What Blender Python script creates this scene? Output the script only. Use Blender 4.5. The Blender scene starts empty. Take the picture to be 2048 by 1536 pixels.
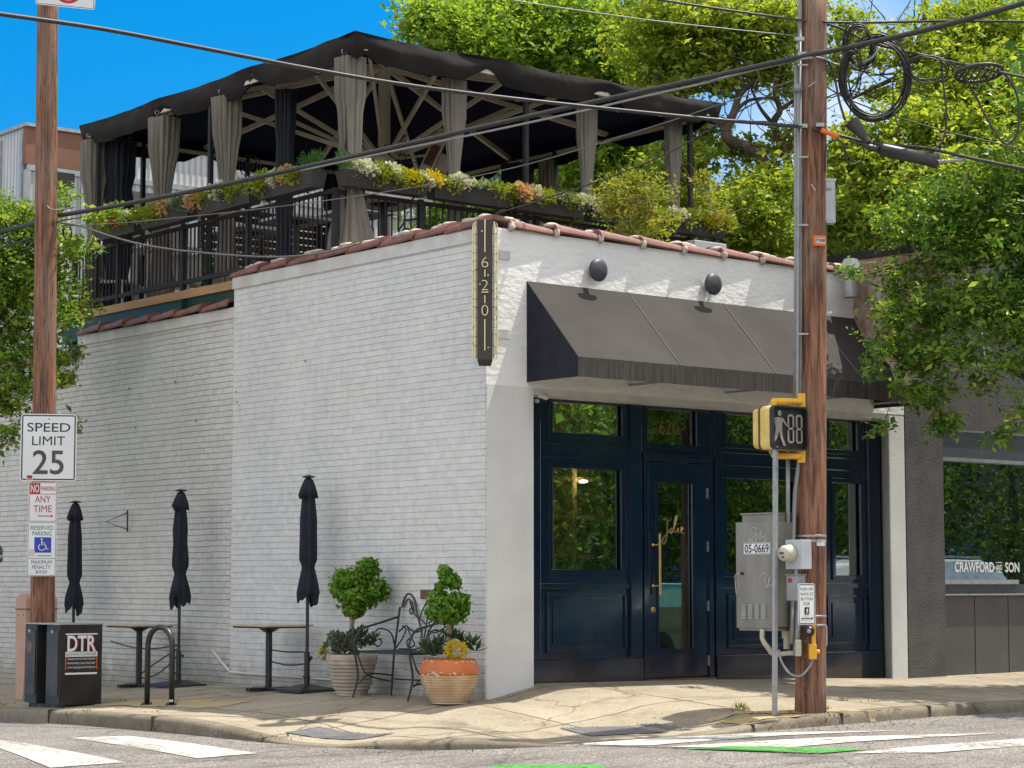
import bpy, math, random
from mathutils import Vector, Matrix, noise
random.seed(7)
R = math.radians
SC = bpy.context.scene
COL = SC.collection
# ------------------------------------------------------------ camera (origin of the place = street corner of the building;
# +X runs along the shop front, +Y along the brick side wall)
FP = 4300.0; HZ = 1166.0
PITCH = math.atan((HZ - 768) / FP)
CAM = Vector((-13.39, -16.82, 1.15))
HV = Vector((.6323, .7748, 0)); RV = Vector((.7748, -.6323, 0)); UV = Vector((0, 0, 1))
cd = bpy.data.cameras.new('camera'); co = bpy.data.objects.new('camera', cd); COL.objects.link(co)
cd.sensor_fit = 'HORIZONTAL'; cd.sensor_width = 36; cd.lens = FP / 2048 * 36
cd.clip_start = .5; cd.clip_end = 2000
fw = HV * math.cos(PITCH) + UV * math.sin(PITCH); up = UV * math.cos(PITCH) - HV * math.sin(PITCH)
m3 = Matrix((RV, up, -fw)).transposed()
co.matrix_world = Matrix.Translation(CAM) @ m3.to_4x4()
SC.camera = co
# ------------------------------------------------------------ light
SUND = Vector((-3.3, 1.0, -7.7)).normalized()
sl = bpy.data.lights.new('sun', 'SUN'); so = bpy.data.objects.new('sun', sl); COL.objects.link(so)
sl.energy = 4.2; sl.angle = R(.5); sl.color = (1, .93, .82)
so.rotation_euler = SUND.to_track_quat('-Z', 'Y').to_euler()
W = bpy.data.worlds.new('World'); SC.world = W; W.use_nodes = True
wn = W.node_tree.nodes; wl = W.node_tree.links; wn.clear()
wo = wn.new('ShaderNodeOutputWorld'); bg = wn.new('ShaderNodeBackground'); sk = wn.new('ShaderNodeTexSky')
sk.sky_type = 'NISHITA'; sk.sun_disc = False
sk.sun_elevation = math.asin(-SUND.z); sk.sun_rotation = math.atan2(-SUND.x, -SUND.y)
sk.air_density = 1.0; sk.dust_density = .3; sk.ozone_density = 2.5
tc = wn.new('ShaderNodeTexCoord')
va = wn.new('ShaderNodeVectorMath'); va.operation = 'MULTIPLY_ADD'
va.inputs[1].default_value = (1, 1, 1.1); va.inputs[2].default_value = (0, 0, .2)
vn = wn.new('ShaderNodeVectorMath'); vn.operation = 'NORMALIZE'
wl.new(tc.outputs['Generated'], va.inputs[0]); wl.new(va.outputs[0], vn.inputs[0]); wl.new(vn.outputs[0], sk.inputs[0])
hs = wn.new('ShaderNodeHueSaturation'); hs.inputs['Saturation'].default_value = 1.5; hs.inputs['Hue'].default_value = .492; hs.inputs['Value'].default_value = .8
wl.new(sk.outputs[0], hs.inputs['Color'])
nz = wn.new('ShaderNodeTexNoise'); nz.inputs['Scale'].default_value = 3.2; nz.inputs['Detail'].default_value = 7
vm = wn.new('ShaderNodeVectorMath'); vm.operation = 'MULTIPLY'; vm.inputs[1].default_value = (1, 1, 2.2)
wl.new(tc.outputs['Generated'], vm.inputs[0]); wl.new(vm.outputs[0], nz.inputs['Vector'])
cr = wn.new('ShaderNodeValToRGB'); cr.color_ramp.elements[0].position = .47; cr.color_ramp.elements[1].position = .6
wl.new(nz.outputs['Fac'], cr.inputs[0])
# clouds stand to the east (+X) of the place
dp = wn.new('ShaderNodeVectorMath'); dp.operation = 'DOT_PRODUCT'; dp.inputs[1].default_value = (RV.x, RV.y, 0)
wl.new(tc.outputs['Generated'], dp.inputs[0])
mr = wn.new('ShaderNodeMapRange'); mr.inputs[1].default_value = .0; mr.inputs[2].default_value = .3
wl.new(dp.outputs['Value'], mr.inputs[0])
mm = wn.new('ShaderNodeMath'); mm.operation = 'MULTIPLY'; wl.new(cr.outputs[0], mm.inputs[0]); wl.new(mr.outputs[0], mm.inputs[1])
# unseen white cloud added behind the camera and overhead to whiten the fill light
d2 = wn.new('ShaderNodeVectorMath'); d2.operation = 'DOT_PRODUCT'; d2.inputs[1].default_value = (-HV.x, -HV.y, .9)
wl.new(tc.outputs['Generated'], d2.inputs[0])
m2 = wn.new('ShaderNodeMapRange'); m2.inputs[1].default_value = -.15; m2.inputs[2].default_value = .25; wl.new(d2.outputs['Value'], m2.inputs[0])
c2_ = wn.new('ShaderNodeValToRGB'); c2_.color_ramp.elements[0].position = .33; c2_.color_ramp.elements[1].position = .48; wl.new(nz.outputs['Fac'], c2_.inputs[0])
m4 = wn.new('ShaderNodeMath'); m4.operation = 'MULTIPLY'; wl.new(m2.outputs[0], m4.inputs[0]); wl.new(c2_.outputs[0], m4.inputs[1])
m5 = wn.new('ShaderNodeMath'); m5.operation = 'MAXIMUM'; wl.new(mm.outputs[0], m5.inputs[0]); wl.new(m4.outputs[0], m5.inputs[1]); mm = m5
mx = wn.new('ShaderNodeMixRGB'); mx.inputs[2].default_value = (5.6, 5.55, 5.5, 1)
wl.new(mm.outputs[0], mx.inputs[0]); wl.new(hs.outputs[0], mx.inputs[1]); wl.new(mx.outputs[0], bg.inputs[0])
bg.inputs[1].default_value = .15
wl.new(bg.outputs[0], wo.inputs[0])
SC.view_settings.view_transform = 'Standard'; SC.view_settings.look = 'None'
SC.view_settings.exposure = .74; SC.view_settings.gamma = 1.0
SC.cycles.max_bounces = 6; SC.cycles.transparent_max_bounces = 12

# ------------------------------------------------------------ measuring helpers: photo pixel (2048 x 1536) -> point of the place
def ray(x, y):
    dx = x - 1024; dy = 768 - y
    return RV * dx + HV * (FP * math.cos(PITCH) - dy * math.sin(PITCH)) + UV * (FP * math.sin(PITCH) + dy * math.cos(PITCH))
def PX(x, y, X): d = ray(x, y); return CAM + d * ((X - CAM.x) / d.x)
def PY(x, y, Y): d = ray(x, y); return CAM + d * ((Y - CAM.y) / d.y)
def PZ(x, y, Z): d = ray(x, y); return CAM + d * ((Z - CAM.z) / d.z)
def PD(x, y, D): d = ray(x, y); return CAM + d * (D / d.dot(HV))
def terp(t, tab):
    if t <= tab[0][0]: return tab[0][1]
    for (a, va_), (b, vb_) in zip(tab, tab[1:]):
        if t <= b:
            k = (t - a) / (b - a); return va_ + (vb_ - va_) * k
    return tab[-1][1]
def sm(k): k = max(0, min(1, k)); return k * k * (3 - 2 * k)

# ------------------------------------------------------------ materials
def s2l(c): return tuple(((v / 255) / 12.92 if v / 255 <= .04045 else ((v / 255 + .055) / 1.055) ** 2.4) for v in c) + (1,)
def newmat(n):
    m = bpy.data.materials.new(n); m.use_nodes = True
    nt = m.node_tree; return m, nt.nodes, nt.links, nt.nodes['Principled BSDF']
def coords(N, L, scale=(1, 1, 1), rot=(0, 0, 0)):
    t = N.new('ShaderNodeTexCoord'); mp = N.new('ShaderNodeMapping'); mp.inputs['Scale'].default_value = scale; mp.inputs['Rotation'].default_value = rot
    L.new(t.outputs['Object'], mp.inputs[0]); return mp.outputs[0]
def ntex(N, L, vec, scale, detail=4, rough=.55):
    n = N.new('ShaderNodeTexNoise'); n.inputs['Scale'].default_value = scale; n.inputs['Detail'].default_value = detail
    n.inputs['Roughness'].default_value = rough; L.new(vec, n.inputs['Vector']); return n.outputs['Fac']
def ramp(N, L, fac, stops):
    r = N.new('ShaderNodeValToRGB'); e = r.color_ramp.elements
    while len(e) < len(stops): e.new(.5)
    for el, (p, c) in zip(e, stops): el.position = p; el.color = c if len(c) == 4 else tuple(c) + (1,)
    L.new(fac, r.inputs[0]); return r.outputs[0]
def bump(N, L, B, h, strength, dist, prev=None):
    b = N.new('ShaderNodeBump'); b.inputs['Strength'].default_value = strength; b.inputs['Distance'].default_value = dist
    L.new(h, b.inputs['Height'])
    if prev is not None: L.new(prev, b.inputs['Normal'])
    L.new(b.outputs[0], B.inputs['Normal']); return b.outputs[0]
def mixc(N, L, fac, a, b, mode='MIX'):
    m = N.new('ShaderNodeMixRGB'); m.blend_type = mode
    for s, v in ((0, fac), (1, a), (2, b)):
        if isinstance(v, (int, float)): m.inputs[s].default_value = v
        elif isinstance(v, tuple): m.inputs[s].default_value = v if len(v) == 4 else v + (1,)
        else: L.new(v, m.inputs[s])
    return m.outputs[0]
def mat(n, c1, c2=None, rough=.6, metal=0, scale=8, stretch=(1, 1, 1), bmp=0, bscale=None, bdist=.01, detail=5, lo=.35, hi=.65, spec=.5, coat=0):
    m, N, L, B = newmat(n); v = coords(N, L, stretch)
    c2 = c2 or tuple(x * .75 for x in c1[:3]) + (1,)
    f = ntex(N, L, v, scale, detail)
    L.new(ramp(N, L, f, [(lo, c1), (hi, c2)]), B.inputs['Base Color'])
    B.inputs['Roughness'].default_value = rough; B.inputs['Metallic'].default_value = metal
    B.inputs['Specular IOR Level'].default_value = spec; B.inputs['Coat Weight'].default_value = coat
    if bmp: bump(N, L, B, ntex(N, L, v, bscale or scale * 3, 6), bmp, bdist)
    return m
def leafmat(n, cols, trans=.5, rough=.5, sc=.5):
    m, N, L, B = newmat(n)
    g = N.new('ShaderNodeNewGeometry'); v = coords(N, L)
    c = ramp(N, L, g.outputs['Random Per Island'], [(i / (len(cols) - 1), k) for i, k in enumerate(cols)])
    big = ntex(N, L, v, sc, 3)
    c = mixc(N, L, .55, c, ramp(N, L, big, [(.4, (.55, .6, .5)), (.62, (1, 1, 1))]), 'MULTIPLY')
    L.new(c, B.inputs['Base Color']); B.inputs['Roughness'].default_value = rough; B.inputs['Specular IOR Level'].default_value = .35
    t = N.new('ShaderNodeBsdfTranslucent'); L.new(mixc(N, L, 1.0, c, (1.25, 1.2, .6), 'MULTIPLY'), t.inputs[0])
    x = N.new('ShaderNodeMixShader'); x.inputs[0].default_value = trans
    L.new(B.outputs[0], x.inputs[1]); L.new(t.outputs[0], x.inputs[2])
    L.new(x.outputs[0], N['Material Output'].inputs[0]); return m
def brickmat(n, base, dirt, mort, strength, rowc=.0677, wear=.5):
    # painted brick seen on a wall in the Y-Z plane
    m, N, L, B = newmat(n); t = N.new('ShaderNodeTexCoord'); sp = N.new('ShaderNodeSeparateXYZ'); cb = N.new('ShaderNodeCombineXYZ')
    L.new(t.outputs['Object'], sp.inputs[0])
    w = N.new('ShaderNodeTexNoise'); w.inputs['Scale'].default_value = 1.3; w.inputs['Detail'].default_value = 3; L.new(t.outputs['Object'], w.inputs['Vector'])
    w2 = N.new('ShaderNodeTexNoise'); w2.inputs['Scale'].default_value = 14; w2.inputs['Detail'].default_value = 3; L.new(t.outputs['Object'], w2.inputs['Vector'])
    def add(a, fac, k):
        q = N.new('ShaderNodeMath'); q.operation = 'MULTIPLY_ADD'; q.inputs[1].default_value = k; L.new(fac, q.inputs[0]); L.new(a, q.inputs[2]); return q.outputs[0]
    zz = add(add(sp.outputs['Z'], w.outputs['Fac'], .02), w2.outputs['Fac'], .014); yy = add(add(sp.outputs['Y'], w.outputs['Fac'], .05), w2.outputs['Fac'], .014)
    L.new(yy, cb.inputs[0]); L.new(zz, cb.inputs[1])
    bt = N.new('ShaderNodeTexBrick'); bt.inputs['Scale'].default_value = 1; bt.inputs['Mortar Size'].default_value = .0055
    bt.inputs['Mortar Smooth'].default_value = .5; bt.inputs['Brick Width'].default_value = .212; bt.inputs['Row Height'].default_value = rowc
    bt.inputs['Color1'].default_value = (.955, .955, .955, 1); bt.inputs['Color2'].default_value = (.915, .915, .91, 1); bt.inputs['Mortar'].default_value = (mort, mort, mort, 1)
    L.new(cb.outputs[0], bt.inputs['Vector'])
    v = t.outputs['Object']
    big = ramp(N, L, ntex(N, L, v, .55, 5), [(.38, base), (.66, dirt)])
    fine = ramp(N, L, ntex(N, L, v, 9, 6), [(.3, (.86, .86, .86)), (.6, (1, 1, 1))])
    c = mixc(N, L, 1.0, mixc(N, L, 1.0, big, bt.outputs['Color'], 'MULTIPLY'), fine, 'MULTIPLY')
    dr = ramp(N, L, ntex(N, L, coords(N, L, (1, 5, .35)), 1.6, 5, .6), [(.6, (1, 1, 1)), (.78, (.93, .92, .9))])
    c = mixc(N, L, 1.0, c, dr, 'MULTIPLY')
    pt = ramp(N, L, ntex(N, L, v, 1.1, 2), [(.5, (1, 1, 1)), (.53, (.97, .975, .98))])
    c = mixc(N, L, 1.0, c, pt, 'MULTIPLY')
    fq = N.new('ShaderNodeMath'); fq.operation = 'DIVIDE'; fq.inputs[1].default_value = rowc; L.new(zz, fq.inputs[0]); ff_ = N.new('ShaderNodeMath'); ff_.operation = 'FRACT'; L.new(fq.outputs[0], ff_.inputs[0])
    ln = ramp(N, L, ff_.outputs[0], [(0, (.74, .73, .7)), (.07, (.85, .84, .82)), (.14, (1, 1, 1))]); lm = ramp(N, L, ntex(N, L, v, 3.4, 6, .75), [(.38, (.1, .1, .1)), (.64, (.9, .9, .9))])  # shade under the overhanging brick courses, painted in as broken dark lines
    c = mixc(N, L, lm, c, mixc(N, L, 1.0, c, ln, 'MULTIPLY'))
    gd = N.new('ShaderNodeMath'); gd.operation = 'MULTIPLY_ADD'; gd.inputs[1].default_value = .7; L.new(ntex(N, L, v, 5, 6), gd.inputs[0]); L.new(sp.outputs['Z'], gd.inputs[2])
    c = mixc(N, L, 1.0, c, ramp(N, L, gd.outputs[0], [(.3, (.6, .57, .5)), (.62, (1, 1, 1))]), 'MULTIPLY')
    # chipped paint showing brick
    ch = ramp(N, L, ntex(N, L, v, 11, 5, .7), [(.70, (0, 0, 0)), (.72, (1, 1, 1))])
    lg = ramp(N, L, ntex(N, L, v, .7, 2), [(.5, (0, 0, 0)), (.6, (1, 1, 1))])
    c = mixc(N, L, mixc(N, L, 1.0, ch, lg, 'MULTIPLY'), c, (.19, .13, .1))
    L.new(c, B.inputs['Base Color']); B.inputs['Roughness'].default_value = .55
    inv = N.new('ShaderNodeMath'); inv.operation = 'SUBTRACT'; inv.inputs[0].default_value = 1; L.new(bt.outputs['Fac'], inv.inputs[1])
    pm = N.new('ShaderNodeMath'); pm.operation = 'MULTIPLY'; L.new(inv.outputs[0], pm.inputs[0]); L.new(ramp(N, L, ntex(N, L, v, .8, 3), [(.42, (.25, .25, .25)), (.56, (1, 1, 1))]), pm.inputs[1])
    n0 = bump(N, L, B, pm.outputs[0], strength * .9, .02)
    n1 = bump(N, L, B, ramp(N, L, ff_.outputs[0], [(0, (0, 0, 0)), (.1, (1, 1, 1)), (.94, (1, 1, 1)), (1, (0, 0, 0))]), strength * .5, .014, n0)
    bump(N, L, B, ntex(N, L, v, 17, 7, .65), .5, .016, n1)
    return m
M = {}
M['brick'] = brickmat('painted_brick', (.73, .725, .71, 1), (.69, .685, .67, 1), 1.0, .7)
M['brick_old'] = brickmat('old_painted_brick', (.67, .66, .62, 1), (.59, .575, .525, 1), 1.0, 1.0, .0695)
M['stucco'] = mat('white_stucco', (.84, .84, .83, 1), (.76, .76, .75, 1), .8, scale=1.2, stretch=(.6, 1, 1), bmp=.8, bscale=13, bdist=.02)
M['pier'] = mat('smooth_stucco', (.68, .68, .67, 1), (.58, .58, .57, 1), .8, scale=1.4, bmp=.35, bscale=26, bdist=.01)
M['trim_white'] = mat('trim_paint', (.62, .61, .58, 1), (.5, .49, .46, 1), .6, scale=4, bmp=.3, bscale=30, bdist=.006)
M['cornice'] = mat('cornice_paint', (.62, .62, .6, 1), (.48, .46, .42, 1), .6, scale=3, bmp=.6, bscale=14, bdist=.012)
M['tile'] = mat('clay_tile', (.25, .105, .08, 1), (.15, .068, .054, 1), .6, scale=7, bmp=.35, bscale=25, bdist=.01)
M['mortar'] = mat('tile_mortar', (.58, .52, .45, 1), (.36, .31, .26, 1), .9, scale=10, bmp=.6, bscale=24, bdist=.02)
M['greystucco'] = mat('grey_stucco', (.1, .097, .097, 1), (.07, .068, .069, 1), .9, scale=3, bmp=.6, bscale=34, bdist=.012)
M['greypanel'] = mat('grey_panel', (.095, .089, .085, 1), (.075, .07, .068, 1), .6, scale=2, bmp=.1)
M['redbrick'] = mat('red_brick', (.33, .16, .11, 1), (.42, .36, .32, 1), .8, scale=9, bmp=.4)
def navymat():
    m, N, L, B = newmat('navy_gloss_paint'); v = coords(N, L)
    f = ntex(N, L, coords(N, L, (1, 1, .35)), 5, 6)
    L.new(ramp(N, L, f, [(.35, (.003, .013, .038, 1)), (.7, (.006, .017, .04, 1))]), B.inputs['Base Color'])
    sp = N.new('ShaderNodeSeparateXYZ'); L.new(v, sp.inputs[0]); dz = N.new('ShaderNodeMath'); dz.operation = 'MULTIPLY_ADD'; dz.inputs[1].default_value = .9; L.new(ntex(N, L, coords(N, L, (1, 1, .5)), 3.5, 6), dz.inputs[0]); L.new(sp.outputs['Z'], dz.inputs[2])
    L.new(mixc(N, L, ramp(N, L, dz.outputs[0], [(.42, (.75, .75, .75)), (.95, (0, 0, 0))]), ramp(N, L, f, [(.35, (.003, .013, .038, 1)), (.7, (.006, .017, .04, 1))]), (.035, .026, .02, 1)), B.inputs['Base Color'])
    L.new(ramp(N, L, ntex(N, L, v, 4, 5), [(.3, (.07, .07, .07)), (.75, (.22, .22, .22))]), B.inputs['Roughness']); B.inputs['Coat Weight'].default_value = .6; B.inputs['Coat Roughness'].default_value = .06
    bump(N, L, B, ntex(N, L, coords(N, L, (1, 1, .3)), 18, 5), .12, .01); return m
M['navy'] = navymat()
M['awning'] = mat('awning_canvas', (.064, .059, .056, 1), (.052, .048, .046, 1), .95, scale=1.5, bmp=.2, bscale=90, bdist=.003, spec=.2)
M['valance'] = mat('weathered_valance', (.085, .078, .07, 1), (.045, .041, .037, 1), .95, scale=9, stretch=(6, 6, .25), spec=.2)
M['canopy'] = mat('black_canopy_canvas', (.03, .027, .025, 1), (.019, .017, .016, 1), .9, scale=2, bmp=.45, bscale=2.6, bdist=.09, spec=.25)
M['under'] = mat('navy_canopy_lining', (.012, .016, .042, 1), (.008, .011, .03, 1), .95, scale=2, spec=.1)
M['curtain'] = mat('grey_curtain', (.25, .225, .185, 1), (.14, .127, .107, 1), .9, scale=3, stretch=(1, 1, .3), bmp=.2, bscale=20)
M['curtain_dark'] = mat('dark_curtain', (.02, .022, .035, 1), (.012, .013, .02, 1), .9, scale=3)
M['rail'] = mat('black_rail_paint', (.013, .012, .012, 1), (.02, .019, .019, 1), .75, scale=10)
M['planter'] = mat('dark_planter', (.048, .046, .044, 1), (.035, .034, .033, 1), .6, scale=3)
M['strut'] = mat('cream_strut', (.68, .62, .5, 1), (.55, .5, .4, 1), .5, scale=3)
M['fascia'] = mat('raw_wood', (.47, .28, .13, 1), (.33, .19, .09, 1), .7, scale=5, stretch=(1, .2, 1), bmp=.2)
M['beam'] = mat('green_steel', (.012, .045, .03, 1), (.008, .03, .02, 1), .45, scale=2)
M['floorwood'] = mat('deck_boards', (.16, .12, .09, 1), (.1, .075, .06, 1), .8, scale=5)
M['slat'] = mat('brown_slat', (.15, .075, .045, 1), (.09, .045, .03, 1), .7, scale=6, stretch=(.3, 1, 1))
M['black'] = mat('black_metal', (.014, .014, .016, 1), (.022, .022, .024, 1), .4, scale=12)
M['umb'] = mat('navy_umbrella_cloth', (.013, .015, .026, 1), (.02, .021, .031, 1), .85, scale=4, bmp=.3, bscale=12, bdist=.02, spec=.3)
M['iron'] = mat('wrought_iron', (.013, .019, .02, 1), (.02, .026, .026, 1), .45, scale=12)
M['valance_seam'] = mat('seam_thread', (.17, .165, .16, 1), None, .9)
M['tabletop'] = mat('weathered_tabletop', (.5, .47, .4, 1), (.38, .34, .27, 1), .6, scale=6, stretch=(1, .2, 1))
M['whitetop'] = mat('white_tabletop', (.72, .72, .7, 1), (.62, .62, .6, 1), .4, scale=4)
M['chair'] = mat('pale_chair', (.55, .53, .5, 1), (.42, .4, .37, 1), .6, scale=4)
M['glassw'] = mat('x', (.1, .1, .1, 1))
def glass(n, refl, tint, base=.0):
    m, N, L, B = newmat(n); N.remove(B)
    tr = N.new('ShaderNodeBsdfTransparent'); tr.inputs[0].default_value = tint
    gl = N.new('ShaderNodeBsdfGlossy'); gl.inputs['Roughness'].default_value = .012; gl.inputs[0].default_value = (.9, 1, .96, 1)
    nt_ = N.new('ShaderNodeTexNoise'); nt_.inputs['Scale'].default_value = 1.2; nt_.inputs['Detail'].default_value = 1
    L.new(coords(N, L), nt_.inputs['Vector'])
    b = N.new('ShaderNodeBump'); b.inputs['Strength'].default_value = .03; b.inputs['Distance'].default_value = .05; L.new(nt_.outputs['Fac'], b.inputs['Height']); L.new(b.outputs[0], gl.inputs['Normal'])
    fr = N.new('ShaderNodeFresnel'); fr.inputs[0].default_value = 1.5
    ma = N.new('ShaderNodeMath'); ma.operation = 'MAXIMUM'; ma.inputs[1].default_value = refl; L.new(fr.outputs[0], ma.inputs[0])
    x = N.new('ShaderNodeMixShader'); L.new(ma.outputs[0], x.inputs[0]); L.new(tr.outputs[0], x.inputs[1]); L.new(gl.outputs[0], x.inputs[2])
    L.new(x.outputs[0], N['Material Output'].inputs[0]); return m
M['glass'] = glass('window_glass', .46, (.85, .9, .85, 1))
M['glass_tint'] = glass('tinted_glass', .46, (.25, .33, .32, 1))
M['gold'] = mat('brass', (.62, .43, .18, 1), (.5, .34, .13, 1), .3, 1, scale=10)
M['steel'] = mat('brushed_stainless', (.3, .285, .25, 1), (.2, .19, .165, 1), .45, .6, scale=4, stretch=(1, 1, .25), bmp=.1)
M['galv'] = mat('galvanised', (.42, .43, .43, 1), (.33, .34, .34, 1), .5, .6, scale=14)
M['conduit'] = mat('grey_conduit', (.3, .31, .31, 1), (.24, .25, .25, 1), .5, .3, scale=10)
M['greybox'] = mat('pale_grey_box', (.45, .48, .52, 1), (.38, .41, .45, 1), .45, scale=6)
M['darkgreybox'] = mat('grey_switch_box', (.3, .32, .33, 1), (.25, .27, .28, 1), .5, scale=6)
M['cream'] = mat('cream_plastic', (.52, .49, .4, 1), (.45, .42, .34, 1), .5, scale=6)
M['yellow'] = mat('signal_yellow', (.78, .42, .02, 1), (.62, .32, .02, 1), .4, scale=6)
M['yellow2'] = mat('faded_yellow', (.72, .55, .16, 1), (.58, .42, .11, 1), .45, scale=6)
M['signwhite'] = mat('reflective_white', (.75, .76, .77, 1), (.68, .69, .7, 1), .35, scale=2)
M['signblack'] = mat('sign_black', (.012, .012, .013, 1), None, .4)
M['signdark'] = mat('faded_sign_black', (.07, .065, .065, 1), None, .4)
M['signred'] = mat('sign_red', (.45, .012, .015, 1), None, .4)
M['signgreen'] = mat('sign_green', (.015, .15, .09, 1), None, .4)
M['signblue'] = mat('sign_blue', (.015, .05, .42, 1), None, .4)
M['orange'] = mat('orange_plate', (.8, .16, .01, 1), (.7, .13, .01, 1), .4)
M['legend'] = mat('unlit_led_grey', (.3, .27, .225, 1), (.24, .22, .185, 1), .6, scale=60)
M['tan'] = mat('tan_plastic', (.5, .31, .22, 1), (.42, .26, .18, 1), .5, scale=4)
M['newsbox'] = mat('black_box_paint', (.03, .03, .029, 1), (.012, .012, .013, 1), .38, scale=4, bmp=.1)
M['newsdoor'] = mat('worn_box_door', (.06, .055, .048, 1), (.025, .024, .023, 1), .4, scale=5, bmp=.1)
M['cable'] = mat('black_cable', (.018, .018, .018, 1), (.035, .034, .033, 1), .5, scale=30)
M['cable_grey'] = mat('grey_cable', (.13, .125, .12, 1), (.09, .088, .085, 1), .5, scale=30)
M['neon'] = mat('unlit_neon_tube', (.85, .74, .46, 1), (.8, .68, .4, 1), .3)
M['neonwhite'] = mat('clear_neon_tube', (.72, .66, .52, 1), None, .3)
M['signbox'] = mat('bronze_sign_box', (.045, .035, .027, 1), None, .45)
M['clearpanel'] = mat('bracket_plate', (.6, .6, .6, 1), None, .4)
M['lampdisc'] = mat('charcoal_lamp', (.055, .06, .07, 1), (.04, .044, .05, 1), .45)
M['bark'] = mat('bark', (.12, .085, .06, 1), (.045, .033, .026, 1), .95, scale=5, stretch=(1, 1, .3), bmp=1, bscale=12, bdist=.05)
M['palebark'] = mat('pale_bark', (.33, .27, .18, 1), (.24, .19, .12, 1), .9, scale=8)
def polemat(n, a, b, c):
    m, N, L, B = newmat(n); v = coords(N, L, (1, 1, .07))
    f = ntex(N, L, v, 26, 6, .65); g = ntex(N, L, coords(N, L, (1, 1, .25)), 3.2, 4)
    c1 = ramp(N, L, f, [(.32, c), (.5, a), (.68, b)])
    c2 = mixc(N, L, ramp(N, L, g, [(.5, (0, 0, 0)), (.66, (.7, .7, .7))]), c1, (.25, .19, .145, 1))
    crk = ramp(N, L, ntex(N, L, coords(N, L, (1, 1, .035)), 15, 3, .5), [(.485, (1, 1, 1)), (.5, (.2, .15, .13)), (.515, (1, 1, 1))]); c2 = mixc(N, L, 1.0, c2, crk, 'MULTIPLY')
    L.new(c2, B.inputs['Base Color']); B.inputs['Roughness'].default_value = .75
    bump(N, L, B, f, 1.0, .03); return m
M['pole'] = polemat('creosoted_pole', (.23, .1, .055, 1), (.36, .19, .115, 1), (.05, .022, .014, 1))
def asphalt():
    m, N, L, B = newmat('asphalt'); v = coords(N, L)
    a = ntex(N, L, v, 48, 4, .8); b = ntex(N, L, v, .8, 5); 
    c = mixc(N, L, 1.0, ramp(N, L, a, [(.38, (.075, .067, .062)), (.52, (.18, .163, .152)), (.64, (.5, .47, .43))]), ramp(N, L, b, [(.35, (.72, .71, .7)), (.62, (1, 1, 1))]), 'MULTIPLY')
    st = ramp(N, L, ntex(N, L, coords(N, L, (.35, 1.6, 1), (0, 0, .25)), 2.4, 6, .65), [(.5, (1, 1, 1)), (.7, (.6, .58, .57))]); c = mixc(N, L, 1.0, c, st, 'MULTIPLY')
    vo = N.new('ShaderNodeTexVoronoi'); vo.feature = 'DISTANCE_TO_EDGE'; vo.inputs['Scale'].default_value = .8; wv = N.new('ShaderNodeTexNoise'); wv.inputs['Scale'].default_value = 3; L.new(v, wv.inputs['Vector'])
    wa = N.new('ShaderNodeVectorMath'); wa.operation = 'MULTIPLY_ADD'; wa.inputs[1].default_value = (.35, .35, 0); L.new(wv.outputs['Color'], wa.inputs[0]); L.new(v, wa.inputs[2]); L.new(wa.outputs[0], vo.inputs['Vector'])
    c = mixc(N, L, 1.0, c, ramp(N, L, vo.outputs['Distance'], [(.0, (.45, .44, .43)), (.012, (1, 1, 1))]), 'MULTIPLY')
    L.new(c, B.inputs['Base Color']); B.inputs['Roughness'].default_value = .85
    bump(N, L, B, a, .5, .01); return m
M['asphalt'] = asphalt()
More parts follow.
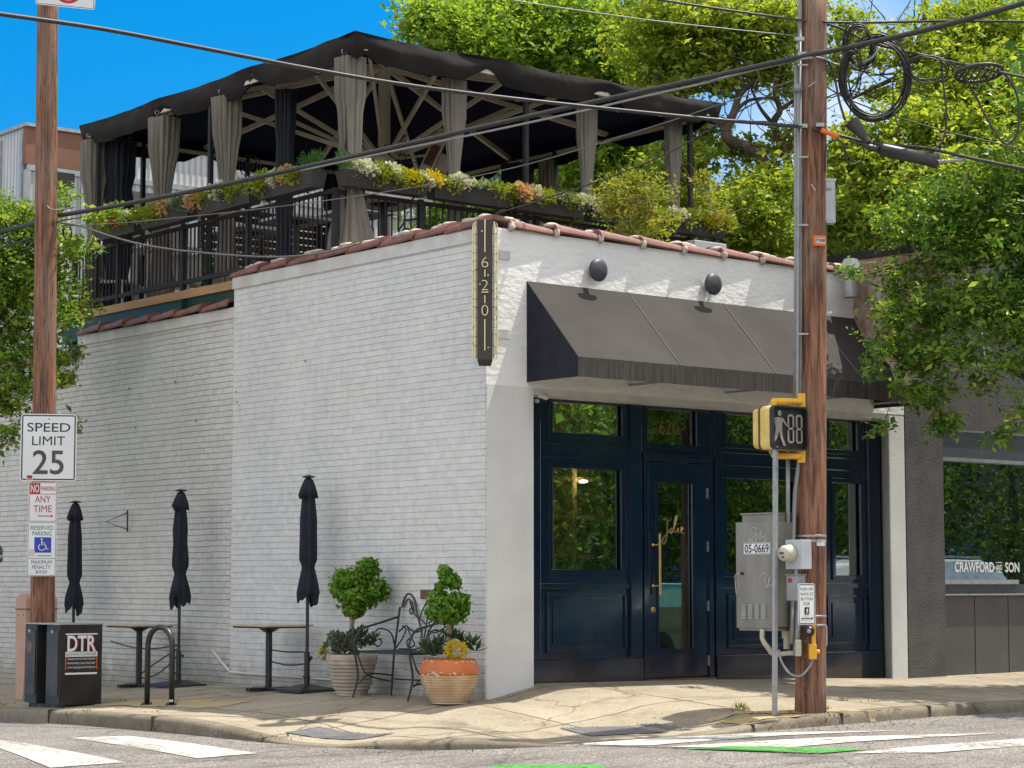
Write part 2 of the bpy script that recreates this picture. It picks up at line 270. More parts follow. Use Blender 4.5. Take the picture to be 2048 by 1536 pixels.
def concrete(n, c1, c2, joints=True, rot=0):
    m, N, L, B = newmat(n); v = coords(N, L); 
    c = ramp(N, L, ntex(N, L, v, .9, 7, .6), [(.32, c1), (.68, c2)])
    sp = ramp(N, L, ntex(N, L, v, 42, 5, .8), [(.34, (.6, .59, .56)), (.55, (1, 1, 1))])
    c = mixc(N, L, 1.0, c, sp, 'MULTIPLY')
    gm = ramp(N, L, ntex(N, L, v, 13, 1), [(.745, (1, 1, 1)), (.76, (.35, .33, .3))]); c = mixc(N, L, 1.0, c, gm, 'MULTIPLY')
    vo = N.new('ShaderNodeTexVoronoi'); vo.feature = 'DISTANCE_TO_EDGE'; vo.inputs['Scale'].default_value = .42; wv = N.new('ShaderNodeTexNoise'); wv.inputs['Scale'].default_value = 2.5; wv.inputs['Detail'].default_value = 5; L.new(v, wv.inputs['Vector'])
    wa = N.new('ShaderNodeVectorMath'); wa.operation = 'MULTIPLY_ADD'; wa.inputs[1].default_value = (.5, .5, 0); L.new(wv.outputs['Color'], wa.inputs[0]); L.new(v, wa.inputs[2]); L.new(wa.outputs[0], vo.inputs['Vector'])
    c = mixc(N, L, 1.0, c, ramp(N, L, vo.outputs['Distance'], [(.0, (.4, .36, .3)), (.006, (1, 1, 1))]), 'MULTIPLY')
    st = ramp(N, L, ntex(N, L, v, 2.3, 8, .72), [(.5, (1, 1, 1)), (.68, (.66, .62, .55))])
    c = mixc(N, L, 1.0, c, st, 'MULTIPLY')
    if joints:
        bt = N.new('ShaderNodeTexBrick'); bt.offset = 0; bt.inputs['Scale'].default_value = 1; bt.inputs['Mortar Size'].default_value = .014
        bt.inputs['Brick Width'].default_value = 1.52; bt.inputs['Row Height'].default_value = 1.52; bt.inputs['Mortar Smooth'].default_value = .3
        bt.inputs['Color1'].default_value = (1, 1, 1, 1); bt.inputs['Color2'].default_value = (.92, .91, .9, 1); bt.inputs['Mortar'].default_value = (.28, .25, .22, 1)
        w = N.new('ShaderNodeTexNoise'); w.inputs['Scale'].default_value = 2; L.new(v, w.inputs['Vector'])
        ad = N.new('ShaderNodeVectorMath'); ad.operation = 'MULTIPLY_ADD'; ad.inputs[1].default_value = (.04, .04, 0); ad.inputs[2].default_value = (.35, .1, 0)
        sc = N.new('ShaderNodeVectorMath'); sc.operation = 'ADD'; L.new(w.outputs['Color'], ad.inputs[0]); L.new(ad.outputs[0], sc.inputs[0]); L.new(v, sc.inputs[1])
        L.new(sc.outputs[0], bt.inputs['Vector'])
        c = mixc(N, L, 1.0, c, bt.outputs['Color'], 'MULTIPLY')
    L.new(c, B.inputs['Base Color']); B.inputs['Roughness'].default_value = .85
    bump(N, L, B, ntex(N, L, v, 45, 5), .3, .01); return m
M['concrete'] = concrete('sidewalk_concrete', (.4, .35, .26, 1), (.29, .25, .185, 1))
M['joint'] = mat('dark_joint', (.07, .06, .045, 1), None, .95)
M['kerb'] = concrete('kerb_concrete', (.27, .235, .17, 1), (.13, .11, .08, 1), False)
M['verge'] = mat('worn_verge', (.4, .33, .2, 1), (.42, .3, .12, 1), .95, scale=3, bmp=.9, bscale=40, bdist=.02, detail=9, lo=.42, hi=.56)
M['paint'] = mat('road_paint', (.56, .55, .5, 1), (.36, .34, .31, 1), .7, scale=7, lo=.45, hi=.75)
def worn(n, c1, c2, lo, hi):
    m, N, L, B = newmat(n); v = coords(N, L); L.new(ramp(N, L, ntex(N, L, v, 4, 5), [(.4, c1), (.65, c2)]), B.inputs['Base Color']); B.inputs['Roughness'].default_value = .7
    a = ntex(N, L, v, 16, 8, .8); b = ntex(N, L, coords(N, L, (1, .3, 1), (0, 0, .6)), 2.2, 5); q = N.new('ShaderNodeMath'); q.operation = 'MULTIPLY_ADD'; q.inputs[1].default_value = .6; L.new(b, q.inputs[0]); L.new(a, q.inputs[2])
    L.new(ramp(N, L, q.outputs[0], [(lo, (1, 1, 1)), (hi, (.25, .25, .25))]), B.inputs['Alpha']); return m
M['paint'] = worn('road_paint', (.56, .55, .5, 1), (.42, .4, .36, 1), .8, .93)
M['greenpaint'] = worn('green_lane_paint', (.06, .3, .045, 1), (.045, .2, .035, 1), .83, .94)
M['tactile'] = mat('grey_tactile', (.17, .175, .18, 1), (.13, .13, .135, 1), .6, scale=9)
M['earth'] = mat('earth', (.16, .13, .08, 1), (.08, .09, .04, 1), .95, scale=.6)
M['poly'] = mat('corrugated_polycarbonate', (.5, .52, .52, 1), (.4, .43, .44, 1), .4, scale=.6)
M['brownside'] = mat('brown_siding', (.26, .12, .075, 1), (.18, .085, .055, 1), .7, scale=2, stretch=(.3, .3, 1))
M['frame_grey'] = mat('aluminium_frame', (.42, .45, .48, 1), None, .5, .3)
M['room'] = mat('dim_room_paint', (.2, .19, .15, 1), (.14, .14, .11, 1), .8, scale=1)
M['shelf'] = mat('pale_shelf', (.32, .27, .19, 1), (.26, .21, .15, 1), .6)
M['bottle'] = mat('bottle_glass', (.02, .05, .025, 1), (.12, .07, .02, 1), .15, scale=3)
M['potwhite'] = mat('pale_glaze', (.53, .48, .41, 1), (.38, .33, .27, 1), .5, scale=9, bmp=.2)
M['potcream'] = mat('cream_clay', (.6, .46, .3, 1), (.44, .28, .16, 1), .6, scale=8, lo=.4, hi=.72, bmp=.3)
M['potorange'] = mat('orange_glaze', (.55, .15, .035, 1), (.44, .11, .03, 1), .45, scale=6)
M['potchip'] = mat('worn_glaze_patch', (.62, .5, .36, 1), None, .6)
M['groove'] = mat('pot_groove', (.2, .13, .09, 1), None, .8)
def emis(n, c, s):
    m, N, L, B = newmat(n); B.inputs['Emission Color'].default_value = c; B.inputs['Emission Strength'].default_value = s; return m
M['bulb'] = emis('warm_bulb', (1, .6, .25, 1), 45)
M['leaf_oak'] = leafmat('oak_leaves', [(.15, .24, .03), (.26, .38, .04), (.38, .46, .06), (.5, .53, .1)], .55)
M['leaf_oak2'] = leafmat('far_oak_leaves', [(.1, .21, .03), (.19, .34, .04), (.3, .43, .05), (.42, .5, .09)], .55)
M['leaf_street'] = leafmat('street_tree_leaves', [(.06, .15, .03), (.11, .23, .035), (.2, .34, .05), (.42, .48, .09)], .48, .36)
M['leaf_left'] = leafmat('myrtle_leaves', [(.09, .19, .03), (.15, .28, .035), (.26, .39, .05), (.44, .48, .09)], .45, .42)
M['leaf_dark'] = leafmat('dark_leaves', [(.02, .06, .012), (.035, .1, .018), (.08, .16, .02), (.22, .32, .03)], .4)
M['leaf_shrub'] = leafmat('shrub_leaves', [(.2, .26, .03), (.32, .34, .05), (.45, .42, .06)], .45)
M['leaf_top'] = leafmat('topiary_leaves', [(.07, .18, .012), (.13, .27, .02), (.2, .36, .03)], .35, .45, 9)
M['leaf_trail'] = leafmat('trailing_leaves', [(.07, .11, .06), (.22, .28, .2), (.12, .08, .08)], .25, .5, 4)
M['leaf_sage'] = leafmat('sage_leaves', [(.06, .11, .06), (.1, .16, .09), (.14, .2, .12)], .25, .6, 4)
M['fl_yellow'] = leafmat('yellow_blooms', [(.6, .45, .01), (.72, .55, .02)], .3, .5, 6)
M['fl_green'] = leafmat('lime_foliage', [(.2, .27, .02), (.35, .4, .03)], .35, .5, 6)
M['fl_orange'] = leafmat('amber_foliage', [(.5, .24, .12), (.62, .4, .2), (.6, .46, .22)], .3, .5, 6)
M['fl_red'] = leafmat('russet_foliage', [(.3, .04, .03), (.45, .12, .06)], .3, .5, 6)
M['fl_white'] = leafmat('white_blooms', [(.5, .52, .42), (.75, .74, .7)], .3, .5, 6)
M['fl_silver'] = leafmat('silver_leaves', [(.18, .25, .16), (.34, .42, .3), (.5, .56, .45)], .3, .6, 6)
M['fl_fern'] = leafmat('juniper_tufts', [(.04, .12, .02), (.09, .22, .04)], .3, .6, 6)
M['grass'] = leafmat('grass_blades', [(.12, .2, .03), (.3, .33, .06), (.42, .38, .12)], .3, .6, 6)
M['carwhite'] = mat('silver_car_paint', (.62, .63, .64, 1), None, .2, coat=1)
M['cargreen'] = mat('green_car_paint', (.02, .13, .07, 1), None, .2, coat=1)
M['carglass'] = mat('car_glass', (.02, .03, .05, 1), None, .05)
M['tyre'] = mat('tyre', (.02, .02, .02, 1), None, .8)

# ------------------------------------------------------------ mesh builder
class MB:
    def __init__(s): s.v = []; s.f = []; s.m = []; s.mats = []; s.mi = 0
    def use(s, key):
        if key not in s.mats: s.mats.append(key)
        s.mi = s.mats.index(key); return s
    def add(s, vs, fs):
        o = len(s.v); s.v += [tuple(q) for q in vs]
        for f in fs: s.f.append(tuple(i + o for i in f)); s.m.append(s.mi)
        return s
    def obox(s, c, ax, ay, az, hx, hy, hz):
        c = Vector(c); ax = Vector(ax) * hx; ay = Vector(ay) * hy; az = Vector(az) * hz
        vs = [c + ax * i + ay * j + az * k for k in (-1, 1) for j in (-1, 1) for i in (-1, 1)]
        return s.add(vs, [(0, 2, 3, 1), (4, 5, 7, 6), (0, 1, 5, 4), (2, 6, 7, 3), (0, 4, 6, 2), (1, 3, 7, 5)])
    def box(s, x0, x1, y0, y1, z0, z1):
        return s.obox(((x0 + x1) / 2, (y0 + y1) / 2, (z0 + z1) / 2), (1, 0, 0), (0, 1, 0), (0, 0, 1), (x1 - x0) / 2, (y1 - y0) / 2, (z1 - z0) / 2)
    def bar(s, a, b, w, t=None, upv=(0, 0, 1)):
        a = Vector(a); b = Vector(b); d = (b - a); l = d.length; d.normalize(); u = Vector(upv)
        if abs(d.dot(u)) > .98: u = Vector((1, 0, 0))
        x = d.cross(u).normalized(); y = x.cross(d).normalized()
        return s.obox((a + b) / 2, d, x, y, l / 2, w / 2, (t or w) / 2)
    def tube(s, pts, r, n=8, cap=True, closed=False):
        pts = [Vector(p) for p in pts]; k = len(pts); vs = []; fs = []; ref = Vector((.13, .37, .92))
        prevx = None
        for i, p in enumerate(pts):
            if closed: d = pts[(i + 1) % k] - pts[i - 1]
            else: d = pts[min(i + 1, k - 1)] - pts[max(i - 1, 0)]
            d.normalize()
            if prevx is None: x = d.cross(ref).normalized()
            else: x = (prevx - d * prevx.dot(d)).normalized()
            prevx = x; y = d.cross(x); rr = r[i] if isinstance(r, (list, tuple)) else r
            for j in range(n):
                a = 2 * math.pi * j / n; vs.append(p + (x * math.cos(a) + y * math.sin(a)) * rr)
        for i in range(k if closed else k - 1):
            i2 = (i + 1) % k
            for j in range(n): fs.append((i * n + j, i * n + (j + 1) % n, i2 * n + (j + 1) % n, i2 * n + j))
        if cap and not closed: fs.append(tuple(reversed(range(n)))); fs.append(tuple(range((k - 1) * n, k * n)))
        return s.add(vs, fs)
    def cyl(s, a, b, r0, r1=None, n=16): return s.tube([a, b], [r0, r0 if r1 is None else r1], n)
    def lathe(s, c, prof, n=28, ax=(0, 0, 1)):
        c = Vector(c); az = Vector(ax).normalized(); t = Vector((1, 0, 0)) if abs(az.x) < .9 else Vector((0, 1, 0)); x = az.cross(t).normalized(); y = az.cross(x)
        vs = []; fs = []
        for r, z in prof:
            for j in range(n):
                a = 2 * math.pi * j / n; vs.append(c + x * math.cos(a) * r + y * math.sin(a) * r + az * z)
        for i in range(len(prof) - 1):
            for j in range(n): fs.append((i * n + j, i * n + (j + 1) % n, (i + 1) * n + (j + 1) % n, (i + 1) * n + j))
        fs.append(tuple(reversed(range(n)))); fs.append(tuple(range((len(prof) - 1) * n, len(prof) * n)))
        return s.add(vs, fs)
    def prism(s, poly, off):
        off = Vector(off); n = len(poly); a = [Vector(p) for p in poly]; vs = a + [p + off for p in a]
        return s.add(vs, [tuple(reversed(range(n))), tuple(range(n, 2 * n))] + [(i, (i + 1) % n, n + (i + 1) % n, n + i) for i in range(n)])
    def blob(s, c, rx, ry, rz, n=8, m=6, jit=.0):
        vs = []; fs = []
        for i in range(m + 1):
            th = math.pi * i / m
            for j in range(n):
                ph = 2 * math.pi * j / n; k = 1 + random.uniform(-jit, jit)
                vs.append((c[0] + rx * math.sin(th) * math.cos(ph) * k, c[1] + ry * math.sin(th) * math.sin(ph) * k, c[2] + rz * math.cos(th) * k))
        for i in range(m):
            for j in range(n): fs.append((i * n + j, (i + 1) * n + j, (i + 1) * n + (j + 1) % n, i * n + (j + 1) % n))
        return s.add(vs, fs)
    def leaf(s, p, d, nrm, l, w, fold=.25):
        d = Vector(d).normalized(); nrm = Vector(nrm); x = d.cross(nrm)
        if x.length < 1e-4: x = d.cross(Vector((.3, .5, .8)))
        x.normalize(); nn = x.cross(d); p = Vector(p)
        return s.add([p, p + d * l * .5 + x * w * .5 + nn * w * fold, p + d * l, p + d * l * .5 - x * w * .5 + nn * w * fold], [(0, 1, 2), (0, 2, 3)])
    def build(s, name, key=None, parent=None, smooth=False, bevel=0, auto=None):
        loc = parent['_w'] if parent is not None and '_w' in parent else (0, 0, 0)
        lv = Vector(loc)
        me = bpy.data.meshes.new(name); me.from_pydata([tuple(Vector(v) - lv) for v in s.v], [], s.f)
        keys = s.mats if s.mats else [key]
        for k in keys: me.materials.append(M[k])
        if s.mats: me.polygons.foreach_set('material_index', s.m)
        if smooth: me.polygons.foreach_set('use_smooth', [True] * len(me.polygons))
        me.update()
        o = bpy.data.objects.new(name, me); COL.objects.link(o)
        if parent is not None: o.parent = parent
        if bevel:
            b = o.modifiers.new('bevel', 'BEVEL'); b.width = bevel; b.segments = 2; b.limit_method = 'ANGLE'
        if auto: 
            me.polygons.foreach_set('use_smooth', [True] * len(me.polygons))
            try: me.set_sharp_from_angle(angle=R(auto))
            except Exception: pass
        o['_w'] = list(loc)
        return o
def tag(o, label, cat, group=None):
    o['label'] = label; o['category'] = cat
    if group: o['group'] = group
    return o
def thing(name, loc, label, cat, group=None, rz=0):
    o = bpy.data.objects.new(name, None); COL.objects.link(o); o.location = loc; o.empty_display_size = .2; o.rotation_euler.z = rz
    o['_w'] = list(loc); return tag(o, label, cat, group)
def copy_tree(o, parent=None):
    c = o.copy(); COL.objects.link(c); c.parent = parent
    for ch in list(o.children): copy_tree(ch, c)
    return c
def struct(o): o['kind'] = 'structure'; return o
def text(body, name, key, c, rv, uv, w, h, parent=None, depth=.0015, bold=0.0, fill=True, shear=0):
    cu = bpy.data.curves.new('t', 'FONT'); cu.body = body; cu.size = 1; cu.offset = bold; cu.resolution_u = 4; cu.shear = shear
    ob = bpy.data.objects.new('t', cu); COL.objects.link(ob)
    bpy.context.view_layer.update(); dg = bpy.context.evaluated_depsgraph_get()
    me = bpy.data.meshes.new_from_object(ob.evaluated_get(dg)); bpy.data.objects.remove(ob)
    xs = [v.co.x for v in me.vertices]; ys = [v.co.y for v in me.vertices]
    x0, x1, y0, y1 = min(xs), max(xs), min(ys), max(ys)
    c = Vector(c); rv = Vector(rv).normalized(); uv = Vector(uv).normalized(); nv = rv.cross(uv)
    mb = MB(); vs = [c + rv * (((v.co.x - x0) / (x1 - x0) - .5) * w) + uv * (((v.co.y - y0) / (y1 - y0) - .5) * h) for v in me.vertices]
    mb.add([v + nv * depth for v in vs], [tuple(p.vertices) for p in me.polygons])
    bpy.data.meshes.remove(me)
    return mb.build(name, key, parent)
def rrect(c, rv, uv, w, h, r, n=5):
    c = Vector(c); rv = Vector(rv).normalized(); uv = Vector(uv).normalized(); out = []
    for sx, sy, a0 in ((1, 1, 0), (-1, 1, 90), (-1, -1, 180), (1, -1, 270)):
        for i in range(n + 1):
            a = R(a0 + 90 * i / n); out.append(c + rv * (sx * (w / 2 - r) + r * math.cos(a)) + uv * (sy * (h / 2 - r) + r * math.sin(a)))
    return out
def ring(c, rv, uv, w, h, r, t, inset, off, name, key, parent):
    rv = Vector(rv).normalized(); uv = Vector(uv).normalized(); nv = rv.cross(uv)
    a = rrect(Vector(c) + nv * off, rv, uv, w - 2 * inset, h - 2 * inset, max(.004, r - inset)); b = rrect(Vector(c) + nv * off, rv, uv, w - 2 * inset - 2 * t, h - 2 * inset - 2 * t, max(.003, r - inset - t))
    n = len(a); mb = MB(); mb.add(a + b, [(i, (i + 1) % n, n + (i + 1) % n, n + i) for i in range(n)])
    return mb.build(name, key, parent)
def plate(c, rv, uv, w, h, r, name, key, parent=None, th=.004):
    rv = Vector(rv).normalized(); uv = Vector(uv).normalized(); nv = rv.cross(uv)
    mb = MB(); mb.prism(rrect(Vector(c), rv, uv, w, h, r), -nv * th); return mb.build(name, key, parent)
def smooth_pts(pts, n=6):
    pts = [Vector(p) for p in pts]; out = []
    for i in range(len(pts) - 1):
        p0 = pts[max(i - 1, 0)]; p1 = pts[i]; p2 = pts[i + 1]; p3 = pts[min(i + 2, len(pts) - 1)]
        for k in range(n):
            t = k / n; out.append(.5 * ((2 * p1) + (p2 - p0) * t + (2 * p0 - 5 * p1 + 4 * p2 - p3) * t * t + (3 * p1 - p0 - 3 * p2 + p3) * t ** 3))
    out.append(pts[-1]); return out

# ------------------------------------------------------------ ground
ZIN_L = [(0, 0), (3, -.01), (4.6, -.03), (8, -.14), (10.5, -.23), (30, -.8)]
ZIN_F = [(0, 0), (.6, .12), (.9, .13), (3.3, .10), (6.3, .035), (8.5, .05), (40, .3)]
ZR_L = [(0, -.28), (1.1, -.28), (3.4, -.30), (5.1, -.35), (14, -.6), (40, -1.4)]
ZR_C = [(0, -.28), (24, -.30), (40, -.30), (55, -.28), (75, -.24), (90, -.20)]
ZR_F = [(0, -.20), (.5, -.18), (1.5, -.165), (3, -.14), (4.5, -.145), (10, -.1), (40, .15)]
KH_L = [(0, .06), (.6, .11), (1.1, .14), (40, .14)]
KH_C = [(0, .06), (10, .012), (20, .012), (30, .07), (45, .09), (56, .05), (64, .01), (90, .01)]
KH_F = [(0, .01), (.35, .015), (.8, .08), (1.3, .1), (40, .11)]
RC = [(0, 2.75), (24, 2.62), (40, 2.62), (55, 2.64), (75, 2.8), (90, 3.0)]
YC = [(0, 3.0), (.6, 3.1), (1.5, 3.12), (60, 3.12)]
def side(x, y):
    if y >= 0 and x <= 0: return 'L', y, -x, 2.75
    if x >= 0: return 'F', x, -y, terp(x, YC)
    th = math.degrees(math.atan2(-y, -x)); return 'C', th, math.hypot(x, y), terp(th, RC)
def gz(x, y):
    k, u, d, dc = side(x, y)
    zi = {'L': lambda: terp(u, ZIN_L), 'F': lambda: terp(u, ZIN_F), 'C': lambda: 0.0}[k]()
    zr = terp(u, {'L': ZR_L, 'F': ZR_F, 'C': ZR_C}[k]); kh = terp(u, {'L': KH_L, 'F': KH_F, 'C': KH_C}[k])
    if d <= dc: return zi + (zr + kh - zi) * sm(d / dc) if k != 'F' else zi + (zr + kh - zi) * (d / dc)
    return rz_(zr, d - dc)
def rz_(zr, e): return zr + (-.42 - zr) * sm(e / 9)
def PG(px, py, off=0):
    d = ray(px, py); t = 14.0 / d.dot(HV); st = .02 / d.dot(HV)
    while True:
        p = CAM + d * t
        if p.z <= gz(p.x, p.y) + off or t * d.dot(HV) > 60: return p
        t += st
US = [('L', y) for y in (45, 30, 20, 15, 12, 10, 8.5, 7, 6, 5, 4, 3.2, 2.4, 1.8, 1.2, .8, .4, 0)] + [('C', t) for t in range(4, 90, 4)] + [('F', x) for x in (0, .3, .6, .9, 1.2, 1.6, 2.2, 3, 4, 5, 6.3, 8, 10, 13, 18, 25, 40, 60)]
def upt(k, u, d):
    if k == 'L': return (-d, u)
    if k == 'F': return (u, -d)
    return (-d * math.cos(R(u)), -d * math.sin(R(u)))
def dcurb(k, u): return 2.75 if k == 'L' else terp(u, YC) if k == 'F' else terp(u, RC)
g = MB()
NV = 10
for k, u in US:
    dc = dcurb(k, u) - .15
    for j in range(NV + 1):
        x, y = upt(k, u, dc * j / NV - (.4 if j == 0 and k != 'C' else 0)); xx, yy = upt(k, u, dc * j / NV); g.v.append((x, y, gz(xx if j else xx, yy)))
for i in range(len(US) - 1):
    for j in range(NV): a = i * (NV + 1) + j; g.f.append((a, a + 1, a + NV + 2, a + NV + 1)); g.m.append(0)
struct(g.build('sidewalk', 'concrete', smooth=True))
g = MB()   # kerb: rounded nose from the paving edge down to the gutter
for k, u in US:
    dc = dcurb(k, u); zt = gz(*upt(k, u, dc - .15)); zb = terp(u, {'L': ZR_L, 'F': ZR_F, 'C': ZR_C}[k]); h = max(zt - zb, .0)
    wob = .012 * noise.noise(Vector((u * 1.3 if k != 'C' else u * .07, 3, 0)))
    for dd, zz in ((-.16, 0), (-.15, .003), (-.06, .0), (-.025, -.012 * min(1, h / .1)), (-.006, -.04 * min(1, h / .1)), (0, -h * .6), (.01, -h - .05)):
        x, y = upt(k, u, dc + dd + wob); g.v.append((x, y, zt + zz - (.02 if dd == -.16 else 0) + wob * .4))
for i in range(len(US) - 1):
    for j in range(6): a = i * 7 + j; g.f.append((a, a + 1, a + 8, a + 7)); g.m.append(0)
struct(g.build('kerb', 'kerb', smooth=True))
for k, u in (('L', 6.4), ('L', 3.9), ('L', 1.75), ('C', 4), ('F', .6), ('F', 1.75), ('F', 3.0), ('F', 5.0), ('F', 7.0)):
    dc = dcurb(k, u); g = MB(); zt = gz(*upt(k, u, dc - .15)); x0, y0 = upt(k, u, dc - .17); x1, y1 = upt(k, u, dc + .012); g.bar((x0, y0, zt - .07), (x1, y1, zt - .075), .009, .152); struct(g.build('kerb_joint', 'joint'))
g = MB()
DV = [0, .5, 1, 2, 3.5, 5, 7, 9, 12, 18, 26]
for k, u in US:
    dc = dcurb(k, u); zr = terp(u, {'L': ZR_L, 'F': ZR_F, 'C': ZR_C}[k])
    for d in DV: x, y = upt(k, u, dc + d - .02); g.v.append((x, y, rz_(zr, d)))
for i in range(len(US) - 1):
    for j in range(len(DV) - 1): a = i * len(DV) + j; g.f.append((a, a + 1, a + len(DV) + 1, a + len(DV))); g.m.append(0)
struct(g.build('road', 'asphalt', smooth=True))
g = MB(); g.add([(-600, -600, -1.5), (900, -600, -1.5), (900, 900, -1.5), (-600, 900, -1.5)], [(0, 1, 2, 3)]); struct(g.build('ground', 'earth'))
g = MB(); g.box(.2, 60, .2, 60, -1.4, -.4); struct(g.build('terrain', 'earth'))
g = MB(); g.box(2, 90, -60, -29.2, -1.4, -.25); struct(g.build('far_bank', 'earth'))
def patch(name, pix, key, off, sub=8, rag=0):
    sub = 24 if rag else sub
    P = [PG(*p) for p in pix]; g = MB(); n = sub
    for i in range(n + 1):
        for j in range(n + 1):
            a = P[0].lerp(P[1], i / n); b = P[3].lerp(P[2], i / n); p = a.lerp(b, j / n)
            if rag: q_ = noise.noise_vector(p * 3.1) * rag + noise.noise_vector(p * 11) * rag * .4; p = p + Vector((q_.x, q_.y, 0))
            g.v.append((p.x, p.y, gz(p.x, p.y) + off))
    for i in range(n):
        for j in range(n): a = i * (n + 1) + j; g.f.append((a, a + 1, a + n + 2, a + n + 1)); g.m.append(0)
    return g.build(name, key)
struct(patch('crosswalk_stripe', [(140, 1477), (258, 1473), (515, 1508), (395, 1518)], 'paint', .006))
struct(patch('crosswalk_stripe', [(-60, 1478), (25, 1484), (250, 1526), (100, 1537)], 'paint', .006))
struct(patch('road_marking', [(1120, 1493), (1500, 1468), (1800, 1462), (1300, 1492)], 'paint', .006))
struct(patch('road_marking', [(1330, 1496), (1700, 1475), (2030, 1466), (1560, 1498)], 'paint', .006))
struct(patch('road_marking', [(1700, 1508), (2060, 1478), (2060, 1492), (1880, 1506)], 'paint', .006))
struct(patch('bike_lane_paint', [(1370, 1500), (1460, 1494), (1740, 1500), (1640, 1509)], 'greenpaint', .010))
struct(patch('bike_lane_paint', [(900, 1560), (1000, 1531), (1200, 1532), (1260, 1560)], 'greenpaint', .010))
struct(patch('verge', [(190, 1411), (300, 1400), (500, 1403), (430, 1419)], 'verge', .005, rag=.16))
struct(patch('verge', [(1410, 1446), (1440, 1424), (1720, 1421), (1770, 1431)], 'verge', .005, rag=.16))
struct(patch('verge', [(1480, 1452), (1440, 1444), (1620, 1432), (1640, 1440)], 'verge', .008, rag=.08))
for k, pix in enumerate([[(568, 1467), (636, 1455), (792, 1467), (700, 1481)], [(1118, 1458), (1312, 1449), (1388, 1461), (1182, 1474)]]):
    o = patch('tactile_paving', pix, 'tactile', .008)
    tag(o, ['grey tactile paving pad with raised bumps nearest the bike rack', 'grey tactile paving pad with raised bumps nearest the ribbed pole post'][k].replace('ribbed pole post', 'wooden utility pole'), 'tactile paving', 'grey tactile pads at the kerb ramps')
    P = [PG(*p) for p in pix]; g = MB(); n1, n2 = 22, 12
    for i in range(n1):
        for j in range(n2):
            a = P[0].lerp(P[1], (i + .5) / n1); b = P[3].lerp(P[2], (i + .5) / n1); p = a.lerp(b, (j + .5) / n2)
            z = gz(p.x, p.y) + .008; g.lathe((p.x, p.y, z), [(.012, 0), (.008, .006)], 6)
    g.build('raised_bumps', 'tactile', o)

# ------------------------------------------------------------ restaurant building
BLD = thing('restaurant_building', (0, 0, 0), 'white painted brick corner building with a navy wooden shop front', 'building')
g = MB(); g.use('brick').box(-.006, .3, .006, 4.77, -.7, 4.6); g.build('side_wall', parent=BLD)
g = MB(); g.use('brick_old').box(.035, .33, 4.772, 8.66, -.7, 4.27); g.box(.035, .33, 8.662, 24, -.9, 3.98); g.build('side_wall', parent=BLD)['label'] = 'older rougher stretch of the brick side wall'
g = MB(); g.box(-.022, .32, .004, 4.79, 4.601, 4.742); g.box(.012, .35, 4.792, 8.68, 4.27, 4.4); g.box(.012, .35, 8.682, 24, 3.98, 4.1); g.build('cornice', 'cornice', BLD, bevel=.006)
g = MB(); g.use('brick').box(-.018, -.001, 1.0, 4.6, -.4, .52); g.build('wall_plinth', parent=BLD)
g = MB(); g.use('stucco').box(.001, 6.36, 0, .29, 3.14, 4.745); g.build('front_wall', parent=BLD)
g = MB(); 
def pierm(x0, x1, n=14):
    vs = []
    for i in range(n + 1):
        z = -.5 + (3.14 + .5) * i / n; w = .006 * noise.noise(Vector((x0, 0, z * 2))); fl = .03 * max(0, 1 - (z - .05) / .25) if x0 > 3 else 0
        vs += [(x0 + w - fl * .3, 0 - fl * .2, z), (x1 + w + fl, 0 - fl * .2, z), (x1 + w + fl, .32, z), (x0 + w - fl * .3, .32, z)]
    fs = [(4 * i + a, 4 * i + (a + 1) % 4, 4 * i + 4 + (a + 1) % 4, 4 * i + 4 + a) for i in range(n) for a in range(4)]
    return vs, fs
g.add(*pierm(.012, .62)); g.build('pier', 'pier', BLD, auto=40)
g = MB(); g.prism([(6.33, .36, -.3), (6.075, .002, -.3), (6.37, .002, -.3), (6.37, .36, -.3)], (0, 0, 3.438)); g.build('pier', 'pier', BLD, bevel=.02)
g = MB(); g.box(.62, 6.15, .02, .29, 3.07, 3.138); g.build('lintel', 'trim_white', BLD)
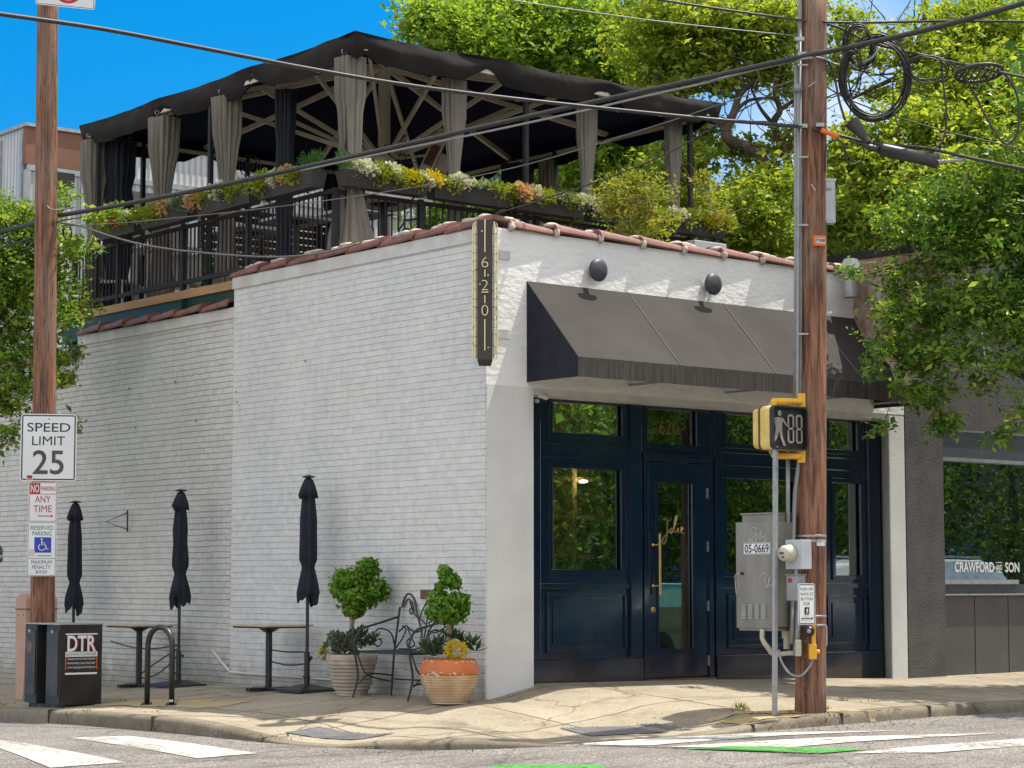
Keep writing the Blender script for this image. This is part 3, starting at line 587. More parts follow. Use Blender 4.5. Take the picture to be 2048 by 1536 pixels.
# clay coping
def coping(y0, y1, z, along, name, key1='tile'):
    g = MB(); mo = MB(); n = int(round((y1 - y0) / .6)); st = (y1 - y0) / n
    for i in range(n):
        a = y0 + i * st; L_ = st + .05; vs = []; fs = []; N_ = 10; K = 4
        jz = random.uniform(-.008, .012); jx = random.uniform(-.012, .012)
        for k in range(K + 1):
            t = k / K; s_ = a + L_ * t; r_ = .205 - .03 * t; hh = .105 - .03 * t
            for j in range(N_ + 1):
                an = math.pi * j / N_; u_ = .14 + jx - r_ * math.cos(an); zz = z + jz + .005 + hh * math.sin(an) ** .7 + .02 * (1 - t)
                vs.append((u_, s_, zz) if along == 'Y' else (s_, u_, zz))
            for j in range(N_ + 1):
                an = math.pi * (1 - j / N_); u_ = .14 + jx - (r_ - .018) * math.cos(an); zz = z + jz - .012 + (hh - .03) * math.sin(an) ** .7 + .02 * (1 - t)
                vs.append((u_, s_, zz) if along == 'Y' else (s_, u_, zz))
        m_ = 2 * (N_ + 1)
        for k in range(K):
            for j in range(m_): fs.append((k * m_ + j, k * m_ + (j + 1) % m_, (k + 1) * m_ + (j + 1) % m_, (k + 1) * m_ + j))
        fs.append(tuple(reversed(range(m_)))); fs.append(tuple(range(K * m_, K * m_ + m_))); g.add(vs, fs)
        if along == 'X' or a < 4.6:
            for q in range(3):
                s_ = a + (.03 if along == 'X' else .12) + q * .09; u_ = .1 + random.uniform(-.05, .04)
                c = (u_ - .02, s_, z + .112 - q * .012) if along == 'Y' else (s_, u_, z + .1 - q * .012)
                rr = (.09, .11, .035) if along == 'Y' else (.1, .09, .035)
                mo.blob(c, *rr, n=9, m=6, jit=.1)
            if along == 'X': mo.blob((a + .02, -.035, z + .02), .035, .045, .05, n=8, m=6, jit=.15)
    o = g.build(name, key1, BLD, auto=50)
    if mo.v: mo.build('mortar_bedding', 'mortar', o, smooth=True)
coping(.0, 4.8, 4.745, 'Y', 'coping'); coping(4.86, 8.6, 4.4, 'Y', 'coping'); coping(8.7, 14, 4.1, 'Y', 'coping'); coping(.28, 6.36, 4.745, 'X', 'coping')
# roof slab and body behind the walls
g = MB(); g.box(.34, 6.3, 4.3, 24, 3.9, 4.05); g.box(.34, 6.3, .32, 4.3, 4.25, 4.35); g.build('roof', 'greypanel', BLD)
# small marks and fixings on the side wall
g = MB()
for px, py in ((1790, 650), (1015, 770), (745, 810), (1135, 1000), (780, 1040), (1390, 890), (1385, 830)):
    p = PX(px / 2.926, 500 + py / 2.926, 0); g.blob((-.008 if p.y < 4.7 else .025, p.y, p.z), .007, .009, .012, jit=.3)
for px, py in ((761, 990), (763, 1036), (868, 450 + 100), (640 + 270 / 6, 900 + 170)):
    p = PX(px, py, 0); g.blob((-.002, p.y, p.z), .005, .005, .009, jit=.3)
g.build('wall_fixings', 'bark', BLD)
p = PX(855, 1188, 0); g = MB(); g.box(-.02, -.001, p.y - .1, p.y + .1, p.z - .05, p.z + .045); o = g.build('wall_plaque', 'mortar', None, bevel=.003); o.data.materials[0] = M['slat']; tag(o, 'small red brown plaque on the brick wall behind the bench', 'plaque')
# triangular hanging bracket
g = MB(); a = PX(257, 1022, 0); b = PX(257, 1062, 0); c = PX(216, 1044, -.05); c = Vector((-.34, a.y + .0, (a.z + b.z) / 2))
c = PX(216, 1044, -.0); c = Vector((-.03, c.y, c.z))
a = Vector((-.015, a.y, a.z + .01)); b = Vector((-.015, b.y, b.z - .01))
g.tube([a, b], .011, 6); g.tube([a - Vector((0, 0, .03)), c, b + Vector((0, 0, .03))], .008, 6)
tag(g.build('hanging_bracket', 'black'), 'thin black triangular bracket fixed to the white brick wall', 'bracket')
p = PX(2, 1108, .035)
text('e', 'sign_letter', 'signblack', (.03, p.y + .05, p.z), (0, -1, 0), (0, 0, 1), .22, .24, None, .004, .02); tag(bpy.data.objects['sign_letter'], 'black letter e on the brick wall at the left edge', 'sign letter')
# storefront -------------------------------------------------
SF = bpy.data.objects.new('shop_front', None); COL.objects.link(SF); SF.parent = BLD; SF['_w'] = [0, 0, 0]
YS = .3
opens = {'T1': (1.09, 2.13, 2.69, 3.03), 'W1': (1.09, 2.11, 1.26, 2.38), 'D': (2.39, 3.42, -.1, 2.53), 'T2': (2.44, 3.24, 2.63, 3.03), 'T3': (3.64, 4.78, 2.68, 3.03), 'W3': (3.63, 4.79, 1.24, 2.35), 'T4': (5.33, 5.88, 2.68, 3.03), 'W4': (5.41, 5.92, 1.21, 2.35)}
for k in ('T1', 'T2', 'T3', 'T4'):
    a = opens[k]; opens[k] = (a[0], a[1], a[2], 3.075)
xs = sorted({.6, 6.33} | {o[i] for o in opens.values() for i in (0, 1)}); zs = sorted({-.3, 3.16} | {o[i] for o in opens.values() for i in (2, 3)})
g = MB()
for xa, xb in zip(xs, xs[1:]):
    for za, zb in zip(zs, zs[1:]):
        cx, cz = (xa + xb) / 2, (za + zb) / 2
        if any(o[0] < cx < o[1] and o[2] < cz < o[3] for o in opens.values()): continue
        g.box(xa, xb, YS, YS + .1, za, zb)
def frame(g, x0, x1, z0, z1, w, d, y=YS):   # picture frame proud of the shop front, mitre free: verticals between horizontals
    g.box(x0 - w, x1 + w, y - d, y - .001, z1, z1 + w); g.box(x0 - w, x1 + w, y - d, y - .001, z0 - w, z0)
    g.box(x0 - w, x0, y - d, y - .001, z0, z1); g.box(x1, x1 + w, y - d, y - .001, z0, z1)
g.build('wall_panelling', 'navy', SF)
g = MB()
for x0, x1 in ((.62, .93), (2.19, 2.355), (3.46, 3.585), (4.86, 5.24), (6.0, 6.2)): g.box(x0, x1, YS - .045, YS - .001, .36, 3.13)
for x0, x1 in ((.62, 2.355), (3.46, 6.2)): g.box(x0, x1, YS - .06, YS - .001, -.1, .355)
for x0, x1 in ((.935, 2.185), (3.59, 4.855), (5.245, 5.995)): g.box(x0, x1, YS - .035, YS - .002, 1.09, 1.15); g.box(x0, x1, YS - .018, YS - .002, 2.46, 2.475); g.box(x0, x1, YS - .018, YS - .002, 2.6, 2.615)
g.build('pilasters', 'navy', SF, bevel=.006)
g = MB()
for a in ((1.06, 2.12, .46, 1.02), (3.7, 4.78, .46, 1.0), (5.32, 5.93, .46, .98)):
    g = MB(); frame(g, *a, .03, .022); g.box(a[0] + .06, a[1] - .06, YS - .012, YS - .001, a[2] + .06, a[3] - .06); g.build('raised_panel', 'navy', SF, bevel=.004)
for k, lab in (('T1', 'transom window above the left shop window'), ('W1', 'large left shop window'), ('T2', 'transom window lettered 620 above the door'), ('T3', 'transom window behind the crossing signal'), ('W3', 'shop window right of the door'), ('T4', 'small transom window right of the utility pole'), ('W4', 'narrow shop window right of the utility pole')):
    a = opens[k]; g = MB(); frame(g, a[0] + .03, a[1] - .03, a[2] + .03, a[3] - .03, .055, .02); f = g.build('window', 'navy', SF, bevel=.004); f['label'] = lab
    g = MB(); g.box(a[0], a[1], YS + .03, YS + .036, a[2], a[3]); g.build('pane', 'glass', f)
    g = MB(); g.box(a[1] - .075, a[1] - .05, YS + .04, YS + .075, a[2], a[3]); g.build('inner_frame', 'shelf', f)
    if k == 'T2': text('620', 'lettering', 'gold', ((a[0] + a[1]) / 2 - .02, YS + .024, 2.85), (1, 0, 0), (0, 0, 1), .27, .15, f, .0015, -.012)
D_ = bpy.data.objects.new('door', None); COL.objects.link(D_); D_.parent = BLD; D_['_w'] = [0, 0, 0]
g = MB(); dx0, dx1 = 2.46, 3.36; dz1 = 2.46
for b in ((dx0, 2.6, .14, dz1), (3.14, dx1, .14, dz1), (2.6, 3.14, 2.26, dz1), (2.6, 3.14, .14, .42)): g.box(b[0], b[1], YS - .01, YS + .04, b[2], b[3])
g.build('door_leaf', 'navy', D_)
g = MB(); frame(g, 2.615, 3.125, .435, 2.245, .02, .016, YS - .01); g.build('glazing_bead', 'navy', D_)
g = MB(); g.box(2.385, 2.455, YS - .04, YS + .05, .12, 2.47); g.box(3.365, 3.43, YS - .04, YS + .05, .12, 2.47); g.box(2.385, 3.43, YS - .04, YS + .05, 2.472, 2.545); g.box(2.37, 3.44, YS - .05, YS - .041, 2.5, 2.56); g.build('door_frame', 'navy', D_, bevel=.005)
g = MB(); g.box(2.6, 3.14, YS + .01, YS + .016, .42, 2.26); g.build('door_glass', 'glass', D_)
g = MB(); g.box(2.38, 3.42, YS - .08, YS + .05, .07, .118); g.build('threshold', 'greypanel', D_)
g = MB(); g.cyl((2.575, YS - .08, 1.02), (2.575, YS - .08, 1.68), .016); 
for z in (1.12, 1.56): g.cyl((2.53, YS - .012, z), (2.575, YS - .08, z), .009); g.lathe((2.53, YS - .02, z), [(.018, 0), (.02, .006), (.001, .02)], 12, (0, -1, 0))
g.build('handle', 'gold', D_, smooth=False)
g = MB(); g.lathe((2.535, YS - .012, .86), [(.034, 0), (.034, .008), (.022, .014), (.02, .02), (.001, .022)], 18, (0, -1, 0)); g.build('lock', 'gold', D_)
for z in (2.14, 1.55, .9, .3): g = MB(); g.box(3.352, 3.37, YS - .03, YS - .012, z - .055, z + .055); g.build('hinge', 'galv', D_)
# handwritten name on the door glass
base = Vector((2.86, YS + .004, 1.66)); sc_ = .27
strokes = [[(.02, .78), (.1, .9), (.2, .86), (.22, .5), (.2, .1), (.12, -.28), (-.02, -.42), (-.1, -.3), (0, -.05), (.25, .18), (.42, .4), (.36, .3), (.34, .2), (.42, .14), (.5, .24), (.48, .38), (.4, .4), (.5, .36), (.62, .5), (.78, .95), (.78, 1.05), (.7, .98), (.62, .6), (.62, .3), (.7, .2), (.82, .34), (.84, .42), (.84, .3), (.88, .18), (.98, .22), (1.08, .34), (1.12, .44), (1.04, .46), (1.0, .32), (1.06, .18), (1.2, .14)], [(.86, .6), (.88, .63)]]
g = MB()
for s_ in strokes: g.tube([base + Vector(((a - .55) * sc_ * .95, 0, b * sc_ * .8)) for a, b in [(q.x, q.y) for q in smooth_pts([(a, b, 0) for a, b in s_], 5)]], .0045, 5)
g.build('lettering', 'gold', D_)
# interior room behind the glass
RM = bpy.data.objects.new('dining_room', None); COL.objects.link(RM); RM.parent = BLD; RM['_w'] = [0, 0, 0]
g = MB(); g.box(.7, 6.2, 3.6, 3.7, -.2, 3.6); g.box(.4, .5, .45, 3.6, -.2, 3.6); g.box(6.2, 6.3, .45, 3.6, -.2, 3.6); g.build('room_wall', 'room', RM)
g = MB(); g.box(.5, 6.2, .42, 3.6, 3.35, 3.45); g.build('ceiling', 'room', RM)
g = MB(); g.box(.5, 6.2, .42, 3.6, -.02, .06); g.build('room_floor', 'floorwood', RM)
g = MB(); 
for z in (.95, 1.45, 1.93, 2.4): g.box(3.0, 5.9, 3.2, 3.58, z, z + .05)
for x in (3.0, 3.9, 4.85, 5.85): g.box(x, x + .07, 3.19, 3.58, .06, 2.9)
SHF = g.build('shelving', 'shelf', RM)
g = MB()
for z in (1.0, 1.5, 1.98, 2.45):
    x = 3.1
    while x < 5.8:
        h = random.uniform(.22, .32); g.lathe((x, 3.32, z), [(.036, 0), (.036, h * .6), (.014, h * .75), (.014, h)], 8); x += random.uniform(.085, .2)
bo = g.build('bottles', 'bottle', SHF); bo['kind'] = 'stuff'
for x, y, z in ((1.5, 1.3, 2.3), (3.1, 2.2, 2.5), (3.05, 3.1, 1.9), (4.0, 3.1, 2.38), (1.9, 2.6, 2.95), (2.62, 2.4, 2.98), (4.3, 2.5, 2.98)):
    g = MB(); g.lathe((x, y, z), [(.012, 0), (.05, .008), (.05, .022), (.01, .03)], 12); g.build('pendant_light', 'bulb', RM)
g = MB(); g.lathe((3.3, 1.4, 2.75), [(.01, -.15), (.13, -.12), (.17, 0), (.13, .12), (.01, .15)], 18); g.build('globe_shade', 'trim_white', RM)
for cx, cy in ((1.6, 1.3), (4.3, 1.3)):
    g = MB(); g.lathe((cx, cy, .06), [(.22, 0), (.22, .03), (.04, .05), (.04, .7), (.35, .72), (.35, .75)], 20); g.build('dining_table', 'shelf', RM)

# ------------------------------------------------------------ awning
AW = thing('awning', (0, 0, 0), 'sloping grey brown canvas awning over the shop front', 'awning')
g = MB(); nx = 40
for i in range(nx + 1):
    x = .53 + 5.3 * i / nx; sag = .03 * abs(math.sin(math.pi * (x - .53) / 1.41)) + .012 * noise.noise(Vector((x * 2.5, 0, 3)))
    for j in range(6):
        t = j / 5; g.v.append((x, -.8 * t, 4.23 - .84 * t - sag * math.sin(math.pi * t)))
for i in range(nx):
    for j in range(5): a = i * 6 + j; g.f.append((a, a + 6, a + 7, a + 1)); g.m.append(0)
g.build('canvas', 'awning', AW, smooth=True)
g = MB(); g.box(.53, 5.83, -.806, -.799, 3.19, 3.388); g.build('valance', 'valance', AW)
for x in (.53, 5.824):
    g = MB(); g.prism([(x, -.001, 4.225), (x, -.797, 3.387), (x, -.797, 3.19), (x, -.001, 3.19)], (.006, 0, 0)); g.build('side_panel', 'umb', AW)['label'] = 'side panel coloured dark navy for its shade'  # shade of the awning sides put into the colour as a darker navy cloth
g = MB()
for x in (1.93, 3.35, 4.77): g.bar((x, -.0, 4.232), (x, -.8, 3.394), .007, .012)
g.build('seam', 'valance_seam', AW)
g = MB()
for x in (.6, 1.93, 3.35, 4.77, 5.78): g.bar((x, -.02, 3.24), (x, -.78, 3.24), .025); 
g.bar((.56, -.775, 3.24), (5.8, -.775, 3.24), .025); g.build('awning_frame', 'galv', AW)

# ------------------------------------------------------------ round wall lamps
for i, (x, z) in enumerate(((1.40, 4.41), (3.08, 4.41), (4.76, 4.41))):
    t = thing('wall_lamp', (x, 0, z), ['round charcoal wall lamp nearest the vertical 620 sign', 'round charcoal wall lamp between the vertical sign and the utility pole', 'round charcoal wall lamp mostly hidden by the utility pole'][i], 'wall lamp', 'round lamps above the awning')
    g = MB(); g.lathe((x, -.13, z), [(.118, -.02), (.122, 0), (.11, .02), (.07, .035), (.001, .042)], 26, (0, -1, 0)); g.build('lamp_shade', 'lampdisc', t, auto=50)
    g = MB(); g.cyl((x, -.11, z), (x, -.0, z), .035); g.lathe((x, 0, z), [(.06, 0), (.06, .02)], 18, (0, -1, 0)); g.build('mount', 'trim_white', t)
# ------------------------------------------------------------ vertical 620 sign on the corner
ctr = PD(970, 580, 21.15); sn = -HV; sr = RV
SG = thing('blade_sign', (ctr.x, ctr.y, 3.3), 'tall narrow black sign reading 620 with pale neon tubes on the building corner', 'sign')
z0 = 3.34; z1 = 4.74; fc = Vector((ctr.x, ctr.y, 0))
g = MB(); g.obox((fc.x, fc.y, (z0 + z1) / 2), sr, HV, UV, .075, .07, (z1 - z0) / 2); 
g.prism([fc - sr * .075 - HV * .07 + UV * z0, fc + sr * .075 - HV * .07 + UV * z0, fc + sr * .06 + HV * .0 + UV * (z0 - .05), fc - sr * .06 + HV * .0 + UV * (z0 - .05)], HV * .06)
g.build('sign_box', 'signbox', SG, bevel=.004)
ff = fc - HV * .075
def onf(u, z): return ff + sr * u + UV * z - HV * .012
for s_, zc in (('6', 4.31), ('2', 4.08), ('0', 3.83)): text(s_, 'numeral', 'neon', ff - HV * .012 + UV * zc, sr, UV, .066, .105, SG, .004, -.02)
g = MB()
for a, b in ((4.41, 4.735), (4.165, 4.235), (4.005, 3.985), (3.9, 3.98), (3.43, 3.74)):
    if abs(a - b) > .03: g.tube([onf(0, a), onf(0, b)], .006, 6)
g.tube([onf(-.033, 4.01), onf(.033, 4.01)], .006, 6); g.build('neon_line', 'neon', SG)
for sd in (-1, 1):
    g = MB(); 
    for q, dd in ((.1, -.07), (.118, .0), (.092, .06), (.124, .05)):
        b = fc + sr * sd * q + HV * dd; g.tube([b + UV * (z0 + .02), b + UV * (z1 - .06), b + UV * (z1 - .02) - sr * sd * .01], .0055, 6)
    g.build('neon_tube', 'neon', SG)['label'] = 'pale neon tubes running up one side'
    g = MB(); random.seed(4 + sd)
    for i in range(15):
        z = z0 + .05 + i * .093 + random.uniform(-.02, .02); b = fc + sr * sd * .075 + HV * random.uniform(-.06, .05) + UV * z
        g.tube([b, b + sr * sd * .03 + UV * random.uniform(-.02, .02), b + sr * sd * .045 + UV * random.uniform(-.04, .04)], .004, 5)
        if i % 4 == 1: g.tube([b, b + sr * sd * .03, b + sr * sd * .03 - UV * .09], .004, 5)
    g.build('tube_clips', 'black', SG)
    g = MB(); b = fc + sr * sd * .083 + HV * .02; g.obox(b + UV * 4.04, sr, HV, UV, .004, .055, .66); g.build('side_rail', 'galv', SG)
g = MB()
for z in (4.47, 3.66): g.box(-.02, .3, -.012, .0 - .001, z - .045, z + .045); g.box(-.012, -.023, -.01, .12, z - .045, z + .045); g.obox((fc.x * .5, fc.y * .5, z), HV, RV, UV, .11, .02, .04)
g.build('mounting_bracket', 'clearpanel', SG)
g = MB()
for u, z in ((-.03, 4.62), (.03, 4.18), (-.05, 4.09), (.035, 3.46)): g.lathe(ff + sr * u + UV * z, [(.012, 0), (.01, .01), (.001, .014)], 10, -HV)
g.build('screw_caps', 'galv', SG)
# security camera by the shop front
p = PY(1082, 785, .05)
t = thing('security_camera', p, 'small white security camera in the corner under the awning', 'camera')
g = MB(); g.cyl(p + Vector((-.05, 0, -.02)), p + Vector((.06, -.03, -.05)), .03); g.build('camera_body', 'trim_white', t)
g = MB(); g.tube([p + Vector((-.0, .0, .0)), p + Vector((-.02, .02, .06)), p + Vector((-.05, .1, .06))], .012, 6); g.cyl(p + Vector((-.04, 0, -.09)), p + Vector((-.07, 0, -.09)), .02); g.build('mount', 'trim_white', t)

# ------------------------------------------------------------ neighbour on the right
NB = thing('grey_shop', (6.37, 0, 0), 'dark grey stucco shop with a tinted window lettered CRAWFORD', 'building')
g = MB(); g.box(6.375, 7.06, .0, .3, -.4, 5.2); g.box(7.06, 18, .0, .3, 3.02, 5.2); g.build('stucco_wall', 'greystucco', NB)
g = MB(); g.box(6.4, 18, .31, 12, 4.6, 5.0); g.build('roof', 'greypanel', NB)
g = MB(); g.box(7.06, 18, .08, .3, -.4, 1.0); g.build('lower_panel', 'greypanel', NB)
g = MB(); 
for x in (7.7, 8.35, 9.0): g.box(x, x + .006, .075, .079, -.2, .99)
g.build('panel_joint', 'black', NB)
g = MB(); g.box(7.06, 18, .03, .25, 2.68, 2.99); g.box(7.06, 18, .05, .25, 1.005, 1.135); g.box(11, 18, .05, .25, 1.136, 2.679); g.build('window_surround', 'lampdisc', NB)
g = MB(); g.box(7.062, 8.5, .02, .1, 1.137, 1.19); g.box(7.062, 12, .03, .2, 1.0, 1.02); g.box(7.062, 12, .02, .06, 2.99, 3.03); g.box(7.062, 12, .04, .1, 2.63, 2.678); g.box(7.07, 7.09, .06, .12, 1.19, 2.63); g.build('window_trim', 'galv', NB)
W5 = bpy.data.objects.new('window', None); COL.objects.link(W5); W5.parent = NB; W5['_w'] = [0, 0, 0]; W5.location = (-6.37, 0, 0)
g = MB(); g.box(7.07, 11, .13, .136, 1.1, 2.7); g.build('pane', 'glass_tint', W5)
text('CRAWFORD', 'lettering', 'signwhite', (7.77, .124, 1.345), (1, 0, 0), (0, 0, 1), .76, .125, W5, .0015, .02)
text('AND', 'lettering', 'signwhite', (8.25, .124, 1.345), (1, 0, 0), (0, 0, 1), .12, .065, W5, .0015, .01)
g = MB(); g.box(8.19, 8.31, .122, .124, 1.40, 1.408); g.box(8.19, 8.31, .122, .124, 1.28, 1.288); g.build('lettering_rule', 'signwhite', W5)
text('SON', 'lettering', 'signwhite', (8.51, .124, 1.345), (1, 0, 0), (0, 0, 1), .28, .125, W5, .0015, .02)
g = MB(); g.box(7.0, 12, 2.6, 2.7, -.4, 3.02); g.box(6.7, 17.9, 11.8, 11.99, -.4, 4.6); g.box(17.8, 18, .31, 11.79, -.4, 4.6); g.build('back_wall', 'greystucco', NB)
p = PY(1965, 735, -.01)
g = MB(); q = [PY(*a, -.008) for a in ((1962, 652), (1966, 690), (1970, 720), (1966, 745), (1962, 775))]; g.tube(q, .012, 5); g.build('wall_crack_filler', 'trim_white', NB)
# roof clutter seen over the shop fronts
g = MB(); a = PY(1560, 525, 3.5); b = PY(1840, 480, 5.0)
RB = thing('brick_parapet', (a.x, a.y, 4), 'red brick parapet with a dark metal cap behind the shop roofs', 'wall')
p0 = PD(1565, 545, 27); p1 = PD(1860, 500, 23.5)
g = MB(); d_ = (p1 - p0); d_.z = 0; d_.normalize(); nn = Vector((-d_.y, d_.x, 0))
for (za, zb, w, key, nm) in ((4.2, None, .1, 'redbrick', 'brick_face'), (None, None, .13, 'black', 'metal_cap')):
    g = MB(); A0 = PD(1560, 530, 27); B0 = PD(1860, 487, 23.5); o0 = 0 if nm == 'metal_cap' else -.09
    A1 = Vector((A0.x, A0.y, A0.z + o0)); B1 = Vector((B0.x, B0.y, B0.z + o0)); bt_ = .085 if nm == 'metal_cap' else 1.2
    g.prism([A1 - nn * w, B1 - nn * w, B1 - nn * w - UV * bt_, A1 - nn * w - UV * bt_], nn * w * 2); g.build(nm, key, RB)
p = PD(1702, 552, 24.6)
VT = thing('roof_vent', p, 'shiny galvanised box vent on the roof beside the utility pole', 'roof vent')
g = MB(); a = .085; g.add([p + RV * x + HV * y + UV * z for x, y, z in ((-a, 0, 0), (0, -a, 0), (a, 0, 0), (0, a, 0), (-a * 1.6, 0, .08), (0, -a * 1.6, .08), (a * 1.6, 0, .08), (0, a * 1.6, .08), (-a * .9, 0, .2), (0, -a * .9, .2), (a * .9, 0, .2), (0, a * .9, .2))], [(0, 1, 5, 4), (1, 2, 6, 5), (2, 3, 7, 6), (3, 0, 4, 7), (4, 5, 9, 8), (5, 6, 10, 9), (6, 7, 11, 10), (7, 4, 8, 11), (8, 9, 10, 11)]); g.build('vent_cowl', 'galv', VT)
g = MB(); g.cyl(p - UV * .25, p + UV * .01, .09); g.build('vent_pipe', 'galv', VT)
g = MB(); p = PY(1420, 500, 1.2); g.box(p.x - .25, p.x + .28, 1.2, 1.6, 4.3, p.z + .1); o = g.build('roof_hatch', 'poly', bevel=.01); tag(o, 'pale grey box on the roof below the right end planter', 'roof box')

# ------------------------------------------------------------ foliage helpers
def rnd(): return Vector((random.gauss(0, 1), random.gauss(0, 1), random.gauss(0, 1))).normalized()
def clump(g, c, rx, ry, rz, n, l, w, upb=.3, shell=.5):
    c = Vector(c)
    for _ in range(n):
        d = rnd(); k = random.uniform(shell, 1)
        p = c + Vector((d.x * rx * k, d.y * ry * k, d.z * rz * k)); q = (d + UV * upb + rnd() * .6).normalized()
        s_ = random.uniform(.7, 1.25); g.leaf(p, q, rnd(), l * s_, w * s_)
def rosette(g, c, n, l, w, lift=.5):
    for _ in range(n):
        a = random.uniform(0, 2 * math.pi); e = random.uniform(.05, lift * 1.7)
        d = Vector((math.cos(a), math.sin(a), e)).normalized(); s_ = random.uniform(.7, 1.1)
        g.leaf(Vector(c), d, UV, l * s_, w * s_, -.15)

# ------------------------------------------------------------ roof deck
FZ = 4.75
DK = thing('roof_deck', (.1, 3, 4.4), 'raised roof deck with a raw timber edge over a green steel beam', 'deck')
g = MB(); g.box(.2, 6.35, 3.1, 9.3, FZ - .05, FZ); g.build('deck_floor', 'floorwood', DK)
g = MB(); g.box(.1, .19, 4.86, 9.3, 4.64, 4.745); g.build('timber_edge', 'fascia', DK, bevel=.004)
g = MB(); g.box(.13, .16, 4.8, 9.3, 4.36, 4.635); g.box(.06, .2, 4.8, 9.3, 4.345, 4.36); g.box(.06, .125, 6.1, 6.14, 4.36, 4.63); g.box(.2, .24, 4.8, 9.3, 4.0, 4.636); g.build('steel_beam', 'beam', DK)
g = MB(); g.box(.3, 6.3, 3.1, 3.2, 4.3, 4.69); g.box(6.2, 6.3, 3.21, 9.2, 4.0, 4.69); g.build('joists', 'slat', DK)
def railing(a, b, posts, label):
    a = Vector(a); b = Vector(b); d = (b - a).normalized(); L_ = (b - a).length
    t = thing('railing', (a.x, a.y, FZ), label, 'railing', None)
    g = MB(); 
    for z, h in ((5.56, .045), (4.87, .055)): g.bar(a + UV * z, b + UV * z, .04, h)
    g.build('rails', 'rail', t)
    g = MB(); n = int(L_ / .092)
    for i in range(1, n): p = a + d * L_ * i / n; g.bar(p + UV * 4.9, p + UV * 5.54, .016)
    g.build('balusters', 'rail', t)
    for s_ in posts: p = a + d * s_; g = MB(); g.bar(p + UV * (FZ + .001), p + UV * 5.6, .06); g.build('post', 'rail', t)
    return t
railing((.2, 9.2, 0), (.2, 3.06, 0), (.05, 1.25, 2.9, 4.4), 'black metal railing along the brick side wall, left run of the deck')
railing((.2, 3.04, 0), (6.28, 3.04, 0), (.04, 1.24, 3.0, 4.3, 5.55, 6.04), 'black metal railing facing the shop front, right run of the deck')
# planters
KIND = {'O': 'fl_orange', 'Y': 'fl_yellow', 'G': 'fl_green', 'W': 'fl_white', 'S': 'fl_silver', 'R': 'fl_red', 'F': 'fl_fern', 'T': 'leaf_trail'}
def planter(x, y, L_, along, kinds, label):
    t = thing('planter', (x, y, 5.6), label, 'planter', 'planters hung along the deck railing'); random.seed(int(x * 100 + y * 37))
    def P(s_, o_, z): return (x + s_, y - o_, z) if along == 'X' else (x - o_, y + s_, z)
    zt, zb = 5.775, 5.6; e = .045
    vs = [P(0, 0, zt), P(L_, 0, zt), P(L_, .23, zt), P(0, .23, zt), P(e, .02, zb), P(L_ - e, .02, zb), P(L_ - e, .17, zb), P(e, .17, zb)]
    i_ = [P(.02, .02, zt), P(L_ - .02, .02, zt), P(L_ - .02, .21, zt), P(.02, .21, zt), P(.05, .03, zt - .05), P(L_ - .05, .03, zt - .05), P(L_ - .05, .18, zt - .05), P(.05, .18, zt - .05)]
    g = MB(); g.add(vs + i_, [(0, 1, 5, 4), (1, 2, 6, 5), (2, 3, 7, 6), (3, 0, 4, 7), (4, 5, 6, 7), (0, 8, 9, 1), (1, 9, 10, 2), (2, 10, 11, 3), (3, 11, 8, 0), (8, 12, 13, 9), (9, 13, 14, 10), (10, 14, 15, 11), (11, 15, 12, 8), (12, 15, 14, 13)]); g.build('planter_box', 'planter', t)
    g = MB()
    for s_ in (.2, L_ - .2): g.cyl(P(s_, .19, zb - .01), P(s_, .12, zb - .05), .012, n=6)
    g.build('hook', 'black', t)
    n = len(kinds); by = {}
    for i, k in enumerate(kinds): by.setdefault(k, []).append((i + .5) / n * L_)
    for k, ss in by.items():
        g = MB()
        for s_ in ss:
            w_ = L_ / n * .72; c = P(s_, .14, zt + .035)
            if k == 'F': 
                for q in range(5): cc = Vector(P(s_ + random.uniform(-w_, w_) * .6, random.uniform(.05, .16), zt + random.uniform(.05, .16))); clump(g, cc, .06, .06, .1, 90, .045, .012, .8)
            elif k == 'S':
                for q in range(5): rosette(g, P(s_ + random.uniform(-w_, w_) * .8, random.uniform(.1, .24), zt + random.uniform(-.03, .05)), 13, .15, .05, .6)
            elif k in 'YWOR':
                for q in range(5): cc = P(s_ + random.uniform(-w_, w_) * .8, random.uniform(.1, .24), zt + random.uniform(-.02, .08)); clump(g, cc, .09, .09, .075, 70, .045 if k != 'O' else .06, .04 if k != 'O' else .055)
            else:
                for q in range(5): cc = P(s_ + random.uniform(-w_, w_) * .9, random.uniform(.1, .25), zt + random.uniform(-.05, .06)); clump(g, cc, .1, .09, .08, 80, .05, .03)
        g.build({'O': 'amber_foliage', 'Y': 'yellow_flowers', 'G': 'lime_foliage', 'W': 'white_flowers', 'S': 'silver_leaves', 'R': 'russet_foliage', 'F': 'juniper', 'T': 'trailing_plant'}[k], KIND[k], t)
    g = MB()
    for i in range(9): cc = P(random.uniform(.1, L_ - .1), .12, zt + .0); clump(g, cc, .12, .1, .07, 75, .05, .026)
    g.build('green_foliage', 'leaf_shrub' if along == 'X' else 'fl_green', t)
PLF = [(.2, 1.2, 'FWWSGWGYGW', 'planter at the deck corner with juniper, white blooms and a large silver rosette'), (1.45, 1.18, 'YGWSSGG', 'planter above the vertical sign with yellow flowers trailing silver leaves'), (2.7, 1.12, 'OWGSTGW', 'planter with amber and white plants just right of the vertical sign'), (3.87, .95, 'WGSYO', 'short planter left of the rooftop shrub with pale green plants'), (5.12, 1.12, 'GWGSGYG', 'last planter at the right end of the deck with yellow blooms')]
for x, L_, k, lab in PLF: planter(x, 3.0, L_, 'X', k, lab)
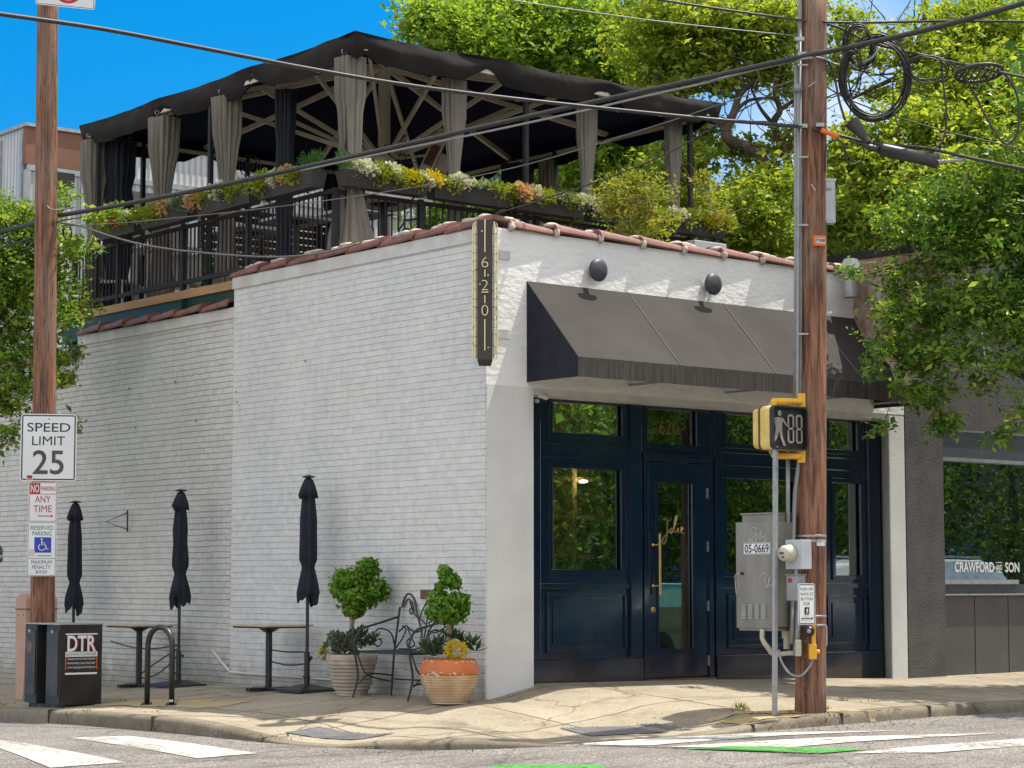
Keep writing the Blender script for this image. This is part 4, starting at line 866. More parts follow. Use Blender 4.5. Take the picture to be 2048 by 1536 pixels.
PLL = [(3.1, 1.2, 'FFGOSWGG', 'planter left of the deck corner with orange leaves and juniper tufts'), (4.42, 1.25, 'SGTWGO', 'planter with silver leaves and peach foliage above the step in the brick wall'), (5.85, 1.18, 'TSOGGG', 'planter with lime and peach foliage over the green beam'), (7.15, 1.02, 'WGRGOS', 'leftmost planter with russet and peach leaves near the left utility pole')]
for y, L_, k, lab in PLL: planter(.17, y, L_, 'Y', k, lab)

# ------------------------------------------------------------ big square canopy over the deck
CX, CY = 3.12, 6.1; EX0, EX1, EY0, EY1 = .35, 6.2, 2.83, 9.4; EZ = 7.39; PK = 8.12
CN = thing('deck_canopy', (CX, CY, FZ), 'large black fabric canopy on one cream mast over the roof deck', 'canopy')
PER = []; KN = 36
for i in range(KN): PER.append((EX0 + (EX1 - EX0) * i / KN, EY0, 'F', i / KN))
for i in range(KN): PER.append((EX1, EY0 + (EY1 - EY0) * i / KN, 'R', i / KN))
for i in range(KN): PER.append((EX1 - (EX1 - EX0) * i / KN, EY1, 'B', i / KN))
for i in range(KN): PER.append((EX0, EY1 - (EY1 - EY0) * i / KN, 'L', i / KN))
def ndist(t): return min(abs(t - q) for q in (0, 1 / 3, 2 / 3, 1))
def surf(off, name, key):
    g = MB(); n = len(PER); K = 8
    for j in range(K + 1):
        for x, y, s_, t in PER:
            k = j / K; sag = .055 * math.sin(math.pi * min(1, ndist(t) * 3 * 2) / 2) * 1.0
            ez = EZ - sag * .55 * (k ** .5); z = PK + (ez - PK) * k - .05 * math.sin(math.pi * k)
            g.v.append((CX + (x - CX) * k, CY + (y - CY) * k, z + off))
    for j in range(K):
        for i in range(n): i2 = (i + 1) % n; g.f.append((j * n + i, (j + 1) * n + i, (j + 1) * n + i2, j * n + i2)); g.m.append(0)
    return g.build(name, key, CN, smooth=True)
surf(0, 'roof_fabric', 'canopy'); surf(-.02, 'roof_lining', 'under')
def val(off, name, key):
    g = MB(); n = len(PER); K = 6; cx_, cy_ = CX, CY
    for j in range(K + 1):
        for i, (x, y, s_, t) in enumerate(PER):
            k = j / K; nd = ndist(t); sag = .055 * math.sin(math.pi * min(1, nd * 6) / 2)
            zt = EZ - sag * .55; gather = math.exp(-(nd / .035) ** 2); corner = min(t, 1 - t) < .02
            h_ = .30 - .17 * gather * (0 if corner else 1) + .02 * noise.noise(Vector((x, y, 1)) * 2)
            ox = 0; w = (.03 * math.sin(x * 9 + y * 11) * k + .045 * noise.noise(Vector((x * 2.2, y * 2.2, k * 2))) + .05 * math.sin(k * math.pi) * (1 - gather)) + off
            ox, oy = {'F': (0, -1), 'R': (1, 0), 'B': (0, 1), 'L': (-1, 0)}[s_]
            if t == 0: ox, oy = {'F': (-.7, -.7), 'R': (.7, -.7), 'B': (.7, .7), 'L': (-.7, .7)}[s_]; w = off
            g.v.append((x + ox * w - (x - cx_) * .02 * k, y + oy * w - (y - cy_) * .02 * k, zt - h_ * k))
    for j in range(K):
        for i in range(n): i2 = (i + 1) % n; g.f.append((j * n + i, (j + 1) * n + i, (j + 1) * n + i2, j * n + i2)); g.m.append(0)
    return g.build(name, key, CN, smooth=True)
val(0, 'valance', 'canopy'); val(-.02, 'valance_lining', 'under')
g = MB(); g.cyl((CX, CY, FZ), (CX, CY, PK - .08), .085, .08, 20); g.build('mast', 'strut', CN)
g = MB(); HZ_ = 6.72; g.lathe((CX, CY, HZ_), [(.1, -.16), (.17, -.15), (.17, -.06), (.14, -.05), (.14, .05), (.19, .06), (.19, .12), (.1, .13)], 20); g.build('hub', 'strut', CN, auto=40)
rp = []
for k in range(12):
    s_ = 'FRBL'[k // 3]; x, y = [(p[0], p[1]) for p in PER if p[2] == s_ and abs(p[3] - (k % 3) / 3) < 1e-6][0]; rp.append((x, y))
for x, y in rp:
    a = Vector((CX, CY, PK - .1)); b = Vector((CX + (x - CX) * .985, CY + (y - CY) * .985, EZ - .07))
    g = MB(); g.bar(a, b, .05, .07); g.build('rib', 'strut', CN)
    m_ = a.lerp(b, .56); g = MB(); dd = (m_ - a); dd.z = 0; dd.normalize(); g.bar(Vector((CX, CY, HZ_ + .07)) + dd * .15, m_ - UV * .03, .04, .055); g.build('strut', 'strut', CN)
g = MB()
for (x0, y0), (x1, y1) in zip(rp, rp[1:] + rp[:1]): g.bar((CX + (x0 - CX) * .975, CY + (y0 - CY) * .975, EZ - .16), (CX + (x1 - CX) * .975, CY + (y1 - CY) * .975, EZ - .16), .035, .05)
g.build('edge_frame', 'strut', CN)
for x, y in ((.42, 2.98), (3.05, 2.98), (5.82, 2.98), (.42, 6.05), (.42, 8.95), (6.1, 6.1), (6.1, 9.2), (3.0, 9.3), (1.3, 9.3)):
    g = MB(); g.bar((x, y + .08 if y < 3 else y, FZ + .002), (x, y + .08 if y < 3 else y, 7.25), .055); g.build('corner_post', 'rail', CN)
# heaters on the hub
for i, (dx_, dy_) in enumerate(((.55, -.35), (.75, -.15))):
    p = Vector((CX + dx_, CY + dy_, 6.85 - i * .3)); ax = (RV * .42 + UV * .9).normalized()
    t = thing('patio_heater', p, ['upper cream infrared heater fixed to the canopy mast', 'lower cream infrared heater fixed to the canopy mast'][i], 'heater', 'heaters on the canopy mast')
    g = MB(); g.obox(p, ax, HV, ax.cross(HV), .36, .05, .085); g.build('heater_body', 'strut', t, bevel=.01)
    g = MB(); g.obox(p - HV * .055 - ax * .03, ax, HV, ax.cross(HV), .15, .006, .06); g.build('heater_grille', 'slat', t)
    g = MB(); g.tube([Vector((CX, CY, p.z - .1)), p + HV * .05], .018, 6); g.build('heater_arm', 'strut', t)
g = MB()
for _ in range(10):
    a = random.uniform(0, 6.28); q = [Vector((CX + .2 * math.cos(a), CY + .2 * math.sin(a), HZ_ + .1))]
    for k in range(5): q.append(q[-1] + Vector((random.uniform(-.12, .12), random.uniform(-.12, .12), random.uniform(-.09, .1))))
    g.tube(smooth_pts(q, 3), .007, 5)
g.build('heater_wiring', 'cable', CN)
# curtains
def curtain(x, y, wt, tie, label, key='curtain', zt=7.14, tz=5.88, dx=0, dy=0, dep=.5, wb=None):
    wt *= .84; tie *= .8; t = thing('curtain', (x, y, zt), label, 'curtain', 'tied back curtains around the deck'); random.seed(int(x * 91 + y * 53)); ph = random.uniform(0, 6)
    g = MB(); N_ = 96; rows = []
    wb = wb or wt * .42
    prof = [(zt, wt * .5), (zt - .1, wt * .49), (zt - .45, wt * .47), ((zt + tz) / 2, wt * .38), (tz + .25, tie * .58), (tz, tie * .5), (tz - .15, tie * .55), (5.3, wb * .72), (5.0, wb), (FZ + .03, wb * 1.05)]
    for z, hw in prof:
        k = (zt - z) / (zt - tz) if z > tz else 1
        cx_ = x + dx * sm(k); cy_ = y + dy * sm(k)
        for j in range(N_):
            a = 2 * math.pi * j / N_; rip = (1 + .3 * abs(math.sin(7 * a + ph + .15 * math.sin(z * 4))) ** .6 - .22 + .1 * math.sin(5 * a + ph * 2 + z * 1.3) + .05 * math.sin(23 * a + z * 2)); 
            g.v.append((cx_ + math.cos(a) * hw * (rip if abs(math.cos(a)) < 2 else 1), cy_ + math.sin(a) * hw * dep * rip, z))
    for i in range(len(prof) - 1):
        for j in range(N_): g.f.append((i * N_ + j, i * N_ + (j + 1) % N_, (i + 1) * N_ + (j + 1) % N_, (i + 1) * N_ + j)); g.m.append(0)
    g.build('curtain_cloth', key, t, smooth=True)
    g = MB()
    for k in range(3): q = -wt * .35 + wt * .35 * k; g.tube([(x + q + .03 * math.cos(a / 8 * 6.283), y - .03, zt + .06 + .03 * math.sin(a / 8 * 6.283)) for a in range(8)], .006, 5, closed=True)
    g.build('curtain_rings', 'galv', t)
curtain(.5, 3.12, .42, .26, 'corner curtain tied to the nearest canopy post', dep=.9, wb=.26)
curtain(2.05, 3.2, .40, .18, 'curtain just right of the mast above the vertical sign'); curtain(4.15, 3.2, .36, .17, 'curtain above the middle of the shop awning'); curtain(5.66, 3.2, .33, .2, 'curtain at the right end of the canopy front')
def lc(px, py): p = PX(px, py, .42); return p.y
curtain(.47, lc(448, 250), .42, .2, 'curtain on the side run nearest the corner curtain', dy=.0, dep=1.0); curtain(.47, lc(322, 280), .44, .2, 'curtain on the side run between two planters of peach foliage', dy=.05, dep=1.0); curtain(.47, lc(184, 320), .42, .2, 'leftmost curtain beside the left utility pole', dep=1.0)
curtain(.75, lc(212, 320) + .25, .5, .42, 'dark navy curtain behind the leftmost curtain', 'curtain_dark', dep=1.0)
p = PX(1095, 330, 6.05); curtain(6.05, p.y, .3, .18, 'far curtain on the back right run of the canopy', dep=1.0, zt=7.12); curtain(5.9, p.y + .5, .5, .35, 'dark curtain beside the far back right curtain', 'curtain_dark', dep=1.0, zt=7.12)
curtain(.8, 4.95, .3, .22, 'dark curtain behind the second side curtain', 'curtain_dark', dep=1.0); curtain(4.6, 9.2, .8, .7, 'dark curtain hanging at the back of the deck by the slat screen', 'curtain_dark', dep=.3)

# deck furniture
def deck_table(px, py, D, s, label):
    p = PD(px, py, D); t = thing('bar_table', (p.x, p.y, FZ), label, 'table', 'white topped tables on the deck'); g = MB(); z = p.z
    g.box(p.x - s, p.x + s, p.y - s, p.y + s, z - .04, z); g.build('table_top', 'whitetop', t, bevel=.005)
    g = MB(); g.cyl((p.x, p.y, FZ + .03), (p.x, p.y, z - .07), .045); g.box(p.x - .25, p.x + .25, p.y - .035, p.y + .035, FZ, FZ + .03); g.lathe((p.x, p.y, z - .07), [(.05, 0), (.18, .028)], 16); g.build('pedestal', 'black', t)
deck_table(768, 402, 25.6, .42, 'white topped table nearest the deck corner, seen through the railing'); deck_table(715, 425, 26.6, .36, 'white table partly behind the nearest deck table')
deck_table(498, 460, 27.2, .38, 'white table left of the corner curtain, nearer of the pair'); deck_table(592, 438, 28.4, .36, 'white table left of the corner curtain, farther of the pair')
deck_table(322, 498, 29.2, .42, 'pale table behind the leftmost planters'); deck_table(1055, 450, 26.6, .42, 'white table low behind the railing just right of the vertical sign')
def chair(p, rz, key, label, grp):
    t = thing('deck_chair', (p[0], p[1], FZ), label, 'chair', grp, 0); c, s_ = math.cos(rz), math.sin(rz)
    def W_(a, b, z): return Vector((p[0] + a * c - b * s_, p[1] + a * s_ + b * c, FZ + z))
    ax, ay = Vector((c, s_, 0)), Vector((-s_, c, 0))
    g = MB(); g.obox(W_(0, 0, .44), ax, ay, UV, .22, .22, .02); g.build('seat', key, t, bevel=.008)
    g = MB()
    if key == 'black':
        for q in (-.09, .09): g.tube([W_(q + .07 * math.cos(a / 10 * 6.283), .21, .66 + .1 * math.sin(a / 10 * 6.283)) for a in range(10)], .01, 5, closed=True)
        g.tube([W_(-.2, .21, .44), W_(-.2, .22, .75), W_(-.1, .22, .86), W_(.1, .22, .86), W_(.2, .22, .75), W_(.2, .21, .44)], .013, 6)
    else: g.obox(W_(0, .22, .68), ax, ay, UV, .22, .018, .2)
    g.build('backrest', key, t)
    for a in (-.19, .19):
        for b in (-.19, .19): g = MB(); g.bar(W_(a, b, 0), W_(a, b, .42), .03); g.build('leg', key, t)
for px, D, rz, key, lab in ((722, 25.9, .3, 'black', 'black bistro chair with looped back left of the nearest deck table'), (806, 26.0, -1.2, 'black', 'black bistro chair with looped back right of the nearest deck table'), (1010, 26.6, .9, 'black', 'black bistro chair behind the railing left of the vertical sign top'), (545, 28.4, .6, 'black', 'black bistro chair between the two white deck tables'), (450, 27.6, 2.3, 'black', 'black bistro chair left of the nearer white table'), (232, 28.9, .64, 'chair', 'pale square backed chair at the left end of the deck'), (262, 29.4, .64, 'chair', 'second pale chair behind the left end railing'), (362, 29.0, -.9, 'chair', 'pale chair right of the leftmost deck table')):
    q = PD(px, 500, D); chair((q.x, q.y), rz, key, lab, 'chairs on the roof deck')
SS = thing('slat_screen', (2.4, 9.35, FZ), 'brown timber slat screen at the back of the roof deck', 'screen')
g = MB(); z = FZ
while z < 6.45: g.box(2.3, 5.25, 9.4, 9.42, z, z + .085); z += .105
g.build('slats', 'slat', SS)
for x in (2.3, 3.3, 4.3, 5.25): g = MB(); g.box(x, x + .08, 9.425, 9.5, FZ, 6.5); g.build('post', 'slat', SS)
# fan behind the orange plants
p = PD(500, 332, 27.5)
FN = thing('fan', (p.x, p.y, FZ), 'black round pedestal fan standing behind the orange planter leaves', 'fan')
g = MB(); 
for r_ in (.14, .1, .05): g.tube([p + RV * r_ * math.cos(a / 24 * 6.283) + UV * r_ * math.sin(a / 24 * 6.283) for a in range(24)], .006, 5, closed=True)
for a in range(12): g.tube([p + (RV * math.cos(a * .5236) + UV * math.sin(a * .5236)) * .02, p + (RV * math.cos(a * .5236) + UV * math.sin(a * .5236)) * .14], .003, 4)
g.build('fan_guard', 'black', FN)
g = MB(); g.cyl((p.x, p.y, FZ), p - UV * .13, .02); g.lathe((p.x, p.y, FZ), [(.18, 0), (.16, .03)], 18); g.build('fan_stand', 'black', FN)

# ------------------------------------------------------------ pale corrugated building behind on the left
c0 = PD(55, 253, 37.0)
PB = thing('corrugated_building', (c0.x, c0.y, 0), 'pale corrugated building with brown timber band far behind the deck', 'building')
def corr():
    m, N, L, B = newmat('corrugated_sheet'); v = coords(N, L); wv = N.new('ShaderNodeTexWave'); wv.wave_type = 'BANDS'; wv.bands_direction = 'DIAGONAL'; wv.inputs['Scale'].default_value = 5
    mp = N.new('ShaderNodeMapping'); mp.inputs['Scale'].default_value = (1, 1, 0); L.new(v, mp.inputs[0]); L.new(mp.outputs[0], wv.inputs['Vector'])
    c = mixc(N, L, .35, ramp(N, L, ntex(N, L, v, .5, 3), [(.35, (.66, .68, .68)), (.65, (.5, .53, .54))]), wv.outputs['Color'], 'MULTIPLY'); L.new(c, B.inputs['Base Color']); B.inputs['Roughness'].default_value = .4
    bump(N, L, B, wv.outputs['Fac'], .6, .03); return m
M['corr'] = corr()
ztop = c0.z
g = MB(); g.use('corr').box(c0.x, c0.x + 1.8, c0.y, c0.y + .1, -1.2, ztop - .75); g.box(c0.x + 1.8, c0.x + 14, c0.y, c0.y + .1, -1.2, ztop - .02); g.box(c0.x, c0.x + .1, c0.y + .101, c0.y + 12, -1.2, ztop - .001); g.build('wall_sheet', parent=PB)
g = MB(); g.box(c0.x - .02, c0.x + 1.75, c0.y - .02, c0.y + .12, ztop - .66, ztop); g.build('timber_band', 'brownside', PB)
g = MB(); g.box(c0.x - .06, c0.x + 14, c0.y - .06, c0.y + .2, ztop + .001, ztop + .06); g.box(c0.x - .06, c0.x + .2, c0.y + .201, c0.y + 12, ztop + .001, ztop + .06); g.box(c0.x, c0.x + 14, c0.y - .03, c0.y + .0, ztop - .77, ztop - .67)
g.build('trim', 'frame_grey', PB)
g = MB()
for x in (0, 1.1, 1.95, 3.3, 4.6, 5.6, 7.2, 9): g.box(c0.x + x - .06, c0.x + x + .06, c0.y - .05, c0.y - .001, -1, ztop - .78)
for y in (.15, 1.0, 3.0, 5.0): g.box(c0.x - .05, c0.x - .001, c0.y + y - .05, c0.y + y + .05, -1, ztop - .1)
for z in (3.2, 5.2, 6.4): g.box(c0.x + .07, c0.x + 14, c0.y - .03, c0.y - .002, z, z + .06)
g.build('wall_framing', 'frame_grey', PB)
g = MB(); g.box(c0.x + 2.1, c0.x + 3.2, c0.y - .02, c0.y - .001, 1, ztop - .9); g.box(c0.x + 4.75, c0.x + 5.0, c0.y - .04, c0.y - .001, 1, ztop - .9); g.build('dark_door', 'greypanel', PB)
g = MB(); g.box(c0.x + .35, c0.x + .75, c0.y - .35, c0.y - .06, ztop - 1.05, ztop - .8); g.build('floodlight', 'black', PB)
g = MB(); g.box(c0.x + .1, c0.x + 14, c0.y + .2, c0.y + 12, ztop - .3, ztop - .2); g.build('roof', 'greypanel', PB)

# ------------------------------------------------------------ utility poles
pr = PG(1620, 1424); PRX, PRY, PRZ = pr.x, pr.y, pr.z
def pole_axis(pts, D): return [PD(x, y, D) for x, y in pts]
DR = (Vector((PRX, PRY, 0)) - Vector((CAM.x, CAM.y, 0))).dot(HV)
a = Vector((PRX, PRY, PRZ - .3)); b = PD(1628, -60, DR)
PR = thing('utility_pole', (PRX, PRY, PRZ), 'brown wooden utility pole with conduits in front of the shop front', 'utility pole')
g = MB(); n = 14; g.tube([a.lerp(b, i / n) for i in range(n + 1)], [.146 - .022 * i / n + (.01 if i == 0 else 0) for i in range(n + 1)], 28); g.build('pole_shaft', 'pole', PR, smooth=True)
rr_ = .14
def att(px, py, back=0): return PD(px, py, DR - back)
g = MB(); 
g.tube([att(1600, -40, .06), att(1601, 600, .06), att(1601, 790, .06), att(1603, 885, .05), att(1590, 985, .08), att(1586, 1080, .1), att(1589, 1090, .1)], .021, 8)
g.build('conduit', 'conduit', PR, smooth=True)
g = MB(); g.tube([att(1606.5 - 15, 130, .09), att(1592, 500, .09), att(1590, 800, .09)], .019, 8); g.tube([att(1597, 185, .12), att(1596, 500, .12), att(1595, 790, .12), att(1591, 806, .12)], .017, 8); g.lathe(att(1596, 184, .12), [(.02, 0), (.045, .02), (.045, .05), (.02, .08)], 10); g.build('conduit', 'conduit', PR, smooth=True)
g = MB(); g.tube([att(1576, 905, .1), att(1576, 1080, .12)], .02, 8); g.tube([att(1597, 1200, .17), att(1594, 1280, .17), att(1592, 1310, .17)], .03, 8); g.tube([att(1585, 1200, .18), att(1583, 1288, .18)], .02, 8); g.build('conduit', 'conduit', PR, smooth=True)
g = MB(); 
for y in (314, 668, 130, 450): g = MB(); g.obox(att(1606, y, .13), RV, HV, UV, .05, .01, .008); g.build('conduit_clip', 'galv', PR)
for px, y in ((1620, 1073), (1620, 1083), (1624, 1233), (1624, 1251)): 
    c = att(1621, y); g = MB(); g.lathe(c - UV * .006, [(.146, 0), (.149, .002), (.149, .018), (.146, .02)], 24); g.build('steel_strap', 'galv', PR)
g = MB(); g.tube([att(1624, 1455 - 35, .148), att(1620, 1380, .145), att(1618, 1300, .143), att(1610, 1250, .15)], .006, 5); g.build('ground_wire', 'cable_grey', PR)
c = att(1642, 1087, .12); plate(c, RV * .9 + HV * .43, UV, .09, .045, .004, 'number_tag', 'signwhite', PR)
c = att(1639, 481, .15); pl = plate(c, RV * .98 + HV * .2, UV, .13, .1, .008, 'number_plate', 'orange', PR); 
text('P308', 'lettering', 'signblack', c + RV * .01 + Vector((0, 0, .002)) - HV * .0045, RV * .98 + HV * .2, UV, .085, .035, pl, .003, .01).parent = pl
g = MB(); c2 = c; rvv = (RV * .98 + HV * .2).normalized(); g.prism(rrect(c2 + rvv * .01, rvv, UV, .095, .05, .003), (HV * .98 - RV * .2) * -.0015); g.build('plate_ground', 'signwhite', pl)
for (x0, y0, x1, y1) in ((1617, 173, 1630, 164), (1622, 368, 1631, 381)):
    g = MB(); g.bar(att(x0, y0, .155), att(x1, y1, .15), .014, .004); g.build('staple_tag', 'signwhite', PR)
random.seed(77); g = MB()
for _ in range(40): q = PD(random.uniform(1604, 1644), random.uniform(900, 1390), DR); q = q - HV * math.sqrt(max(0, .142 ** 2 - ((q - Vector((PRX, PRY, 0))).dot(RV)) ** 2)) ; g.obox(q, RV, HV, UV, .006, .004, .0025)
g.build('old_staples', 'galv', PR)['kind'] = 'stuff'
def near(o): return Vector(o)
# box 820 on the pole
c = att(1656, 405, .0); u1 = RV; 
B8 = thing('meter_box', c, 'tall pale grey box numbered 820 high on the right utility pole', 'utility box')
g = MB(); g.obox(c, (-HV).cross(UV) * -1, HV, UV, .062, .06, .205); g.build('box_body', 'greybox', B8, bevel=.006)
g = MB(); g.obox(c + UV * .21, RV, HV, UV, .07, .068, .012); g.build('box_lid', 'greybox', B8)
g = MB(); g.obox(c - HV * .063 + RV * .005 - UV * .02, RV, HV, UV, .042, .003, .16); g.build('door_panel', 'greybox', B8, bevel=.002)
text('820', 'lettering', 'signdark', c - HV * .068 + UV * .115, RV, UV, .05, .03, B8, .001)
# stainless control cabinet, front faces -X
FX = Vector((-1, 0, 0))
def facing(px, py, D): return PD(px, py, D)
cf = PD(1511, 1150, DR - .08)            # centre of the cabinet's front face
cy_ = cf.y; x0 = cf.x; wy = .255; z0c = PD(1511, 1254, DR - .08).z; z1c = PD(1511, 1045, DR - .08).z
CB = thing('control_cabinet', (x0 + .15, cy_, z0c), 'stainless steel traffic cabinet numbered 05-0669 mounted on the utility pole', 'cabinet')
g = MB(); g.box(x0 + .018, x0 + .3, cy_ - wy + .01, cy_ + wy - .01, z0c, z1c); g.build('cabinet_body', 'steel', CB, bevel=.004)
g = MB(); g.box(x0, x0 + .016, cy_ - wy, cy_ + wy, z0c - .01, z1c + .005); g.build('cabinet_door', 'steel', CB, bevel=.003)
g = MB(); g.box(x0 + .02, x0 + .32, cy_ - wy * .8, cy_ + wy * .8 - .02, z1c + .001, z1c + .075); g.box(x0 + .0, x0 + .34, cy_ - wy * .84, cy_ + wy * .84 - .02, z1c + .076, z1c + .09); g.build('cabinet_hood', 'steel', CB)
g = MB(); g.box(x0 + .01, x0 + .3, cy_ - wy * .9, cy_ + wy * .9, z0c - .035, z0c - .011); g.build('cabinet_skirt', 'steel', CB)
def onc(px, py): p = PX(px, py, x0); return p
yv = Vector((0, -1, 0))
pc = onc(1514, 1097); lp = plate(pc + FX * .003, yv, UV, .35, .11, .006, 'number_sticker', 'signwhite', CB, .002); ring(pc + FX * .003, yv, UV, .35, .11, .006, .004, .004, .001, 'sticker_border', 'signblack', CB)
text('05-0669', 'lettering', 'signblack', pc + FX * .004, yv, UV, .31, .08, CB, .001, .012)
for i in range(4):
    g = MB()
    for j in range(6):
        p = onc(1489 + i * 13.3, 1211 + j * 4.9); g.obox(p + FX * .006, yv, FX, UV, .027, .006, .008)
    g.build('vent_louvres', 'galv', CB)
p = onc(1485, 1147); g = MB(); g.lathe(p, [(.014, 0), (.014, .02), (.001, .024)], 10, FX); g.build('cabinet_lock', 'black', CB)
g = MB(); random.seed(3)
q = [onc(a, b) + FX * .003 for a, b in ((1500, 1068), (1506, 1054), (1512, 1060), (1502, 1072), (1498, 1082), (1506, 1076), (1514, 1066), (1511, 1080), (1518, 1074), (1524, 1062), (1520, 1078), (1528, 1072), (1532, 1080), (1526, 1086))]
g.tube(smooth_pts(q, 4), .0022, 4)
q = [onc(a, b) + FX * .003 for a, b in ((1500, 1084), (1505, 1080), (1508, 1086), (1514, 1080))]; g.tube(q, .002, 4)
q = [onc(a, b) + FX * .003 for a, b in ((1519, 1158), (1526, 1147), (1534, 1148), (1530, 1160), (1535, 1176), (1541, 1150), (1536, 1172), (1545, 1168))]; g.tube(smooth_pts(q, 3), .0022, 4)
q = [onc(a, b) + FX * .003 for a, b in ((1473, 1188), (1471, 1165), (1471, 1150), (1478, 1147))]; g.tube(smooth_pts(q, 3), .0022, 4)
g.build('scratched_tag', 'signwhite', CB)
g = MB(); a_ = PD(1525, 1265, DR - .15); g.tube(smooth_pts([a_ + UV * .03, a_ - UV * .06, a_ - UV * .14 + RV * .05, PD(1548, 1308, DR - .12), PD(1580, 1306, DR - .12), PD(1592, 1306, DR - .15)], 4), .023, 10); g.build('cabinet_conduit', 'cream', CB, smooth=True)
g = MB(); a_ = PD(1573, 1255, DR - .02); g.cyl(a_ + UV * .05, a_ - UV * .1, .045); g.cyl(a_ - UV * .0, a_ - UV * .02, .055); g.cyl(a_ - UV * .1, a_ - UV * .2, .03); g.obox(PD(1596, 1296, DR - .2), RV, HV, UV, .028, .03, .075); g.build('conduit_fittings', 'cream', CB, bevel=.004)
# round electricity meter, front faces -X
c = PD(1591, 1109, DR - .4)
MT = thing('electricity_meter', c, 'pale grey electricity meter with a round glass face on the utility pole', 'meter')
g = MB(); g.box(c.x - .03, c.x + .11, c.y - .1, c.y + .1, c.z - .135, c.z + .135); g.build('meter_box', 'greybox', MT, bevel=.005)
g = MB(); g.lathe((c.x - .03, c.y + .03, c.z + .01), [(.083, 0), (.083, .02), (.075, .03), (.073, .09), (.06, .115), (.001, .125)], 24, FX); g.build('meter_dome', 'cream', MT, smooth=True)
g = MB(); g.box(c.x - .158, c.x - .15, c.y + .005, c.y + .055, c.z + .005, c.z + .02); g.box(c.x - .158, c.x - .15, c.y + .0, c.y + .03, c.z - .03, c.z - .02); g.build('meter_dial', 'signblack', MT)
g = MB(); g.cyl((c.x + .03, c.y + .02, c.z - .135), (c.x + .03, c.y + .02, c.z - .2), .02); g.bar((c.x + .1, c.y + .05, c.z), (PRX, PRY, c.z), .05); g.build('meter_conduit', 'galv', MT)
c = PD(1590, 1176, DR - .38)
SB = thing('switch_box', c, 'small dark grey switch box with a red sticker below the meter', 'utility box')
g = MB(); g.box(c.x - .035, c.x + .06, c.y - .075, c.y + .075, c.z - .115, c.z + .115); g.box(c.x - .045, c.x + .07, c.y - .085, c.y + .085, c.z + .1155, c.z + .125); g.build('box_body', 'darkgreybox', SB, bevel=.004)
g = MB(); g.box(c.x - .037, c.x - .0355, c.y + .005, c.y + .05, c.z + .05, c.z + .09); g.build('warning_sticker', 'signred', SB)
# push button sign and buttons
XV = Vector((1, 0, 0)); NYV = Vector((0, -1, 0))
c = PD(1613.5, 1208, DR - .5)
PS = thing('push_button_sign', c, 'small white sign reading PUSH OR WAVE AT BUTTON FOR with a walking figure and arrow', 'sign')
plate(c, XV, UV, .225, .375, .025, 'sign_plate', 'signwhite', PS); ring(c, XV, UV, .225, .375, .025, .007, .007, .001, 'sign_border', 'signblack', PS)
for s_, dz, w in (('PUSH OR', .137, .165), ('WAVE AT', .092, .175), ('BUTTON', .047, .155), ('FOR', .003, .08)): text(s_, 'lettering', 'signblack', c + UV * dz + NYV * .001, XV, UV, w, .026, PS, .001, .0)
g = MB(); g.obox(c + NYV * .002 - UV * .062, XV, NYV, UV, .03, .001, .033); g.obox(c + NYV * .002 - UV * .13, XV, NYV, UV, .075, .001, .0035); q = c + NYV * .002 - UV * .13 + XV * .085; g.add([q, q - XV * .022 + UV * .012, q - XV * .022 - UV * .012], [(0, 2, 1)]); g.build('symbol_panel', 'signblack', PS)
def walker(c, rv, uv, s, name, key, par, off):
    rv = Vector(rv); uv = Vector(uv); nv = rv.cross(uv).normalized(); g = MB(); c = Vector(c) + nv * off
    def P(x, y): return c + rv * x * s + uv * y * s
    g.add([P(.04 + .085 * math.cos(i * .5236), .41 + .085 * math.sin(i * .5236)) for i in range(12)], [tuple(range(12))])
    g.add([P(-.1, .29), P(.1, .29), P(.16, .2), P(.13, -.06), P(-.12, -.06), P(-.15, .16)], [(5, 4, 3, 2, 1, 0)])
    g.add([P(.1, .29), P(.16, .2), P(.3, .04), P(.34, .08), P(.2, .26)], [(0, 1, 2, 3, 4)]); g.add([P(-.1, .29), P(-.16, .26), P(-.3, .06), P(-.25, .02), P(-.13, .14)], [(0, 1, 2, 3, 4)])
    g.add([P(-.12, -.06), P(.02, -.06), P(-.06, -.3), P(-.26, -.5), P(-.32, -.45), P(-.17, -.27)], [(0, 5, 4, 3, 2, 1)]); g.add([P(-.0, -.06), P(.13, -.06), P(.17, -.28), P(.28, -.5), P(.19, -.52), P(.07, -.3)], [(0, 5, 4, 3, 2, 1)])
    return g.build(name, key, par)
walker(c - UV * .062, XV, UV, .055, 'walking_symbol', 'signwhite', PS, .005)
c = PD(1616, 1262, DR - .24)
PBN = thing('push_button', c, 'round black pedestrian push button on a yellow bracket below its sign', 'push button')
g = MB(); g.lathe(c, [(.05, -.03), (.055, 0), (.05, .04), (.03, .06), (.001, .062)], 20, NYV - RV * .3); g.build('button_housing', 'black', PBN, auto=40)
g = MB(); g.lathe(c - HV * .06, [(.02, 0), (.018, .012), (.001, .016)], 12, -HV); g.build('button', 'galv', PBN)
g = MB(); g.obox(c + RV * .05 - UV * .02, RV, HV, UV, .018, .03, .14); g.obox(c + RV * .04 - UV * .19, RV, HV, UV, .035, .04, .07); g.lathe(c + RV * .075 - UV * .19, [(.02, 0), (.02, .03), (.001, .035)], 10, RV); g.build('button_bracket', 'yellow', PBN, bevel=.005)
g = MB(); g.tube(smooth_pts([c + RV * .04 - UV * .26, c + RV * .01 - UV * .33, PD(1600, 1352, DR - .28), PD(1577, 1345, DR - .28), PD(1562, 1320, DR - .25), PD(1558, 1300, DR - .2)], 5), .011, 8); g.build('flexible_conduit', 'conduit', PBN, smooth=True)
